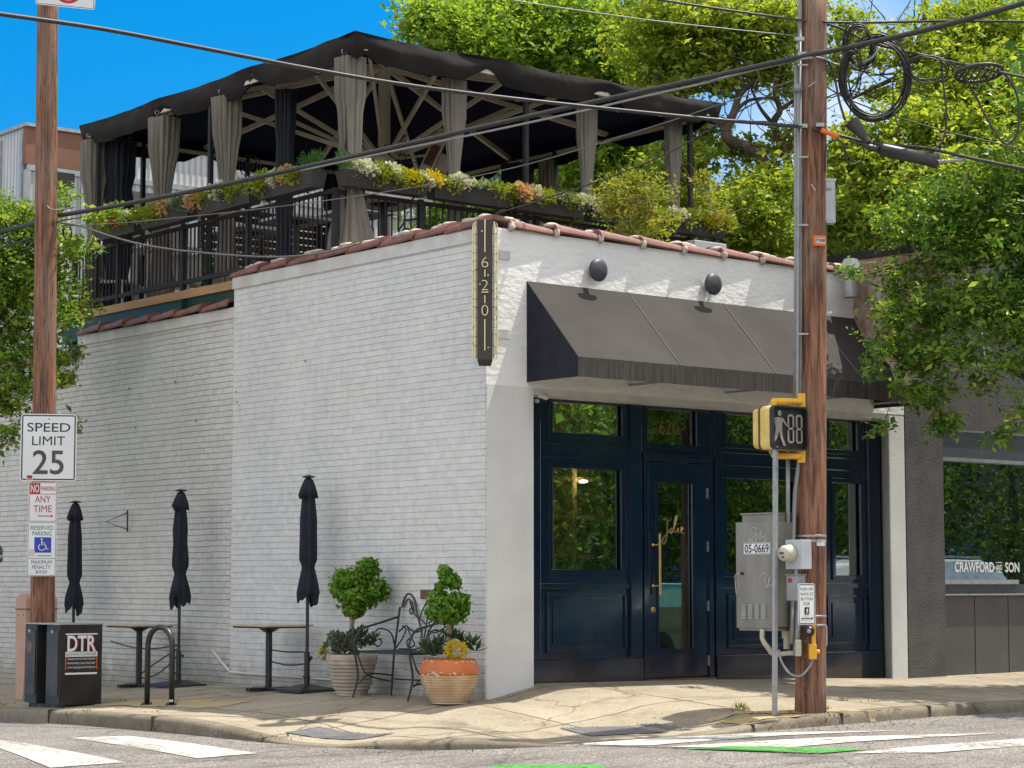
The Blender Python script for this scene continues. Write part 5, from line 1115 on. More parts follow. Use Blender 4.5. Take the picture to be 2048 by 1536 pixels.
g = MB(); g.tube([PD(1648, 1250, DR), PD(1652, 1254, DR), PD(1652, 1290, DR), PD(1647, 1296, DR)], .014, 8); g.build('side_bracket', 'galv', PBN)
# pedestrian countdown signal
c = PD(1577, 856, DR - .28); cx_, cyy, cz = c.x, c.y, c.z; sw, sh = .232, .205
PSG = thing('pedestrian_signal', (cx_, cyy, cz), 'yellow and black crossing signal showing a walking figure and 88 countdown', 'traffic signal')
def rb(x0, x1, y0, y1, z0, z1, r): # rounded in the X-Z plane
    return rrect(((x0 + x1) / 2, y1, (z0 + z1) / 2), XV, UV, x1 - x0, z1 - z0, r), Vector((0, y0 - y1, 0))
g = MB(); g.prism(*rb(cx_ - sw, cx_ + sw, cyy + .02, cyy + .145, cz - sh, cz + sh, .05)); g.prism(*rb(cx_ - sw + .012, cx_ + sw - .012, cyy + .165, cyy + .25, cz - sh + .015, cz + sh - .02, .05)); g.build('signal_housing', 'yellow2', PSG, bevel=.008)
g = MB(); g.prism(*rb(cx_ - sw - .004, cx_ + sw + .004, cyy + .146, cyy + .164, cz - sh - .004, cz + sh + .004, .05)); g.build('housing_seam', 'slat', PSG)
# visor: open hood round the face
A_ = rrect((cx_, cyy - .03, cz), XV, UV, sw * 2, sh * 2, .05); B_ = [p + Vector((0, .05, 0)) for p in A_]; A2 = rrect((cx_, cyy - .03, cz), XV, UV, sw * 2 - .03, sh * 2 - .03, .04); B2 = [p + Vector((0, .045, 0)) for p in A2]; n = len(A_)
g = MB(); g.add(A_ + B_ + A2 + B2, [(i, (i + 1) % n, n + (i + 1) % n, n + i) for i in range(n)] + [(2 * n + i, 3 * n + i, 3 * n + (i + 1) % n, 2 * n + (i + 1) % n) for i in range(n)] + [(i, 2 * n + i, 2 * n + (i + 1) % n, (i + 1) % n) for i in range(n)] + [tuple(range(3 * n, 4 * n))]); g.build('visor', 'black', PSG)
fy = cyy + .005
walker((cx_ - .125, fy, cz), XV, UV, .33, 'walking_symbol', 'legend', PSG, .0)
for k in (0, 1):
    x = cx_ + .035 + k * .112; g = MB(); w, h, t_ = .088, .27, .02
    for a0, a1, b0, b1 in ((-w / 2 + .015, w / 2 - .015, h / 2 - t_, h / 2), (-w / 2 + .015, w / 2 - .015, -h / 2, -h / 2 + t_), (-w / 2 + .015, w / 2 - .015, -t_ / 2, t_ / 2), (-w / 2, -w / 2 + t_, .012, h / 2 - .012), (-w / 2, -w / 2 + t_, -h / 2 + .012, -.012), (w / 2 - t_, w / 2, .012, h / 2 - .012), (w / 2 - t_, w / 2, -h / 2 + .012, -.012)):
        g.box(x + a0, x + a1, fy - .002 - (.001 if a0 == -w / 2 or a1 == w / 2 else 0), fy, cz - .005 + b0, cz - .005 + b1)
    g.build('digit', 'legend', PSG)
g = MB()
for x in (-.14, .1):
    for z, sg_ in ((sh, 1), (-sh, -1)): g.cyl((cx_ + x, cyy + .1, cz + z), (cx_ + x, cyy + .1, cz + z + .03 * sg_), .014, n=8)
g.build('clamp_screws', 'galv', PSG)
for sg_, py0, py1 in ((1, 801, 0), (-1, 912, 0)):
    g = MB(); e = PD(1602, py0, DR - .1); zz = cz + sg_ * (sh + .05); 
    g.tube(smooth_pts([(cx_ - .07, cyy + .12, cz + sg_ * (sh - .01)), (cx_ - .07, cyy + .12, zz - .01 * sg_), (cx_ - .04, cyy + .12, zz), (e.x - .08, e.y - .02, zz), (e.x, e.y, zz)], 3), .032, 10); g.obox((e.x, e.y, e.z), RV, HV, UV, .035, .05, .065); g.build('mounting_arm', 'yellow', PSG, bevel=.004)
# slim square post in front
pp = PG(1549, 1433); tp = PD(1551, 893, (Vector((pp.x, pp.y, 0)) - Vector((CAM.x, CAM.y, 0))).dot(HV))
SP = thing('sign_post', (pp.x, pp.y, pp.z), 'slim grey square steel post standing in front of the stainless cabinet', 'post')
g = MB(); g.bar((pp.x, pp.y, pp.z - .1), tp, .036, upv=(1, 0, 0)); g.build('post_tube', 'galv', SP)
g = MB(); g.lathe((pp.x, pp.y, pp.z - .01), [(.06, 0), (.04, .02)], 10); g.build('post_footing', 'kerb', SP)

# ------------------------------------------------------------ left pole, its signs
DL = 24.1; pl0 = PD(84, 1408, DL)
PL = thing('utility_pole', (pl0.x, pl0.y, gz(pl0.x, pl0.y)), 'reddish wooden utility pole carrying the speed limit sign at the left', 'utility pole')
b = PD(96, -60, DL); a = Vector((pl0.x, pl0.y, gz(pl0.x, pl0.y) - .2)); g = MB(); g.tube([a.lerp(b, i / 14) for i in range(15)], [.138 - .02 * i / 14 for i in range(15)], 28); g.build('pole_shaft', 'pole', PL, smooth=True)
g = MB(); q = [PD(x, y, DL - .135) for x, y in ((92, -30), (93, 120), (92, 240), (94, 412), (93, 520), (90, 700), (88, 820))]; g.tube(q, .005, 5); g.tube(smooth_pts([PD(94, 412, DL - .14), PD(103, 419, DL - .14), PD(124, 419, DL - .03), PD(150, 414, DL)], 4), .008, 5); g.build('ground_wire', 'cable_grey', PL)
SRV = (RV * math.cos(R(9)) + HV * math.sin(R(9))); SRV.normalize(); SN = SRV.cross(UV)
def sgn(px, py): return PD(px, py, DL - .17)
c = sgn(97, 895); T = thing('speed_limit_sign', c, 'white SPEED LIMIT 25 sign on the left utility pole', 'sign')
plate(c, SRV, UV, .612, .75, .035, 'sign_plate', 'signwhite', T); ring(c, SRV, UV, .612, .75, .035, .014, .012, .001, 'sign_border', 'signblack', T)
text('SPEED', 'lettering', 'signblack', c + UV * .225, SRV, UV, .47, .1, T, .002, .004); text('LIMIT', 'lettering', 'signblack', c + UV * .075, SRV, UV, .36, .1, T, .002, .0); text('25', 'numerals', 'signdark', c - UV * .165, SRV, UV, .34, .27, T, .002, .01)
g = MB(); q = c - SRV * .2 - UV * .33; g.obox(q, SRV, SN, UV, .036, .004, .026); s_ = g.build('sticker', 'signwhite', T); g = MB(); g.obox(q + SN * .002, SRV, SN, UV, .028, .0035, .018); g.build('sticker_print', 'signred', s_)
g = MB(); g.lathe(c + UV * .32, [(.01, 0), (.008, .006)], 8, SN); g.build('bolt', 'galv', T)
c = sgn(85.5, 1004); T = thing('no_parking_sign', c, 'white and red NO PARKING ANY TIME sign below the speed limit sign', 'sign')
plate(c, SRV, UV, .312, .445, .025, 'sign_plate', 'signwhite', T); ring(c, SRV, UV, .312, .445, .025, .006, .006, .001, 'sign_border', 'signred', T)
g = MB(); q = c - SRV * .085 + UV * .15 + SN * .0015; g.obox(q, SRV, SN, UV, .055, .0005, .058); g.obox(c + UV * .088 + SN * .0015, SRV, SN, UV, .14, .0005, .003); g.build('red_panel', 'signred', T)
text('NO', 'lettering', 'signwhite', c - SRV * .085 + UV * .15, SRV, UV, .088, .085, T, .004, .008); text('PARKING', 'lettering', 'signred', c + SRV * .057 + UV * .15, SRV, UV, .155, .05, T, .002, .008)
text('ANY', 'lettering', 'signred', c + UV * .032, SRV, UV, .17, .075, T, .002, .004); text('TIME', 'lettering', 'signred', c - UV * .075, SRV, UV, .2, .075, T, .002, .0)
g = MB(); q = c - UV * .155 + SN * .002 + SRV * .03; g.obox(q - SRV * .01, SRV, SN, UV, .07, .0005, .005); e = q + SRV * .09; g.add([e, e - SRV * .03 + UV * .016, e - SRV * .03 - UV * .016], [(0, 1, 2)]); g.build('arrow', 'signred', T)
c = sgn(83.5, 1098); T = thing('reserved_parking_sign', c, 'white and green RESERVED PARKING sign with blue wheelchair symbol, lowest on the left pole', 'sign')
plate(c, SRV, UV, .315, .6, .025, 'sign_plate', 'signwhite', T); ring(c, SRV, UV, .315, .6, .025, .005, .006, .001, 'sign_border', 'signgreen', T)
for s_, dz, w, h in (('RESERVED', .235, .25, .048), ('PARKING', .172, .21, .048), ('MAXIMUM', -.145, .22, .04), ('PENALTY', -.2, .2, .04), ('$250', -.255, .12, .036)): text(s_, 'lettering', 'signgreen', c + UV * dz, SRV, UV, w, h, T, .002, .0)
g = MB(); g.obox(c - UV * .105 + SN * .0015, SRV, SN, UV, .145, .0005, .002); q = c - UV * .075 + SRV * .03 + SN * .0015; g.obox(q, SRV, SN, UV, .075, .0005, .004); g.build('green_rule', 'signgreen', T)
q = c + UV * .045 + SRV * .01; g = MB(); g.obox(q + SN * .0015, SRV, SN, UV, .092, .0005, .085); g.build('symbol_panel', 'signblue', T)
g = MB(); o_ = q + SN * .004
g.tube([o_ - SRV * .008 + (SRV * math.cos(a / 20 * 5 + 2.1) + UV * math.sin(a / 20 * 5 + 2.1)) * .036 - UV * .025 for a in range(17)], .005, 5); g.lathe(o_ - SRV * .012 + UV * .062, [(.011, 0), (.011, .002)], 10, SN)
g.tube([o_ - SRV * .012 + UV * .045, o_ - SRV * .01 + UV * .0, o_ + SRV * .03 - UV * .0, o_ + SRV * .045 - UV * .05, o_ + SRV * .062 - UV * .045], .006, 5); g.tube([o_ - SRV * .01 + UV * .024, o_ + SRV * .025 + UV * .022], .005, 5); g.build('wheelchair_symbol', 'signwhite', T)
g = MB(); g.obox(c - SRV * .115 - UV * .04 + SN * .002, SRV, SN, UV, .038, .001, .038); g.build('small_sticker', 'trim_white', T)
c = PD(133, -22, DL - .17); T = thing('overhead_sign', c, 'white sign with a red mark, mostly above the frame on the left pole', 'sign'); rv2 = (SRV + UV * -.06).normalized(); uv2 = (UV + SRV * .06).normalized()
plate(c, rv2, uv2, .66, .42, .03, 'sign_plate', 'signwhite', T); ring(c, rv2, uv2, .66, .42, .03, .006, .01, .001, 'sign_border', 'signblack', T)
g = MB(); nv_ = rv2.cross(uv2); cc_ = c + rv2 * .02 + nv_ * .002; K = 28; g.add([cc_ + (rv2 * math.cos(i / K * 6.2832) + uv2 * math.sin(i / K * 6.2832)) * .165 for i in range(K)] + [cc_ + (rv2 * math.cos(i / K * 6.2832) + uv2 * math.sin(i / K * 6.2832)) * .13 for i in range(K)], [(i, (i + 1) % K, K + (i + 1) % K, K + i) for i in range(K)]); g.build('red_ring', 'signred', T)

# ------------------------------------------------------------ news boxes
DB = 23.1; A0 = PD(115, 1415, DB); zb = gz(A0.x, A0.y); zt = PD(115, 1250, DB).z
t = thing('newspaper_box', (A0.x, A0.y, zb), 'black double newspaper box with a white DTR DOWNTOWNER panel on its side', 'newspaper box')
g = MB(); g.box(A0.x + .012, A0.x + .52, A0.y, A0.y + .3, zb + .03, zt); g.box(A0.x + .012, A0.x + .52, A0.y + .53, A0.y + .8, zb + .03, zt); g.box(A0.x + .14, A0.x + .52, A0.y + .301, A0.y + .529, zb + .03, zt); g.box(A0.x + .05, A0.x + .49, A0.y + .03, A0.y + .77, zb - .03, zb + .029); g.build('box_body', 'newsbox', t, bevel=.004)
for y0_, w_d in ((A0.y + .02, .26), (A0.y + .55, .23)):
    g = MB(); g.box(A0.x, A0.x + .011, y0_, y0_ + w_d, zb + .12, zt - .06); g.build('box_door', 'newsdoor', t, bevel=.003)
    g = MB(); g.box(A0.x - .008, A0.x - .001, y0_ + .1, y0_ + .15, zt - .09, zt - .055); g.build('coin_plate', 'galv', t)
g = MB(); g.box(A0.x - .02, A0.x + .525, A0.y - .01, A0.y + .81, zt + .0005, zt + .012); g.build('box_lid', 'galv', t)
g = MB(); g.box(A0.x + .1, A0.x + .139, A0.y + .38, A0.y + .45, zt - .2, zt - .1); g.build('red_handle', 'signred', t)
g = MB(); g.box(A0.x + .09, A0.x + .139, A0.y + .36, A0.y + .40, zt - .28, zt - .205); g.build('handle_plate', 'signwhite', t)
g = MB(); ly = A0.y + .67; lz = zt - .25; K = 14; g.add([(A0.x - .0025, ly + math.cos(i / K * 6.2832) * .075 * (1 if i % 2 else .6), lz + math.sin(i / K * 6.2832) * .085 * (1 if i % 2 else .6)) for i in range(K)], [tuple(range(K))]); g.build('leaf_stain', 'groove', t)
q = Vector((A0.x + .27, A0.y - .003, zt - .2)); 
text('DTR', 'lettering', 'signred', q + Vector((.012, .0005, 0)), XV, UV, .34, .16, t, .001, .03); text('DTR', 'lettering', 'signwhite', q, XV, UV, .34, .17, t, .003, .02)
g = MB(); g.obox(q - UV * .115, XV, NYV, UV, .19, .001, .026); g.obox(q + UV * .1, XV, NYV, UV, .19, .001, .007); g.obox(q - UV * .32, XV, NYV, UV, .19, .001, .01); g.build('white_band', 'signwhite', t)
text('DOWNTOWNER', 'lettering', 'signblack', q - UV * .115, XV, UV, .36, .034, t, .002, .0)
for s_, dz in (('TRIANGLE DOWNTOWNER MAGAZINE', .165), ('PROMOTING LOCAL SINCE 2009', .21), ('WWW.TRIANGLEDOWNTOWNER.COM', .255)): text(s_, 'lettering', 'signwhite', q - UV * dz, XV, UV, .33, .022, t, .002, .0)
g = MB(); 
for x in (-.185, .185): g.obox(q - UV * .21 + XV * x, XV, NYV, UV, .004, .001, .07)
g.build('orange_edge', 'orange', t)
c = PD(38, 1400, 25.2); zt2 = PD(38, 1185, 25.2).z; zb2 = gz(c.x, c.y)
TB = thing('dispenser_box', (c.x, c.y, zb2), 'tan plastic dispenser box with a rounded top behind the left pole', 'dispenser')
g = MB(); w_ = .26; prof = [(-w_ / 2 * .72, 0), (w_ / 2 * .72, 0), (w_ / 2, .62 * (zt2 - zb2)), (w_ / 2, zt2 - zb2 - .09)] + [(math.cos(R(a)) * w_ / 2, zt2 - zb2 - .09 + math.sin(R(a)) * .08) for a in range(15, 180, 15)] + [(-w_ / 2, zt2 - zb2 - .09), (-w_ / 2, .62 * (zt2 - zb2))]
g.prism([(c.x, c.y + a, zb2 + b) for a, b in prof], (.4, 0, 0)); g.build('box_body', 'tan', TB, bevel=.008)
g = MB(); g.box(c.x - .006, c.x + .4, c.y - w_ / 2 - .006, c.y + w_ / 2 + .006, zt2 - .2, zt2 - .185); g.build('lid_seam', 'brownside', TB)
g = MB(); 
for y in (-.07, .07): g.lathe((c.x - .0, c.y + y, zt2 - .26), [(.008, 0), (.006, .006)], 8, FX)
g.build('screws', 'black', TB)
# bike rack
a = PG(294, 1410); b = PG(343, 1411); zt_ = PD((294 + 343) / 2 + 2, 1250, (a - CAM).dot(HV)).z
BR = thing('bike_rack', ((a.x + b.x) / 2, (a.y + b.y) / 2, a.z), 'black inverted U bike rack on the pavement in front of the outdoor tables', 'bike rack')
dd = (b - a); dd.z = 0; L_ = dd.length; dd.normalize(); pts = [a - UV * .0]; rr = L_ / 2
cz_ = zt_ - rr - .03; m_ = (a + b) / 2
pts = [Vector((a.x, a.y, a.z)), Vector((a.x, a.y, cz_))] + [Vector((m_.x, m_.y, cz_)) - dd * rr * math.cos(R(q)) + UV * rr * 1.05 * math.sin(R(q)) for q in range(15, 180, 15)] + [Vector((b.x, b.y, cz_)), Vector((b.x, b.y, b.z))]
g = MB(); g.tube(pts, .03, 14); g.build('hoop', 'newsbox', BR, smooth=True)
for q in (a, b): g = MB(); g.lathe(Vector((q.x, q.y, q.z)), [(.08, 0), (.08, .01), (.001, .012)], 4); g.lathe((q.x + .05, q.y, q.z), [(.01, 0), (.008, .03)], 6); g.lathe((q.x - .05, q.y, q.z), [(.01, 0), (.008, .03)], 6); g.build('base_plate', 'newsbox', BR)
g = MB(); g.lathe(b - HV * .028 + UV * .05, [(.02, 0), (.001, .002)], 12, -HV); g.build('white_sticker', 'signwhite', BR)

# ------------------------------------------------------------ closed umbrellas and tables on the side pavement
def closed_umbrella(y, zt, zb, zbase, label, lean=.0):
    x = -.33; t = thing('closed_umbrella', (x, y, zbase), label, 'umbrella', 'closed umbrellas along the brick wall'); random.seed(int(y * 77))
    H = zt - zb; prof = [(.0, .02), (.02, .045), (.1, .075), (.2, .095), (.205, .06), (.3, .068), (.45, .08), (.62, .078), (.8, .086), (H - .42, .082), (H - .36, .062), (H - .33, .06), (H - .25, .08), (H - .16, .098), (H - .06, .108), (H, .1)]
    g = MB(); N_ = 48; ph = random.uniform(0, 6)
    for i, (dz, r_) in enumerate(prof):
        for j in range(N_):
            a_ = 2 * math.pi * j / N_; k = min(1, dz / .3); rip = 1 + (.14 * math.sin(6 * a_ + ph + dz * .8 + .5 * math.sin(dz * 5 + ph)) + .1 * math.sin(3 * a_ + 2 * ph - dz * 2.2) + .05 * math.sin(13 * a_ + ph * 3 + dz * 3) + .04 * math.sin(dz * 17 + a_ * 2)) * k
            zz = zt - dz - (.055 * math.sin(4 * a_ + ph) + .04 * math.sin(3 * a_ + ph * 2) if i == len(prof) - 1 else 0) - (.03 * math.sin(4 * a_) if i == 3 else 0)
            g.v.append((x + math.cos(a_) * r_ * rip + lean * dz, y + math.sin(a_) * r_ * rip * 1.1, zz))
    for i in range(len(prof) - 1):
        for j in range(N_): g.f.append((i * N_ + j, i * N_ + (j + 1) % N_, (i + 1) * N_ + (j + 1) % N_, (i + 1) * N_ + j)); g.m.append(0)
    g.build('umbrella_cloth', 'umb', t, smooth=True)
    g = MB(); g.lathe((x, y, zt - .0), [(.065, .0), (.075, .012), (.02, .028), (.001, .032)], 20); g.build('top_cap', 'black', t)
    g = MB(); g.cyl((x, y, zbase + .02), (x + lean * H, y, zb + .15), .019, n=12); g.build('umbrella_pole', 'black', t)
    g = MB(); g.cyl((x, y, zbase + .04), (x, y, zbase + .42), .032, n=12); g.lathe((x + .04, y, zbase + .36), [(.012, 0), (.02, .02)], 8, (1, 0, 0)); g.lathe((x - .03, y + .02, zbase + .16), [(.012, 0), (.012, .12)], 6, (0, -1, 0)); g.build('pole_socket', 'black', t)
    g = MB(); g.add([(x + sx * .25, y + sy * .25, zbase) for sx, sy in ((-1, -1), (1, -1), (1, 1), (-1, 1))] + [(x + sx * .24, y + sy * .24, zbase + .03) for sx, sy in ((-1, -1), (1, -1), (1, 1), (-1, 1))] + [(x + sx * .04, y + sy * .04, zbase + .08) for sx, sy in ((-1, -1), (1, -1), (1, 1), (-1, 1))], [(0, 1, 5, 4), (1, 2, 6, 5), (2, 3, 7, 6), (3, 0, 4, 7), (4, 5, 9, 8), (5, 6, 10, 9), (6, 7, 11, 10), (7, 4, 8, 11), (8, 9, 10, 11)]); g.build('umbrella_base', 'black', t)
closed_umbrella(2.68, 2.29, .98, gz(-.33, 2.68), 'closed dark umbrella nearest the potted trees'); closed_umbrella(5.38, 2.23, .92, gz(-.33, 5.38), 'closed dark umbrella between the two outdoor tables', .0); closed_umbrella(8.0, 2.17, .82, gz(-.33, 8), 'closed dark umbrella just right of the left utility pole', .0)
def cafe_table(y, z, label):
    x = -.45; zg = gz(x, y); t = thing('cafe_table', (x, y, zg), label, 'table', 'outdoor tables along the brick wall')
    g = MB(); g.box(x - .3, x + .3, y - .42, y + .42, z - .022, z); g.build('table_top', 'tabletop', t, bevel=.004)
    g = MB(); g.box(x - .26, x + .26, y - .33, y + .33, z - .04, z - .0225); g.build('top_support', 'slat', t)
    g = MB(); g.cyl((x, y, zg + .04), (x, y, z - .041), .037, n=14); g.lathe((x, y, z - .09), [(.04, 0), (.12, .045)], 14); g.build('column', 'black', t)
    g = MB(); g.obox((x, y, zg + .02), (1, 0, 0), (0, 1, 0), UV, .27, .045, .02); g.obox((x, y, zg + .019), (0, 1, 0), (1, 0, 0), UV, .27, .045, .018); g.build('table_base', 'black', t, bevel=.008)
cafe_table(3.25, .7, 'outdoor table with a weathered top left of the potted trees'); cafe_table(6.1, .66, 'outdoor table with a weathered top partly behind the bike rack')
g = MB(); q = [(-.06, 7.5, .42), (-.1, 6.9, .36), (-.2, 6.2, .36), (-.33, 5.6, .4), (-.35, 5.35, .42)]; g.tube(smooth_pts(q, 5), .009, 6); g.tube(smooth_pts([(-.33, 5.35, .4), (-.42, 5.9, .15), (-.45, 6.1, .02), (-.42, 5.7, .08), (-.33, 5.4, .3)], 5), .008, 6); tag(g.build('security_cable', 'cable'), 'dark security cable linking the farther table and its umbrella', 'cable', )
g = MB(); q = [(-.4, 3.3, .42), (-.36, 3.0, .4), (-.33, 2.7, .4), (-.3, 2.68, .3), (-.36, 3.0, .26), (-.42, 3.3, .3)]; g.tube(smooth_pts(q, 5), .008, 6); tag(g.build('security_cable', 'cable'), 'dark security cable linking the nearer table and its umbrella', 'cable')
g = MB(); g.tube(smooth_pts([(-.04, 5.1, .36), (-.04, 4.75, .15), (-.04, 4.6, .12), (-.035, 3.4, .11), (-.035, 1.9, .1)], 4), .014, 8); tag(g.build('wall_pipe', 'cornice', smooth=True), 'thin painted pipe along the foot of the brick wall', 'pipe')

# ------------------------------------------------------------ bench
y0b, y1b = .42, 1.36; xf, xb = -.6, -.13; zg = gz(-.4, .9); zs = .46
BN = thing('bench', (-.4, .9, zg), 'black wrought iron garden bench with a butterfly scroll back between the pots', 'bench')
g = MB(); ns = 12
for i in range(ns): x = xf + .03 + (xb - xf - .06) * i / (ns - 1); g.bar((x, y0b, zs), (x, y1b, zs), .022, .006)
g.build('seat', 'iron', BN)
g = MB(); g.bar((xf, y0b, zs - .012), (xf, y1b, zs - .012), .02); g.bar((xb, y0b, zs - .012), (xb, y1b, zs - .012), .02); g.bar((xf, y0b, zs - .012), (xb, y0b, zs - .012), .02); g.bar((xf, y1b, zs - .012), (xb, y1b, zs - .012), .02); g.tube([(xb, y0b, .16), (xb, y1b, .16)], .009, 6); g.tube([(xf + .02, y0b, .14), (xb, y0b, .2)], .009, 6); g.build('seat_frame', 'iron', BN)
for y in (y0b, y1b):
    g = MB(); g.tube(smooth_pts([(xf - .05, y, zg), (xf + .01, y, .2), (xf - .02, y, .4), (xf - .03, y, .56), (xf + .05, y, .68), (xf + .2, y, .72), (xb + .05, y, .8)], 5), .012, 7); g.build('front_leg_and_arm', 'iron', BN)
    g = MB(); g.tube([(xb - .04, y, zg), (xb, y, zs), (xb + .07, y, .9)], .012, 7); g.build('back_leg', 'iron', BN)
    g = MB(); g.tube(smooth_pts([(xf + .0, y, zs - .02), (xf + .12, y, .22), (xb - .05, y, .14)], 5), .008, 6); g.tube(smooth_pts([(xf + .02, y, .12), (xf + .16, y, .22), (xb - .03, y, .2)], 5), .008, 6)
    g.tube(smooth_pts([(xb, y, zs + .05), (xb - .05, y, .64), (xb - .2, y, .68), (xb - .28, y, .58), (xb - .22, y, .5), (xb - .16, y, .54), (xb - .19, y, .58)], 5), .008, 6); g.build('side_scrolls', 'iron', BN)
def bk(u, v): return (xb + .005 + v * .13, (y0b + y1b) / 2 + u * .47, zs + v * .62)
g = MB()
for s_ in (1, -1):
    S = lambda L__: g.tube([Vector(q) for q in smooth_pts([bk(s_ * a, b) for a, b in L__], 5)], .008, 6)
    g.tube([Vector(q) for q in smooth_pts([bk(s_ * a, b) for a, b in ((1, .7), (.98, .82), (.86, .93), (.62, .86), (.35, .55), (.12, .3), (.06, .05))], 5)], .011, 6)
    S([(.92, .7), (.85, .84), (.68, .8), (.55, .66), (.62, .6), (.7, .66), (.64, .7)]); S([(.75, .8), (.5, .6), (.2, .5), (.06, .45)]); S([(.96, .3), (.75, .4), (.6, .36), (.35, .3), (.1, .34)])
    S([(.98, .02), (.78, .2), (.72, .34), (.86, .4)]); S([(.66, .36), (.45, .2), (.3, .1), (.5, .04), (.6, .14), (.52, .2)]); S([(.06, .05), (.3, .02), (.55, .02), (.85, .02)]); S([(.3, .52), (.2, .7), (.1, .86), (.16, .93), (.22, .88)])
g.tube([bk(0, 0), bk(0, .62)], .008, 6); g.build('backrest', 'iron', BN)

# ------------------------------------------------------------ potted trees
def pot(x, y, zg, r, h, keyb, name_l):
    t = thing('potted_tree', (x, y, zg), name_l, 'potted tree'); return t
# pale pot
x, y = -.4, 1.74; zg = gz(x, y); t = pot(x, y, zg, .27, .4, 'potwhite', 'clipped tree in a pale ribbed pot at the left end of the bench')
g = MB(); prof = [(.155, 0)]; nrg = 9
for i in range(nrg):
    z_ = .02 + i * .037; r_ = .16 + .1 * (i / nrg) ** .75; prof += [(r_ - .004, z_), (r_ + .012, z_ + .009), (r_ + .014, z_ + .027), (r_ - .002, z_ + .0345)]
prof += [(.262, .36), (.27, .37), (.272, .42), (.24, .425), (.235, .38)]; g.lathe((x, y, zg), prof, 40); g.build('pot', 'potwhite', t, auto=60)
g = MB(); g.lathe((x, y, zg + .37), [(.235, 0), (.001, .03)], 20); g.build('soil', 'bark', t)
g = MB(); 
for k in range(4): a_ = k * 1.57; g.tube(smooth_pts([(x + .02 * math.cos(a_), y + .02 * math.sin(a_), zg + .38), (x + .014 * math.cos(a_ + 1.3), y + .014 * math.sin(a_ + 1.3), zg + .6), (x + .02 * math.cos(a_ + 2.6), y + .02 * math.sin(a_ + 2.6), zg + .85)], 4), .013, 6)
g.build('trunk', 'palebark', t)
def topi(t, blobs, D, n):
    g = MB()
    for px, py, rx, ry in blobs:
        c = PD(px, py, D); k = D / FP
        for _ in range(int(n * rx * ry / 950)):
            d = rnd(); kk = random.uniform(.55, 1.12) if random.random() < .93 else random.uniform(1.1, 1.4); p = c + RV * d.x * rx * k * kk + HV * d.y * rx * k * kk + UV * d.z * ry * k * kk
            nd = (d + rnd() * .9 + UV * .35).normalized(); s_ = random.uniform(.014, .028) * (1 if kk < 1.1 else .8); u_ = nd.cross(rnd()).normalized(); w_ = nd.cross(u_)
            g.add([p + (u_ * math.cos(a) + w_ * math.sin(a)) * s_ + nd * (.008 if i % 2 else 0) for i, a in enumerate((0, 1.05, 2.1, 3.14, 4.19, 5.24))], [(0, 1, 2, 3, 4, 5)])
    g.build('crown', 'leaf_top', t)
random.seed(11)
Dp = (Vector((x, y, 0)) - Vector((CAM.x, CAM.y, 0))).dot(HV)
topi(t, [(686, 1158, 22, 20), (712, 1160, 30, 24), (735, 1140, 22, 20), (752, 1180, 24, 22), (715, 1195, 36, 26), (684, 1180, 22, 18), (708, 1222, 20, 14), (737, 1128, 17, 11), (768, 1190, 9, 8)], Dp, 720)
g = MB(); 
for px, py, r_ in ((662, 1300, .1), (680, 1285, .11), (690, 1300, .11), (706, 1290, .11), (672, 1275, .07), (700, 1278, .09)): c = PD(px, py, Dp); clump(g, c, r_, r_, r_ * .8, 130, .05, .032)
g.build('trailing_plant', 'leaf_trail', t)
g = MB()
for px, py in ((725, 1275), (740, 1290), (748, 1280), (730, 1292), (716, 1268)): rosette(g, PD(px, py, Dp), 16, .15, .05, .8)
g.build('sage_plant', 'leaf_sage', t)
g = MB(); clump(g, PD(645, 1308, Dp), .04, .05, .07, 90, .03, .02); g.build('yellow_flowers', 'fl_yellow', t)
# orange pot
x, y = -.47, -.02; zg = gz(x, y); t = pot(x, y, zg, .29, .44, 'potcream', 'clipped tree in a round orange and cream pot at the building corner')
g = MB(); g.use('potcream'); prof = [(.175, 0)]; H_ = .42
def rad(z): k = z / H_; return .17 + .125 * math.sin(min(1, k * 1.25) * math.pi / 2) - .035 * max(0, (k - .72) / .28) ** 1.6
nr_ = 10
for i in range(nr_): z_ = .015 + i * .0265; prof += [(rad(z_) - .009, z_), (rad(z_ + .006) + .004, z_ + .006), (rad(z_ + .017) + .004, z_ + .019), (rad(z_ + .0265) - .009, z_ + .0255)]
g.lathe((x, y, zg), prof, 48); o = g.build('pot', parent=t, auto=60)
g = MB(); g.lathe((x, y, zg), [(rad(.28) - .003, .281), (rad(.3) + .001, .29), (rad(.33) + .001, .32), (rad(.36) + .001, .35), (rad(.39), .385), (rad(.41), .41), (rad(.42) - .012, .432), (rad(.42) - .03, .42), (rad(.4) - .04, .36)], 48); g.build('orange_rim', 'potorange', t, smooth=True)
g = MB(); random.seed(21)
for k in range(34):
    a_ = random.uniform(math.pi * .9, math.pi * 1.9); z_ = random.choice((.283, .288, .30, .305, .40, .41)) + random.uniform(-.004, .008); r_ = rad(z_) + .0035; w_ = random.uniform(.02, .08); h_ = random.uniform(.003, .008)
    g.add([(x + r_ * math.cos(a_ + w_ * q), y + r_ * math.sin(a_ + w_ * q), zg + z_ + s_ * h_ + random.uniform(-.002, .002)) for q, s_ in ((-1, -1), (0, -1.2), (1, -1), (1, 1), (0, 1.3), (-1, 1))], [(0, 1, 4, 5), (1, 2, 3, 4)])
g.build('worn_patches', 'potchip', t)
g = MB(); g.lathe((x, y, zg + .38), [(.24, 0), (.001, .03)], 20); g.build('soil', 'bark', t)
g = MB()
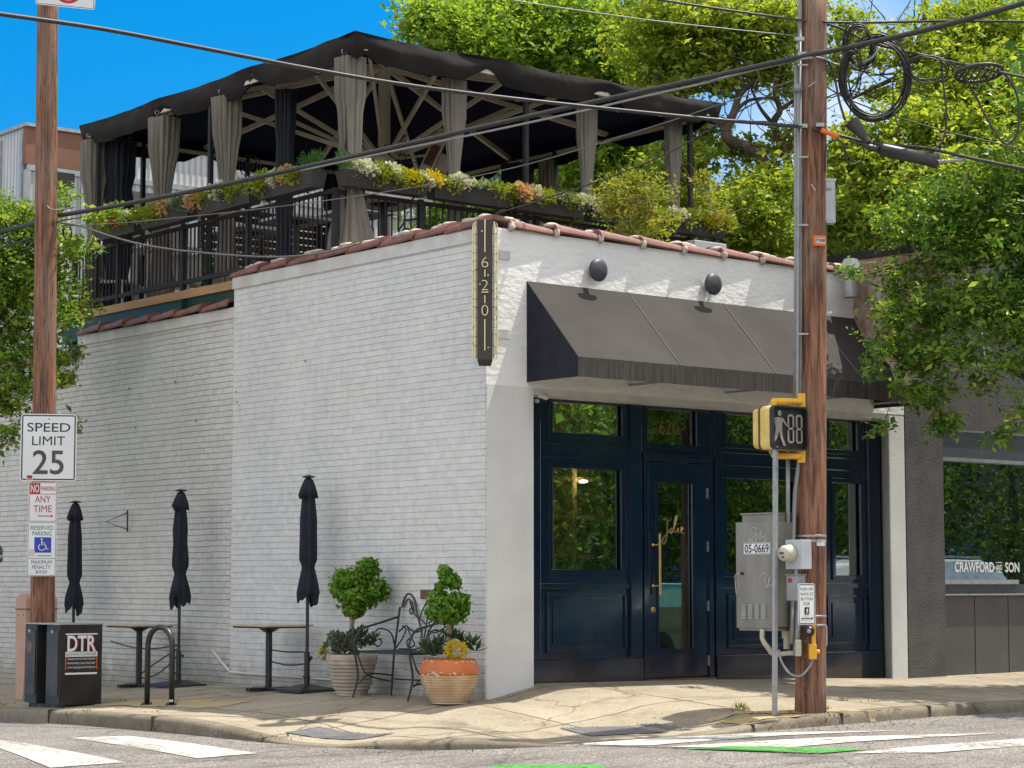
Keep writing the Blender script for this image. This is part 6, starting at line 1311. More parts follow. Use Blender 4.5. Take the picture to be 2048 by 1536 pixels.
for k in range(4): a_ = k * 1.57; g.tube(smooth_pts([(x + .02 * math.cos(a_), y + .02 * math.sin(a_), zg + .4), (x + .014 * math.cos(a_ + 1.3), y + .014 * math.sin(a_ + 1.3), zg + .6), (x + .02 * math.cos(a_ + 2.6), y + .02 * math.sin(a_ + 2.6), zg + .88)], 4), .011, 6)
g.build('trunk', 'palebark', t)
Dp = (Vector((x, y, 0)) - Vector((CAM.x, CAM.y, 0))).dot(HV)
topi(t, [(876, 1197, 20, 18), (898, 1218, 36, 26), (915, 1200, 22, 16), (930, 1213, 10, 12), (868, 1225, 16, 12), (897, 1158, 18, 16), (889, 1140, 12, 10), (910, 1165, 12, 14), (880, 1172, 11, 7), (896, 1240, 18, 9)], Dp, 760)
g = MB()
for px, py in ((848, 1298), (862, 1292), (872, 1302), (880, 1290), (938, 1292), (950, 1302), (945, 1288), (928, 1285), (855, 1308), (915, 1278), (905, 1275), (868, 1312)): rosette(g, PD(px, py, Dp), 17, .15, .045, .8)
g.build('sage_plant', 'leaf_sage', t)
g = MB(); clump(g, PD(912, 1301, Dp - .15), .12, .1, .085, 420, .03, .02, .5, .6); g.build('yellow_flowers', 'fl_yellow', t)

# ------------------------------------------------------------ overhead cables
def cable(pts, r, label, key='cable', name='cable', n=6, grp=None, wrap=False):
    P = smooth_pts([PD(x, y, D) for x, y, D in pts], n)
    g = MB(); g.tube(P, r, 8); o = g.build(name, key, smooth=True); tag(o, label, 'cable', grp)
    if wrap:   # thin lashing wire wound round the bundle
        w = MB(); random.seed(2); L_ = 0; 
        for a, b in zip(P, P[1:]): 
            L_ += (b - a).length
            if L_ > wrap:
                L_ = 0; d = (b - a).normalized(); x = d.cross(UV).normalized(); y = x.cross(d)
                w.tube([a + d * (q / 6 * .14 - .07) + (x * math.cos(q / 6 * 3.4 + 1.5) + y * math.sin(q / 6 * 3.4 + 1.5)) * r * 1.04 for q in range(7)], .0025, 4)
        w.build('lashing_wire', 'galv', o)
    return o
cable([(-60, 19, 15.2), (0, 28, 15.5), (200, 57, 16.2), (400, 95, 16.9), (600, 134, 17.6), (800, 168, 18.2), (1000, 194, 18.9), (1200, 216, 19.4), (1420, 238, 20), (1612, 254, DR - .15)], .018, 'thick black cable crossing the blue sky and canopy to the right pole', wrap=.45, n=8)
cable([(-60, 478, 26.4), (0, 464, 25.6), (78, 444, DL + .1)], .028, 'thick cable from the left edge to the left utility pole'); cable([(-60, 520, 26.4), (0, 498, 25.6), (78, 470, DL + .1)], .01, 'thin wire below the thick cable left of the left utility pole')
cable([(118, 431, DL), (240, 410, 23.8), (420, 375, 23.5), (600, 336, 23), (780, 296, 22.5), (960, 255, 22), (1150, 212, 21.6), (1400, 158, 20.9), (1605, 113, DR - .16), (1700, 94, 20), (1850, 60, 19.6), (2000, 20, 19.2), (2110, -14, 19)], .026, 'thick lashed cable bundle rising across the planters to the upper right corner', wrap=.3, n=8)
cable([(600, 341, 23), (780, 303, 22.5), (960, 266, 22), (1150, 225, 21.6), (1300, 190, 21.2), (1400, 168, 20.9), (1500, 142, 20.7), (1605, 118, DR - .17), (1640, 116, DR - .15), (1670, 128, 20.3), (1700, 131, 20.2), (1740, 118, 20.1), (1760, 95, 20.1)], .012, 'pale grey cable clipped under the thick bundle with a dip beside the right pole', 'conduit')
cable([(1250, -12, 19.9), (1400, 12, 20.1), (1540, 32, 20.3), (1612, 42, DR - .15)], .012, 'black wire reaching the top of the right pole from the left'); cable([(1642, 44, DR - .1), (1750, 45, 20.3), (1900, 42, 20.2), (2110, 44, 20)], .012, 'black wire running level to the right from the top of the right pole')
cable([(940, -15, 19), (1100, 12, 19.3), (1300, 40, 19.8), (1480, 60, 20.1), (1600, 72, DR)], .005, 'thin pale wire above the oak leaves, left of the right pole', 'conduit')
cable([(1600, 160, DR), (1480, 222, 20.7), (1348, 300, 21.1), (1230, 350, 21.4), (1100, 394, 21.7), (990, 428, 22)], .007, 'thin black wire dropping from the right pole to the building corner'); cable([(1600, 157, DR), (1450, 205, 20.8), (1300, 255, 21.3), (1000, 342, 22.2), (660, 400, 23), (300, 441, 23.7), (122, 452, DL)], .006, 'thin wire stretched from the right pole to the left pole in front of the planters', 'cable_grey')
cable([(1625, 257, DR - .17), (1690, 274, 20.2), (1750, 288, 20.1), (1850, 296, 19.9), (1950, 318, 19.7), (2060, 340, 19.5), (2110, 348, 19.4)], .016, 'black cable from the right pole above the splice closure', wrap=.4)
cable([(1655, 175, DR), (1700, 200, 20.5), (1790, 233, 20.7), (1900, 265, 20.9), (2000, 288, 21), (2110, 318, 21.2)], .007, 'thin wire sloping down to the right behind the cable coils')
cable([(122, 446, DL), (160, 452, 24), (230, 475, 23.9), (300, 492, 23.8), (400, 505, 23.6), (540, 514, 23.3), (640, 506, 23.1), (720, 486, 23.2)], .011, 'sagging grey cable from the left pole to the deck railing foot', 'cable_grey')
cable([(1645, 45, DR), (1690, 60, 20.4), (1740, 85, 20.3), (1800, 100, 20.2), (1860, 113, 20.2), (1920, 128, 20.1), (1980, 140, 20), (2110, 168, 19.8)], .012, 'black cable carrying the hanging coils right of the right pole')
def loops(cx, cy, rx, ry, n, r, D, label, tilt=0, seed=1):
    random.seed(seed); t = MB()
    for k in range(n):
        ox, oy = random.uniform(-5, 5), random.uniform(-5, 5); sx, sy = random.uniform(.86, 1.05), random.uniform(.88, 1.04); ti = R(tilt + random.uniform(-8, 8))
        pts = []
        for i in range(30):
            a = i / 30 * 6.2832; x = math.cos(a) * rx * sx; y = math.sin(a) * ry * sy
            pts.append(PD(cx + ox + x * math.cos(ti) - y * math.sin(ti), cy + oy + x * math.sin(ti) + y * math.cos(ti), D + .08 * math.sin(a) + k * .008))
        t.tube(pts, r, 6, closed=True)
    tag(t.build('cable_coil', 'cable', smooth=True), label, 'cable coil', 'coiled cables beside the right utility pole')
loops(1752, 157, 66, 84, 8, .011, 20.2, 'largest coil of black cable hanging right of the right pole', 6, 1); loops(1718, 92, 28, 44, 8, .007, 20.1, 'small upright coil of black cable above the largest coil', -12, 2); loops(1857, 140, 44, 26, 3, .008, 20.1, 'loose oval loop of cable right of the largest coil', 4, 3); loops(1700, 145, 20, 50, 3, .007, 20.15, 'narrow loop of cable along the left side of the largest coil', 6, 6)
loops(1709, 305, 22, 24, 1, .007, 20.1, 'thin single loop of cable left of the splice closure', 0, 9)
cable([(1655, 122, DR - .1), (1668, 150, 20.2), (1678, 200, 20.1), (1690, 240, 20.1)], .012, 'short black cable dropping beside the right pole to the splice closure'); cable([(1882, 115, 20.1), (1887, 170, 20.1), (1893, 230, 20.1), (1886, 280, 20.1), (1862, 305, 20)], .011, 'black cable looping down between the coil and the oval cable holder')
cable([(1905, 125, 20.1), (1945, 180, 20), (1975, 240, 20), (2008, 286, 20), (2030, 275, 20), (2038, 240, 20), (2034, 190, 20), (2012, 150, 20), (1996, 140, 20)], .011, 'large drooping loop of black cable at the right edge'); cable([(1830, 130, 20.1), (1790, 150, 20.15), (1787, 200, 20.15), (1795, 250, 20.1), (1815, 285, 20), (1835, 302, 20)], .008, 'thin hanging cable loop across the right side of the largest coil')
cable([(1650, 343, DR - .1), (1652, 300, DR - .1), (1660, 284, DR - .1), (1680, 282, 20.2), (1690, 300, 20.2), (1700, 318, 20.2)], .007, 'thin black cable rising from the top of the numbered grey box')
c = (1958, 146); t = MB(); P = [PD(c[0] + 48 * math.cos(a / 24 * 6.2832), c[1] + 17 * math.sin(a / 24 * 6.2832) - 6 * math.cos(a / 24 * 6.2832), 20.05 + .15 * math.sin(a / 24 * 6.28)) for a in range(24)]
t.tube(P, .018, 6, closed=True)
for i in range(1, 11): t.tube([P[i], P[(24 - i + 2) % 24]], .008, 5); 
for i in range(2, 10): t.tube([P[i], P[(24 - i - 3) % 24]], .007, 5)
tag(t.build('cable_holder', 'cable'), 'oval black latticed cable holder hanging near the right edge', 'cable holder')
a = PD(1758, 298, 20.0); b = PD(1876, 323, 19.85); SCL = thing('splice_closure', a, 'fat black cylindrical splice closure slung under the cable right of the right pole', 'splice closure')
g = MB(); d = (b - a).normalized(); g.tube([a, a + d * .03, a + d * .04, b - d * .08, b - d * .07, b], [.04, .07, .062, .062, .07, .07], 20); g.build('closure_body', 'newsbox', SCL, auto=50)
g = MB(); g.tube([PD(1725, 288, 20), PD(1742, 296, 20), a], [.02, .035, .03], 8); g.build('closure_neck', 'cable', SCL)
g = MB(); 
for x in (1880, 1912): g.tube([PD(x, 322, 19.9), PD(x - 1, 308, 19.9)], .012, 6)
g.tube([b, PD(1925, 320, 19.85)], .015, 6); g.build('closure_hanger', 'galv', SCL)
a = PD(1705, 245, 20.1); b = PD(1738, 285, 20); t = MB(); t.tube([a, a.lerp(b, .5), b], [.075, .05, .03], 12); tag(t.build('cable_boot', 'newsbox'), 'tapered black cable boot between the coil and the splice closure', 'cable boot')
a = PD(1642, 260, DR - .17); b = PD(1675, 272, DR - .16); t = MB(); t.tube([a, b], .024, 8); t.tube([b, b + (b - a) * .1], .012, 6); o = t.build('cable_sleeve', 'fascia'); o.data.materials[0] = M['orange']; tag(o, 'orange brown sleeve on the cable crossing the right pole', 'cable sleeve')
t = MB(); 
for x, y in ((1600, 78), (1606, 252), (1640, 250), (1604, 108)): q = PD(x, y, DR - .15); t.obox(q, RV, HV, UV, .04, .02, .018)
tag(t.build('cable_clamps', 'galv'), 'small galvanised clamps holding the cables on the right pole', 'clamp')
loops(135, 465, 9, 14, 3, .005, DL - .05, 'small curl of thin black wire right of the left utility pole', 0, 12)

# ------------------------------------------------------------ trees
import numpy as np
def leafcloud(name, key, parent, blobs, n, l, w, seed, sig=.16, per=26, droop=-.15, grp=.3, edge=1.15):
    # branch groups -> leaf tufts -> leaves, so the outline stays ragged and light comes through
    rg = np.random.default_rng(seed); B = []; per = 12; tg = 9
    for (px, py, D, rx, ry, wt) in blobs: k = D / FP; B.append((PD(px, py, D), rx * k, ry * k, wt))
    tot = sum(b[1] * b[2] * b[3] for b in B); P = []
    for c, rx, ry, wt in B:
        m = max(1, int(round(n / (per * tg) * rx * ry * wt / tot))); d = rg.normal(size=(m, 3)); d /= np.linalg.norm(d, axis=1)[:, None]; r_ = rg.uniform(0, edge, m) ** .55
        g1 = np.array(c) + d * r_[:, None] * np.array([rx, rx, ry]); g1 = np.repeat(g1, tg, 0); gs = min(grp, .5 * min(rx, ry))
        g1 = g1 + rg.normal(size=g1.shape) * gs * np.array([1.15, 1.15, .6]); g1 = np.repeat(g1, per, 0)
        P.append(g1 + rg.normal(size=g1.shape) * sig * .5 * np.array([1, 1, .75]))
    P = np.concatenate(P); N_ = len(P); d = rg.normal(size=(N_, 3)); d[:, 2] = d[:, 2] * .6 + droop; d /= np.linalg.norm(d, axis=1)[:, None]
    nr = rg.normal(size=(N_, 3)) * .75; nr[:, 2] += 1.0; x = np.cross(d, nr); x /= np.linalg.norm(x, axis=1)[:, None] + 1e-9; nn = np.cross(x, d)
    s_ = (rg.uniform(.45, 1.0, N_) ** 1.0 * rg.choice([.8, 1.0, 1.7], N_, p=[.3, .4, .3]) * 1.15)[:, None]; L_ = l * s_; W_ = w * s_
    V = np.stack([P, P + d * L_ * .45 + x * W_ * .5 + nn * W_ * .2, P + d * L_, P + d * L_ * .45 - x * W_ * .5 + nn * W_ * .2], 1).reshape(-1, 3)
    if parent is not None: V = V - np.array(parent['_w'])
    me = bpy.data.meshes.new(name); me.vertices.add(len(V)); me.vertices.foreach_set('co', V.ravel())
    idx = np.arange(N_) * 4; F = np.stack([idx, idx + 1, idx + 2, idx, idx + 2, idx + 3], 1).ravel()
    me.loops.add(len(F)); me.loops.foreach_set('vertex_index', F); me.polygons.add(2 * N_); me.polygons.foreach_set('loop_start', np.arange(2 * N_) * 3); me.polygons.foreach_set('loop_total', np.full(2 * N_, 3))
    me.materials.append(M[key]); me.update(calc_edges=True); o = bpy.data.objects.new(name, me); COL.objects.link(o)
    if parent is not None: o.parent = parent
    return o
def branches(parent, lines, key='bark', name='branch'):
    g = MB()
    for pts, r0, r1 in lines:
        P = smooth_pts([PD(*p) for p in pts], 5); n = len(P); g.tube(P, [r0 + (r1 - r0) * i / (n - 1) for i in range(n)], 9)
    return g.build(name, key, parent, smooth=True)
def twigs(parent, starts, n, seed, key='bark', up_=.2, L0=.35, r=.012):
    random.seed(seed); g = MB()
    for px, py, D in starts:
        for _ in range(n):
            p = PD(px, py, D); d = (rnd() + UV * up_).normalized(); P = [p]
            for k in range(5): d = (d + rnd() * .5).normalized(); P.append(P[-1] + d * L0)
            g.tube(P, [r * (1 - i / 6) for i in range(6)], 5)
    return g.build('twigs', key, parent)
# oak left of centre
b0 = PD(1120, 900, 39); T = thing('oak_tree', (b0.x, b0.y, -1.4), 'yellow green oak crown rising behind the left and middle of the canopy', 'tree')
bl = [(905, 55, 37, 85, 60, 1), (850, 35, 37, 42, 36, .8), (985, 105, 37, 95, 65, 1), (1060, 40, 37.5, 110, 70, 1), (1150, 120, 37, 105, 75, 1), (1010, 30, 39, 90, 60, 1), (1240, 70, 37, 90, 80, 1), (1230, 180, 37, 70, 45, .9), (1100, 430, 38, 85, 45, 1), (1030, 390, 38, 60, 45, .9), (1170, 360, 37, 75, 60, 1), (1240, 300, 37, 70, 60, 1), (1290, 400, 37, 60, 60, 1), (900, 440, 39, 70, 45, .9), (1080, 300, 40, 90, 60, .8), (880, 130, 38, 45, 50, .5), (980, 460, 39, 60, 40, 1)]
leafcloud('crown', 'leaf_oak2', T, bl, 88000, .105, .055, 31, .17, grp=.34)
branches(T, [([(1120, 900, 39), (1120, 500, 39), (1130, 250, 38.5), (1110, 60, 38)], .32, .1)], name='trunk'); branches(T, [([(1125, 330, 38.7), (1040, 180, 38), (960, 90, 37.5), (880, 50, 37)], .13, .03), ([(1128, 260, 38.5), (1190, 150, 38), (1240, 60, 37.5)], .11, .03), ([(1110, 160, 38), (1060, 60, 37.5), (1050, -20, 37)], .08, .03)])
# big oak by the gap of sky
b0 = PD(1480, 900, 34); T = thing('oak_tree', (b0.x, b0.y, -1.4), 'large oak with dark crooked trunk and open branches left of the right utility pole', 'tree')
bl = [(1340, 50, 34, 80, 75, 1), (1430, 55, 34, 85, 62, 1), (1530, 50, 34, 85, 60, 1), (1390, 140, 34, 60, 42, 1), (1320, 220, 34, 50, 45, 1), (1450, 170, 34, 50, 28, .5), (1545, 130, 34, 50, 34, .8), (1370, 330, 34, 50, 60, .8), (1475, 425, 33, 75, 50, 1), (1545, 370, 33.5, 55, 50, .9), (1430, 480, 33, 60, 40, 1), (1560, 480, 33, 50, 40, 1), (1400, 420, 34, 60, 50, 1), (1580, 280, 34, 30, 40, .5), (1420, 270, 34.5, 36, 30, .5), (1490, 310, 34, 40, 26, .5), (1600, 180, 34, 40, 40, .6), (1520, 520, 34, 60, 40, 1), (1330, 120, 35, 60, 60, 1)]
leafcloud('crown', 'leaf_oak', T, bl, 56000, .1, .052, 32, .15, grp=.3)
branches(T, [([(1480, 900, 34), (1478, 600, 34), (1490, 500, 34), (1520, 450, 34), (1575, 400, 34), (1640, 350, 34)], .42, .16)], name='trunk')
branches(T, [([(1500, 480, 34), (1535, 400, 33.6), (1536, 350, 33.6), (1512, 305, 33.6), (1462, 282, 33.6), (1452, 262, 33.6), (1468, 225, 33.6), (1480, 190, 33.6), (1510, 160, 33.6)], .15, .035), ([(1480, 190, 33.6), (1460, 160, 33.6), (1420, 120, 33.6), (1400, 60, 33.6)], .05, .02), ([(1468, 225, 33.6), (1500, 200, 33.6), (1560, 195, 33.6)], .04, .015), ([(1590, 390, 34), (1575, 320, 33.8), (1548, 250, 33.8), (1560, 220, 33.8), (1550, 180, 33.8), (1570, 120, 33.8)], .08, .03), ([(1452, 262, 33.6), (1420, 230, 33.6), (1380, 210, 33.6), (1340, 160, 33.6)], .04, .015), ([(1548, 250, 33.8), (1520, 215, 33.8), (1500, 170, 33.8)], .04, .015), ([(1560, 220, 33.8), (1600, 190, 33.8), (1640, 150, 33.8)], .04, .015), ([(1430, 100, 33.8), (1480, 60, 33.6), (1530, -10, 33.6)], .04, .02), ([(1310, 180, 34), (1330, 90, 34), (1320, -10, 34)], .06, .03)])
twigs(T, [(1460, 240, 33.6), (1500, 170, 33.6), (1560, 150, 33.8), (1520, 330, 33.6), (1410, 120, 33.6), (1575, 300, 33.8)], 7, 5)
# oak on the right
b0 = PD(2150, 900, 31); T = thing('oak_tree', (b0.x, b0.y, -1.4), 'bright yellow green oak filling the upper right corner behind the cable coils', 'tree')
bl = [(1685, 55, 31, 40, 50, .5), (1665, 150, 31, 22, 40, .5), (1900, 75, 31, 75, 60, 1), (1990, 55, 31, 90, 75, 1), (1930, 165, 30.5, 100, 75, 1), (2040, 220, 30.5, 80, 90, 1), (1850, 265, 30, 95, 62, 1), (1740, 340, 30, 80, 66, 1), (1700, 440, 29.5, 62, 60, 1), (1830, 405, 29.5, 100, 80, 1), (1950, 390, 29.5, 110, 90, 1), (1690, 290, 30, 36, 50, .8), (1790, 190, 31.5, 60, 26, .35), (1740, 110, 31.5, 50, 40, .35), (1800, 110, 31.5, 40, 40, .3), (1980, 280, 30, 90, 70, 1), (2060, 430, 29, 60, 80, 1)]
leafcloud('crown', 'leaf_oak', T, bl, 66000, .09, .048, 33, .14, grp=.28)
branches(T, [([(2200, 900, 31), (2150, 500, 31), (2050, 330, 31), (1950, 240, 31), (1850, 130, 31.3), (1780, 60, 31.5)], .35, .05)], name='trunk'); branches(T, [([(2000, 290, 31), (1900, 330, 31), (1800, 330, 30.6), (1700, 330, 30.4)], .12, .03), ([(1950, 240, 31), (1960, 120, 31), (1990, 20, 31)], .1, .04), ([(1850, 130, 31.3), (1760, 170, 31.3), (1700, 200, 31.3)], .05, .015), ([(1830, 110, 31.3), (1850, 30, 31.3), (1850, -30, 31.3)], .05, .02)])
twigs(T, [(1780, 70, 31.5), (1760, 150, 31.4), (1700, 180, 31.3), (1830, 60, 31.3), (1700, 80, 31.3)], 8, 6, L0=.3)
# tree far right back filling gap over the shops
b0 = PD(1750, 900, 44); T = thing('oak_tree', (b0.x, b0.y, -1.4), 'darker oak low behind the shop roofs right of the deck', 'tree')
leafcloud('crown', 'leaf_street', T, [(1480, 470, 44, 110, 60, 1), (1620, 460, 44, 110, 80, 1), (1780, 440, 44, 120, 90, 1), (1350, 430, 44, 80, 60, 1), (1960, 430, 44, 120, 90, 1), (1200, 440, 46, 110, 50, 1), (1000, 430, 46, 100, 50, 1)], 40000, .17, .1, 34, .25, grp=.5)
branches(T, [([(1750, 900, 44), (1740, 600, 44), (1750, 450, 44)], .35, .1)], name='trunk')
# street tree on the right pavement
tx, ty = 6.1, -2.55; T = thing('street_tree', (tx, ty, gz(tx, ty)), 'dark green street tree hanging over the grey shop at the right edge', 'tree')
DT = 23.3
bl = [(1728, 548, 23.2, 30, 16, .6), (1780, 560, 23.4, 45, 26, .7), (1850, 520, 23.6, 65, 50, 1), (1940, 470, 23.6, 90, 70, 1), (2030, 460, 23.2, 80, 90, 1), (1800, 640, 23.2, 50, 40, .9), (1880, 620, 23.4, 80, 60, 1), (1980, 600, 23.2, 90, 80, 1), (1760, 700, 23, 36, 24, .8), (1830, 710, 23.1, 60, 40, 1), (1900, 720, 23, 60, 44, .8), (2040, 700, 22.6, 60, 70, .9), (1850, 785, 23, 50, 36, 1), (1890, 850, 23, 44, 26, 1), (1790, 770, 22.8, 26, 16, .5), (1765, 850, 22.8, 22, 14, .3), (2040, 800, 22.4, 40, 50, .6), (1960, 760, 23.2, 50, 26, .4), (1900, 400, 23.8, 70, 60, 1), (2000, 350, 23.4, 70, 70, 1), (1830, 450, 23.8, 50, 40, .8), (1995, 860, 22.6, 30, 18, .3), (2110, 600, 23, 80, 160, 1), (1745, 745, 22.8, 20, 12, .3), (1990, 920 - 60, 22.6, 26, 14, .25)]
leafcloud('crown', 'leaf_street', T, bl, 27000, .072, .036, 41, .11, 22, .0, grp=.17)
leafcloud('crown', 'leaf_street', T, [(2220, 560, 23.5, 130, 170, 1), (2380, 520, 24, 130, 190, 1), (2200, 300, 23.5, 120, 110, 1), (2330, 640, 22.5, 110, 100, 1), (2520, 500, 24.5, 120, 180, 1), (2150, 130, 23.6, 110, 90, .6)], 20000, .12, .075, 42, .2, grp=.3)
branches(T, [([(2140, 1440, 23.2), (2135, 1000, 23.2), (2120, 760, 23.2)], .1, .07)], 'bark', 'trunk')
branches(T, [([(2120, 780, 23.2), (2030, 640, 23.2), (1940, 560, 23.4), (1850, 520, 23.5), (1740, 548, 23.2)], .05, .008), ([(2120, 800, 23.2), (2020, 740, 23), (1930, 720, 23), (1840, 720, 23), (1760, 700, 22.9)], .04, .006), ([(2120, 760, 23.2), (2060, 560, 23.2), (1990, 430, 23.4), (1930, 340, 23.6)], .05, .01), ([(1930, 720, 23), (1890, 790, 22.9), (1850, 850, 22.9)], .015, .004), ([(1940, 560, 23.4), (1870, 620, 23.3), (1800, 650, 23.1)], .02, .005), ([(2100, 820, 23), (2050, 830, 22.5), (1990, 860, 22.6)], .015, .004), ([(1850, 720, 23), (1800, 770, 22.9), (1765, 850, 22.8)], .008, .003)])
# shrub at the left behind the pole
b0 = PD(-60, 1380, 27.5); T = thing('myrtle_tree', (b0.x, b0.y, -.3), 'leafy green tree beside the brick wall behind the left utility pole', 'tree')
bl = [(15, 420, 26.5, 50, 50, 1), (60, 450, 26.5, 60, 50, 1), (110, 500, 26.3, 50, 50, .9), (30, 540, 26.5, 70, 70, 1), (110, 590, 26.3, 60, 46, 1), (40, 640, 26.4, 70, 60, 1), (150, 625, 26, 30, 30, .8), (60, 730, 26.3, 56, 44, 1), (10, 790, 26.3, 50, 70, 1), (30, 870, 26.2, 34, 36, .9), (130, 760, 26, 44, 16, .7), (100, 690, 26.2, 50, 30, .8), (165, 430, 26, 34, 22, .5), (225, 425, 25.8, 16, 16, .5), (150, 485, 26, 24, 14, .5), (-40, 600, 26.5, 70, 200, 1), (120, 405, 26.2, 30, 30, .5), (145, 860, 26, 14, 14, .3)]
leafcloud('crown', 'leaf_left', T, bl, 18000, .075, .038, 51, .11, 20, grp=.16)
branches(T, [([(-60, 1400, 27), (-50, 1000, 26.8), (-30, 700, 26.6), (20, 500, 26.5)], .07, .02), ([(-40, 800, 26.7), (20, 780, 26.4), (90, 745, 26.2), (150, 755, 26)], .025, .006), ([(-35, 720, 26.6), (40, 620, 26.4), (120, 590, 26.2)], .03, .006), ([(0, 560, 26.5), (60, 470, 26.3), (130, 440, 26.1), (220, 430, 25.8)], .02, .004)], name='trunk')
# rooftop shrubs
for i, (bl, lab, st) in enumerate((([(1215, 420, 24.6, 28, 40, .8), (1260, 400, 24.6, 46, 50, 1), (1300, 425, 24.6, 32, 50, .9), (1240, 460, 24.6, 50, 26, 1), (1290, 470, 24.6, 34, 20, 1), (1270, 365, 24.6, 30, 20, .6)], 'yellow green shrub with pale twigs in front of the deck railing gap', (1262, 490, 24.6)), ([(1405, 380, 27.4, 24, 40, .4), (1440, 430, 27.4, 26, 30, .4), (1150, 470, 28, 60, 30, 1), (1080, 450, 28, 50, 36, 1)], 'loose yellow green shrub behind the right end of the railing', (1410, 480, 27.4)))):
    p = PD(*st); T = thing('roof_shrub', (p.x, p.y, 4.36), lab, 'shrub'); leafcloud('foliage', 'leaf_shrub', T, bl, 4200, .045, .024, 60 + i, .07, 12, .1, grp=.13, edge=1.3)
    twigs(T, [(bx, by + 10, bD) for bx, by, bD, *_ in bl[:4]], 9, 70 + i, 'palebark', .9, .12, .006)
# trees across the street (they show in the shop windows)
for i, (x, y, h, r_) in enumerate(((9, -24, 7, 3.0), (14, -17.5, 7.5, 3.2), (19.5, -20, 8.5, 3.6), (25, -19, 8, 3.4), (31, -24, 9, 4), (22, -28, 9, 4), (37, -22, 9, 4))):
    T = thing('far_street_tree', (x, y, -.5), ['round leafy tree', 'broad leafy tree', 'tall leafy tree', 'dense leafy tree', 'spreading leafy tree', 'dark leafy tree', 'big leafy tree'][i] + ' across the street, seen only as a reflection in the shop windows', 'tree', 'trees across the street'); rg = np.random.default_rng(80 + i)
    g = MB(); g.tube([(x, y, -.6), (x + .2, y, 2), (x, y + .2, h * .7)], [.25, .18, .05], 8); g.build('trunk', 'bark', T)
    n = 26000; d = rg.normal(size=(n, 3)); d /= np.linalg.norm(d, axis=1)[:, None]; P = np.array([x, y, h * .55]) + d * (rg.uniform(.3, 1, (n, 1)) ** .5) * np.array([r_ * 1.25, r_, h * .5]) + rg.normal(size=(n, 3)) * .25
    a = rg.normal(size=(n, 3)); b = rg.normal(size=(n, 3)); s_ = .08
    V = np.stack([P, P + a * s_, P + b * s_], 1).reshape(-1, 3) - np.array([x, y, -.5]); me = bpy.data.meshes.new('crown'); me.vertices.add(3 * n); me.vertices.foreach_set('co', V.ravel()); me.loops.add(3 * n); me.loops.foreach_set('vertex_index', np.arange(3 * n)); me.polygons.add(n); me.polygons.foreach_set('loop_start', np.arange(n) * 3); me.polygons.foreach_set('loop_total', np.full(n, 3)); me.materials.append(M['leaf_dark']); me.update(calc_edges=True)
    o = bpy.data.objects.new('crown', me); COL.objects.link(o); o.parent = T
OB = thing('opposite_building', (0, -37, -1), 'long dim building across the street, seen only behind trees reflected in the windows', 'building')
g = MB(); g.box(-2, 75, -40, -34, -1.4, 9.5); g.build('wall', 'greystucco', OB)
for i in range(14): g = MB(); g.box(3 + i * 4.6, 5.4 + i * 4.6, -33.99, -33.95, 1.2, 3.2); g.build('window', 'carglass', OB)
_q = PY(2012, 1100, 7.46); CARX = _q.x - 2.1
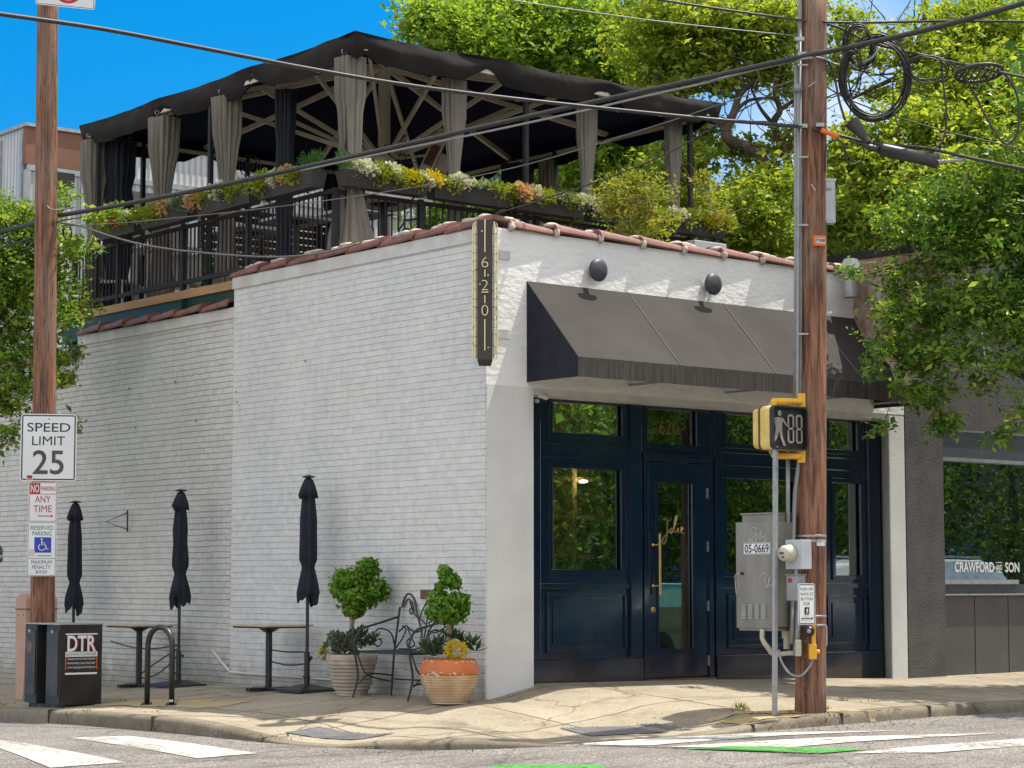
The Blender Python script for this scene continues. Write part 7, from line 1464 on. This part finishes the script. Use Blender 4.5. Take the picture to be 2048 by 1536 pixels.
# parked cars across the street (reflected too)
def car(x, y, key, label, suv=True):
    z = -.3; t = thing('parked_car', (x, y, z), label, 'car'); H = 1.85 if suv else 1.45
    prof = [(-2.3, .35), (-2.35, .8), (-2.2, 1.05), (-1.9, 1.12), (-1.55, H - .08), (-1.2, H), (.5, H), (.95, H - .15), (1.35, 1.12), (2.1, 1.0), (2.35, .8), (2.35, .35)]
    g = MB(); vs = []
    for sy in (-1, 1):
        for a, b in prof: vs.append((x + a, y + sy * (.92 if b < 1.15 else .74), z + b))
    n = len(prof); g.add(vs, [tuple(range(n)), tuple(reversed(range(n, 2 * n)))] + [(i, n + i, n + (i + 1) % n, (i + 1) % n) for i in range(n)]); g.build('car_body', key, t, bevel=.05)
    g = MB()
    for sy in (-1, 1):
        for a0, a1, t0, t1 in ((-1.75, -1.0, -1.45, -.95), (-.9, .1, -.85, .1), (.2, 1.15, .2, .75)): g.add([(x + a0, y + sy * .9, z + 1.16), (x + a1, y + sy * .9, z + 1.16), (x + t1, y + sy * .76, z + H - .14), (x + t0, y + sy * .76, z + H - .14)], [(0, 1, 2, 3)])
    g.build('side_windows', 'carglass', t)
    for a in (-1.45, 1.45):
        for sy in (-1, 1): g = MB(); g.lathe((x + a, y + sy * .82, z + .36), [(.36, 0), (.36, .14), (.22, .15), (.2, .13), (.001, .13)], 24, (0, sy, 0)); g.build('wheel', 'tyre', t)
    g = MB()
    for sy in (-.6, .6): g.bar((x - 1.4, y + sy, z + H + .05), (x + .6, y + sy, z + H + .05), .04)
    if suv: g.build('roof_rail', 'galv', t)
car(CARX, -7.2, 'carwhite', 'silver estate car across the street, seen only reflected in the grey shop window'); car(10.4, -7.4, 'cargreen', 'green car across the street, seen only reflected in the shop door', False)

# ------------------------------------------------------------ weeds and litter
random.seed(9); g = MB()
for px, py, n, h in ((95, 1412, 60, .13), (110, 1414, 50, .1), (78, 1413, 20, .06), (5, 1412, 30, .07), (175, 1424, 14, .05), (320, 1416, 14, .05), (300, 1425, 10, .04), (600, 1379, 6, .03), (1030, 1400, 4, .02), (1480, 1420, 30, .1), (1495, 1421, 16, .05), (1650, 1420, 24, .06), (1690, 1400, 12, .04), (1740, 1404, 14, .04), (1790, 1420, 14, .04), (815, 1385, 14, .04), (840, 1388, 10, .04), (240, 1401, 30, .035), (350, 1405, 12, .04)):
    for _ in range(n):
        p = PG(px + random.gauss(0, 9), py + random.gauss(0, 1.2)); d = (UV + rnd() * .5).normalized(); g.leaf(p - UV * .005, d, rnd(), h * random.uniform(.5, 1.1), .009)
o = g.build('grass', 'grass'); o['kind'] = 'stuff'
g = MB()
for px, py, n, s_ in ((560, 1474, 60, 40), (700, 1500, 40, 60), (250, 1452, 20, 80), (1640, 1456, 50, 60), (1760, 1448, 30, 50), (440, 1466, 30, 25), (900, 1506, 20, 60), (1500, 1425, 30, 60), (1660, 1428, 26, 30), (1990, 1390, 16, 50), (620, 1400, 12, 100)):
    for _ in range(n): 
        p = PG(px + random.gauss(0, s_), py + abs(random.gauss(0, 4)), 0); g.leaf(p + UV * .01, rnd() * .9 + UV * .05, UV, random.uniform(.015, .04), random.uniform(.008, .018))
o = g.build('leaf_litter', 'fl_orange'); o.data.materials[0] = M['groove']; o['kind'] = 'stuff'
for o in bpy.data.objects:
    if '_w' in o: del o['_w']
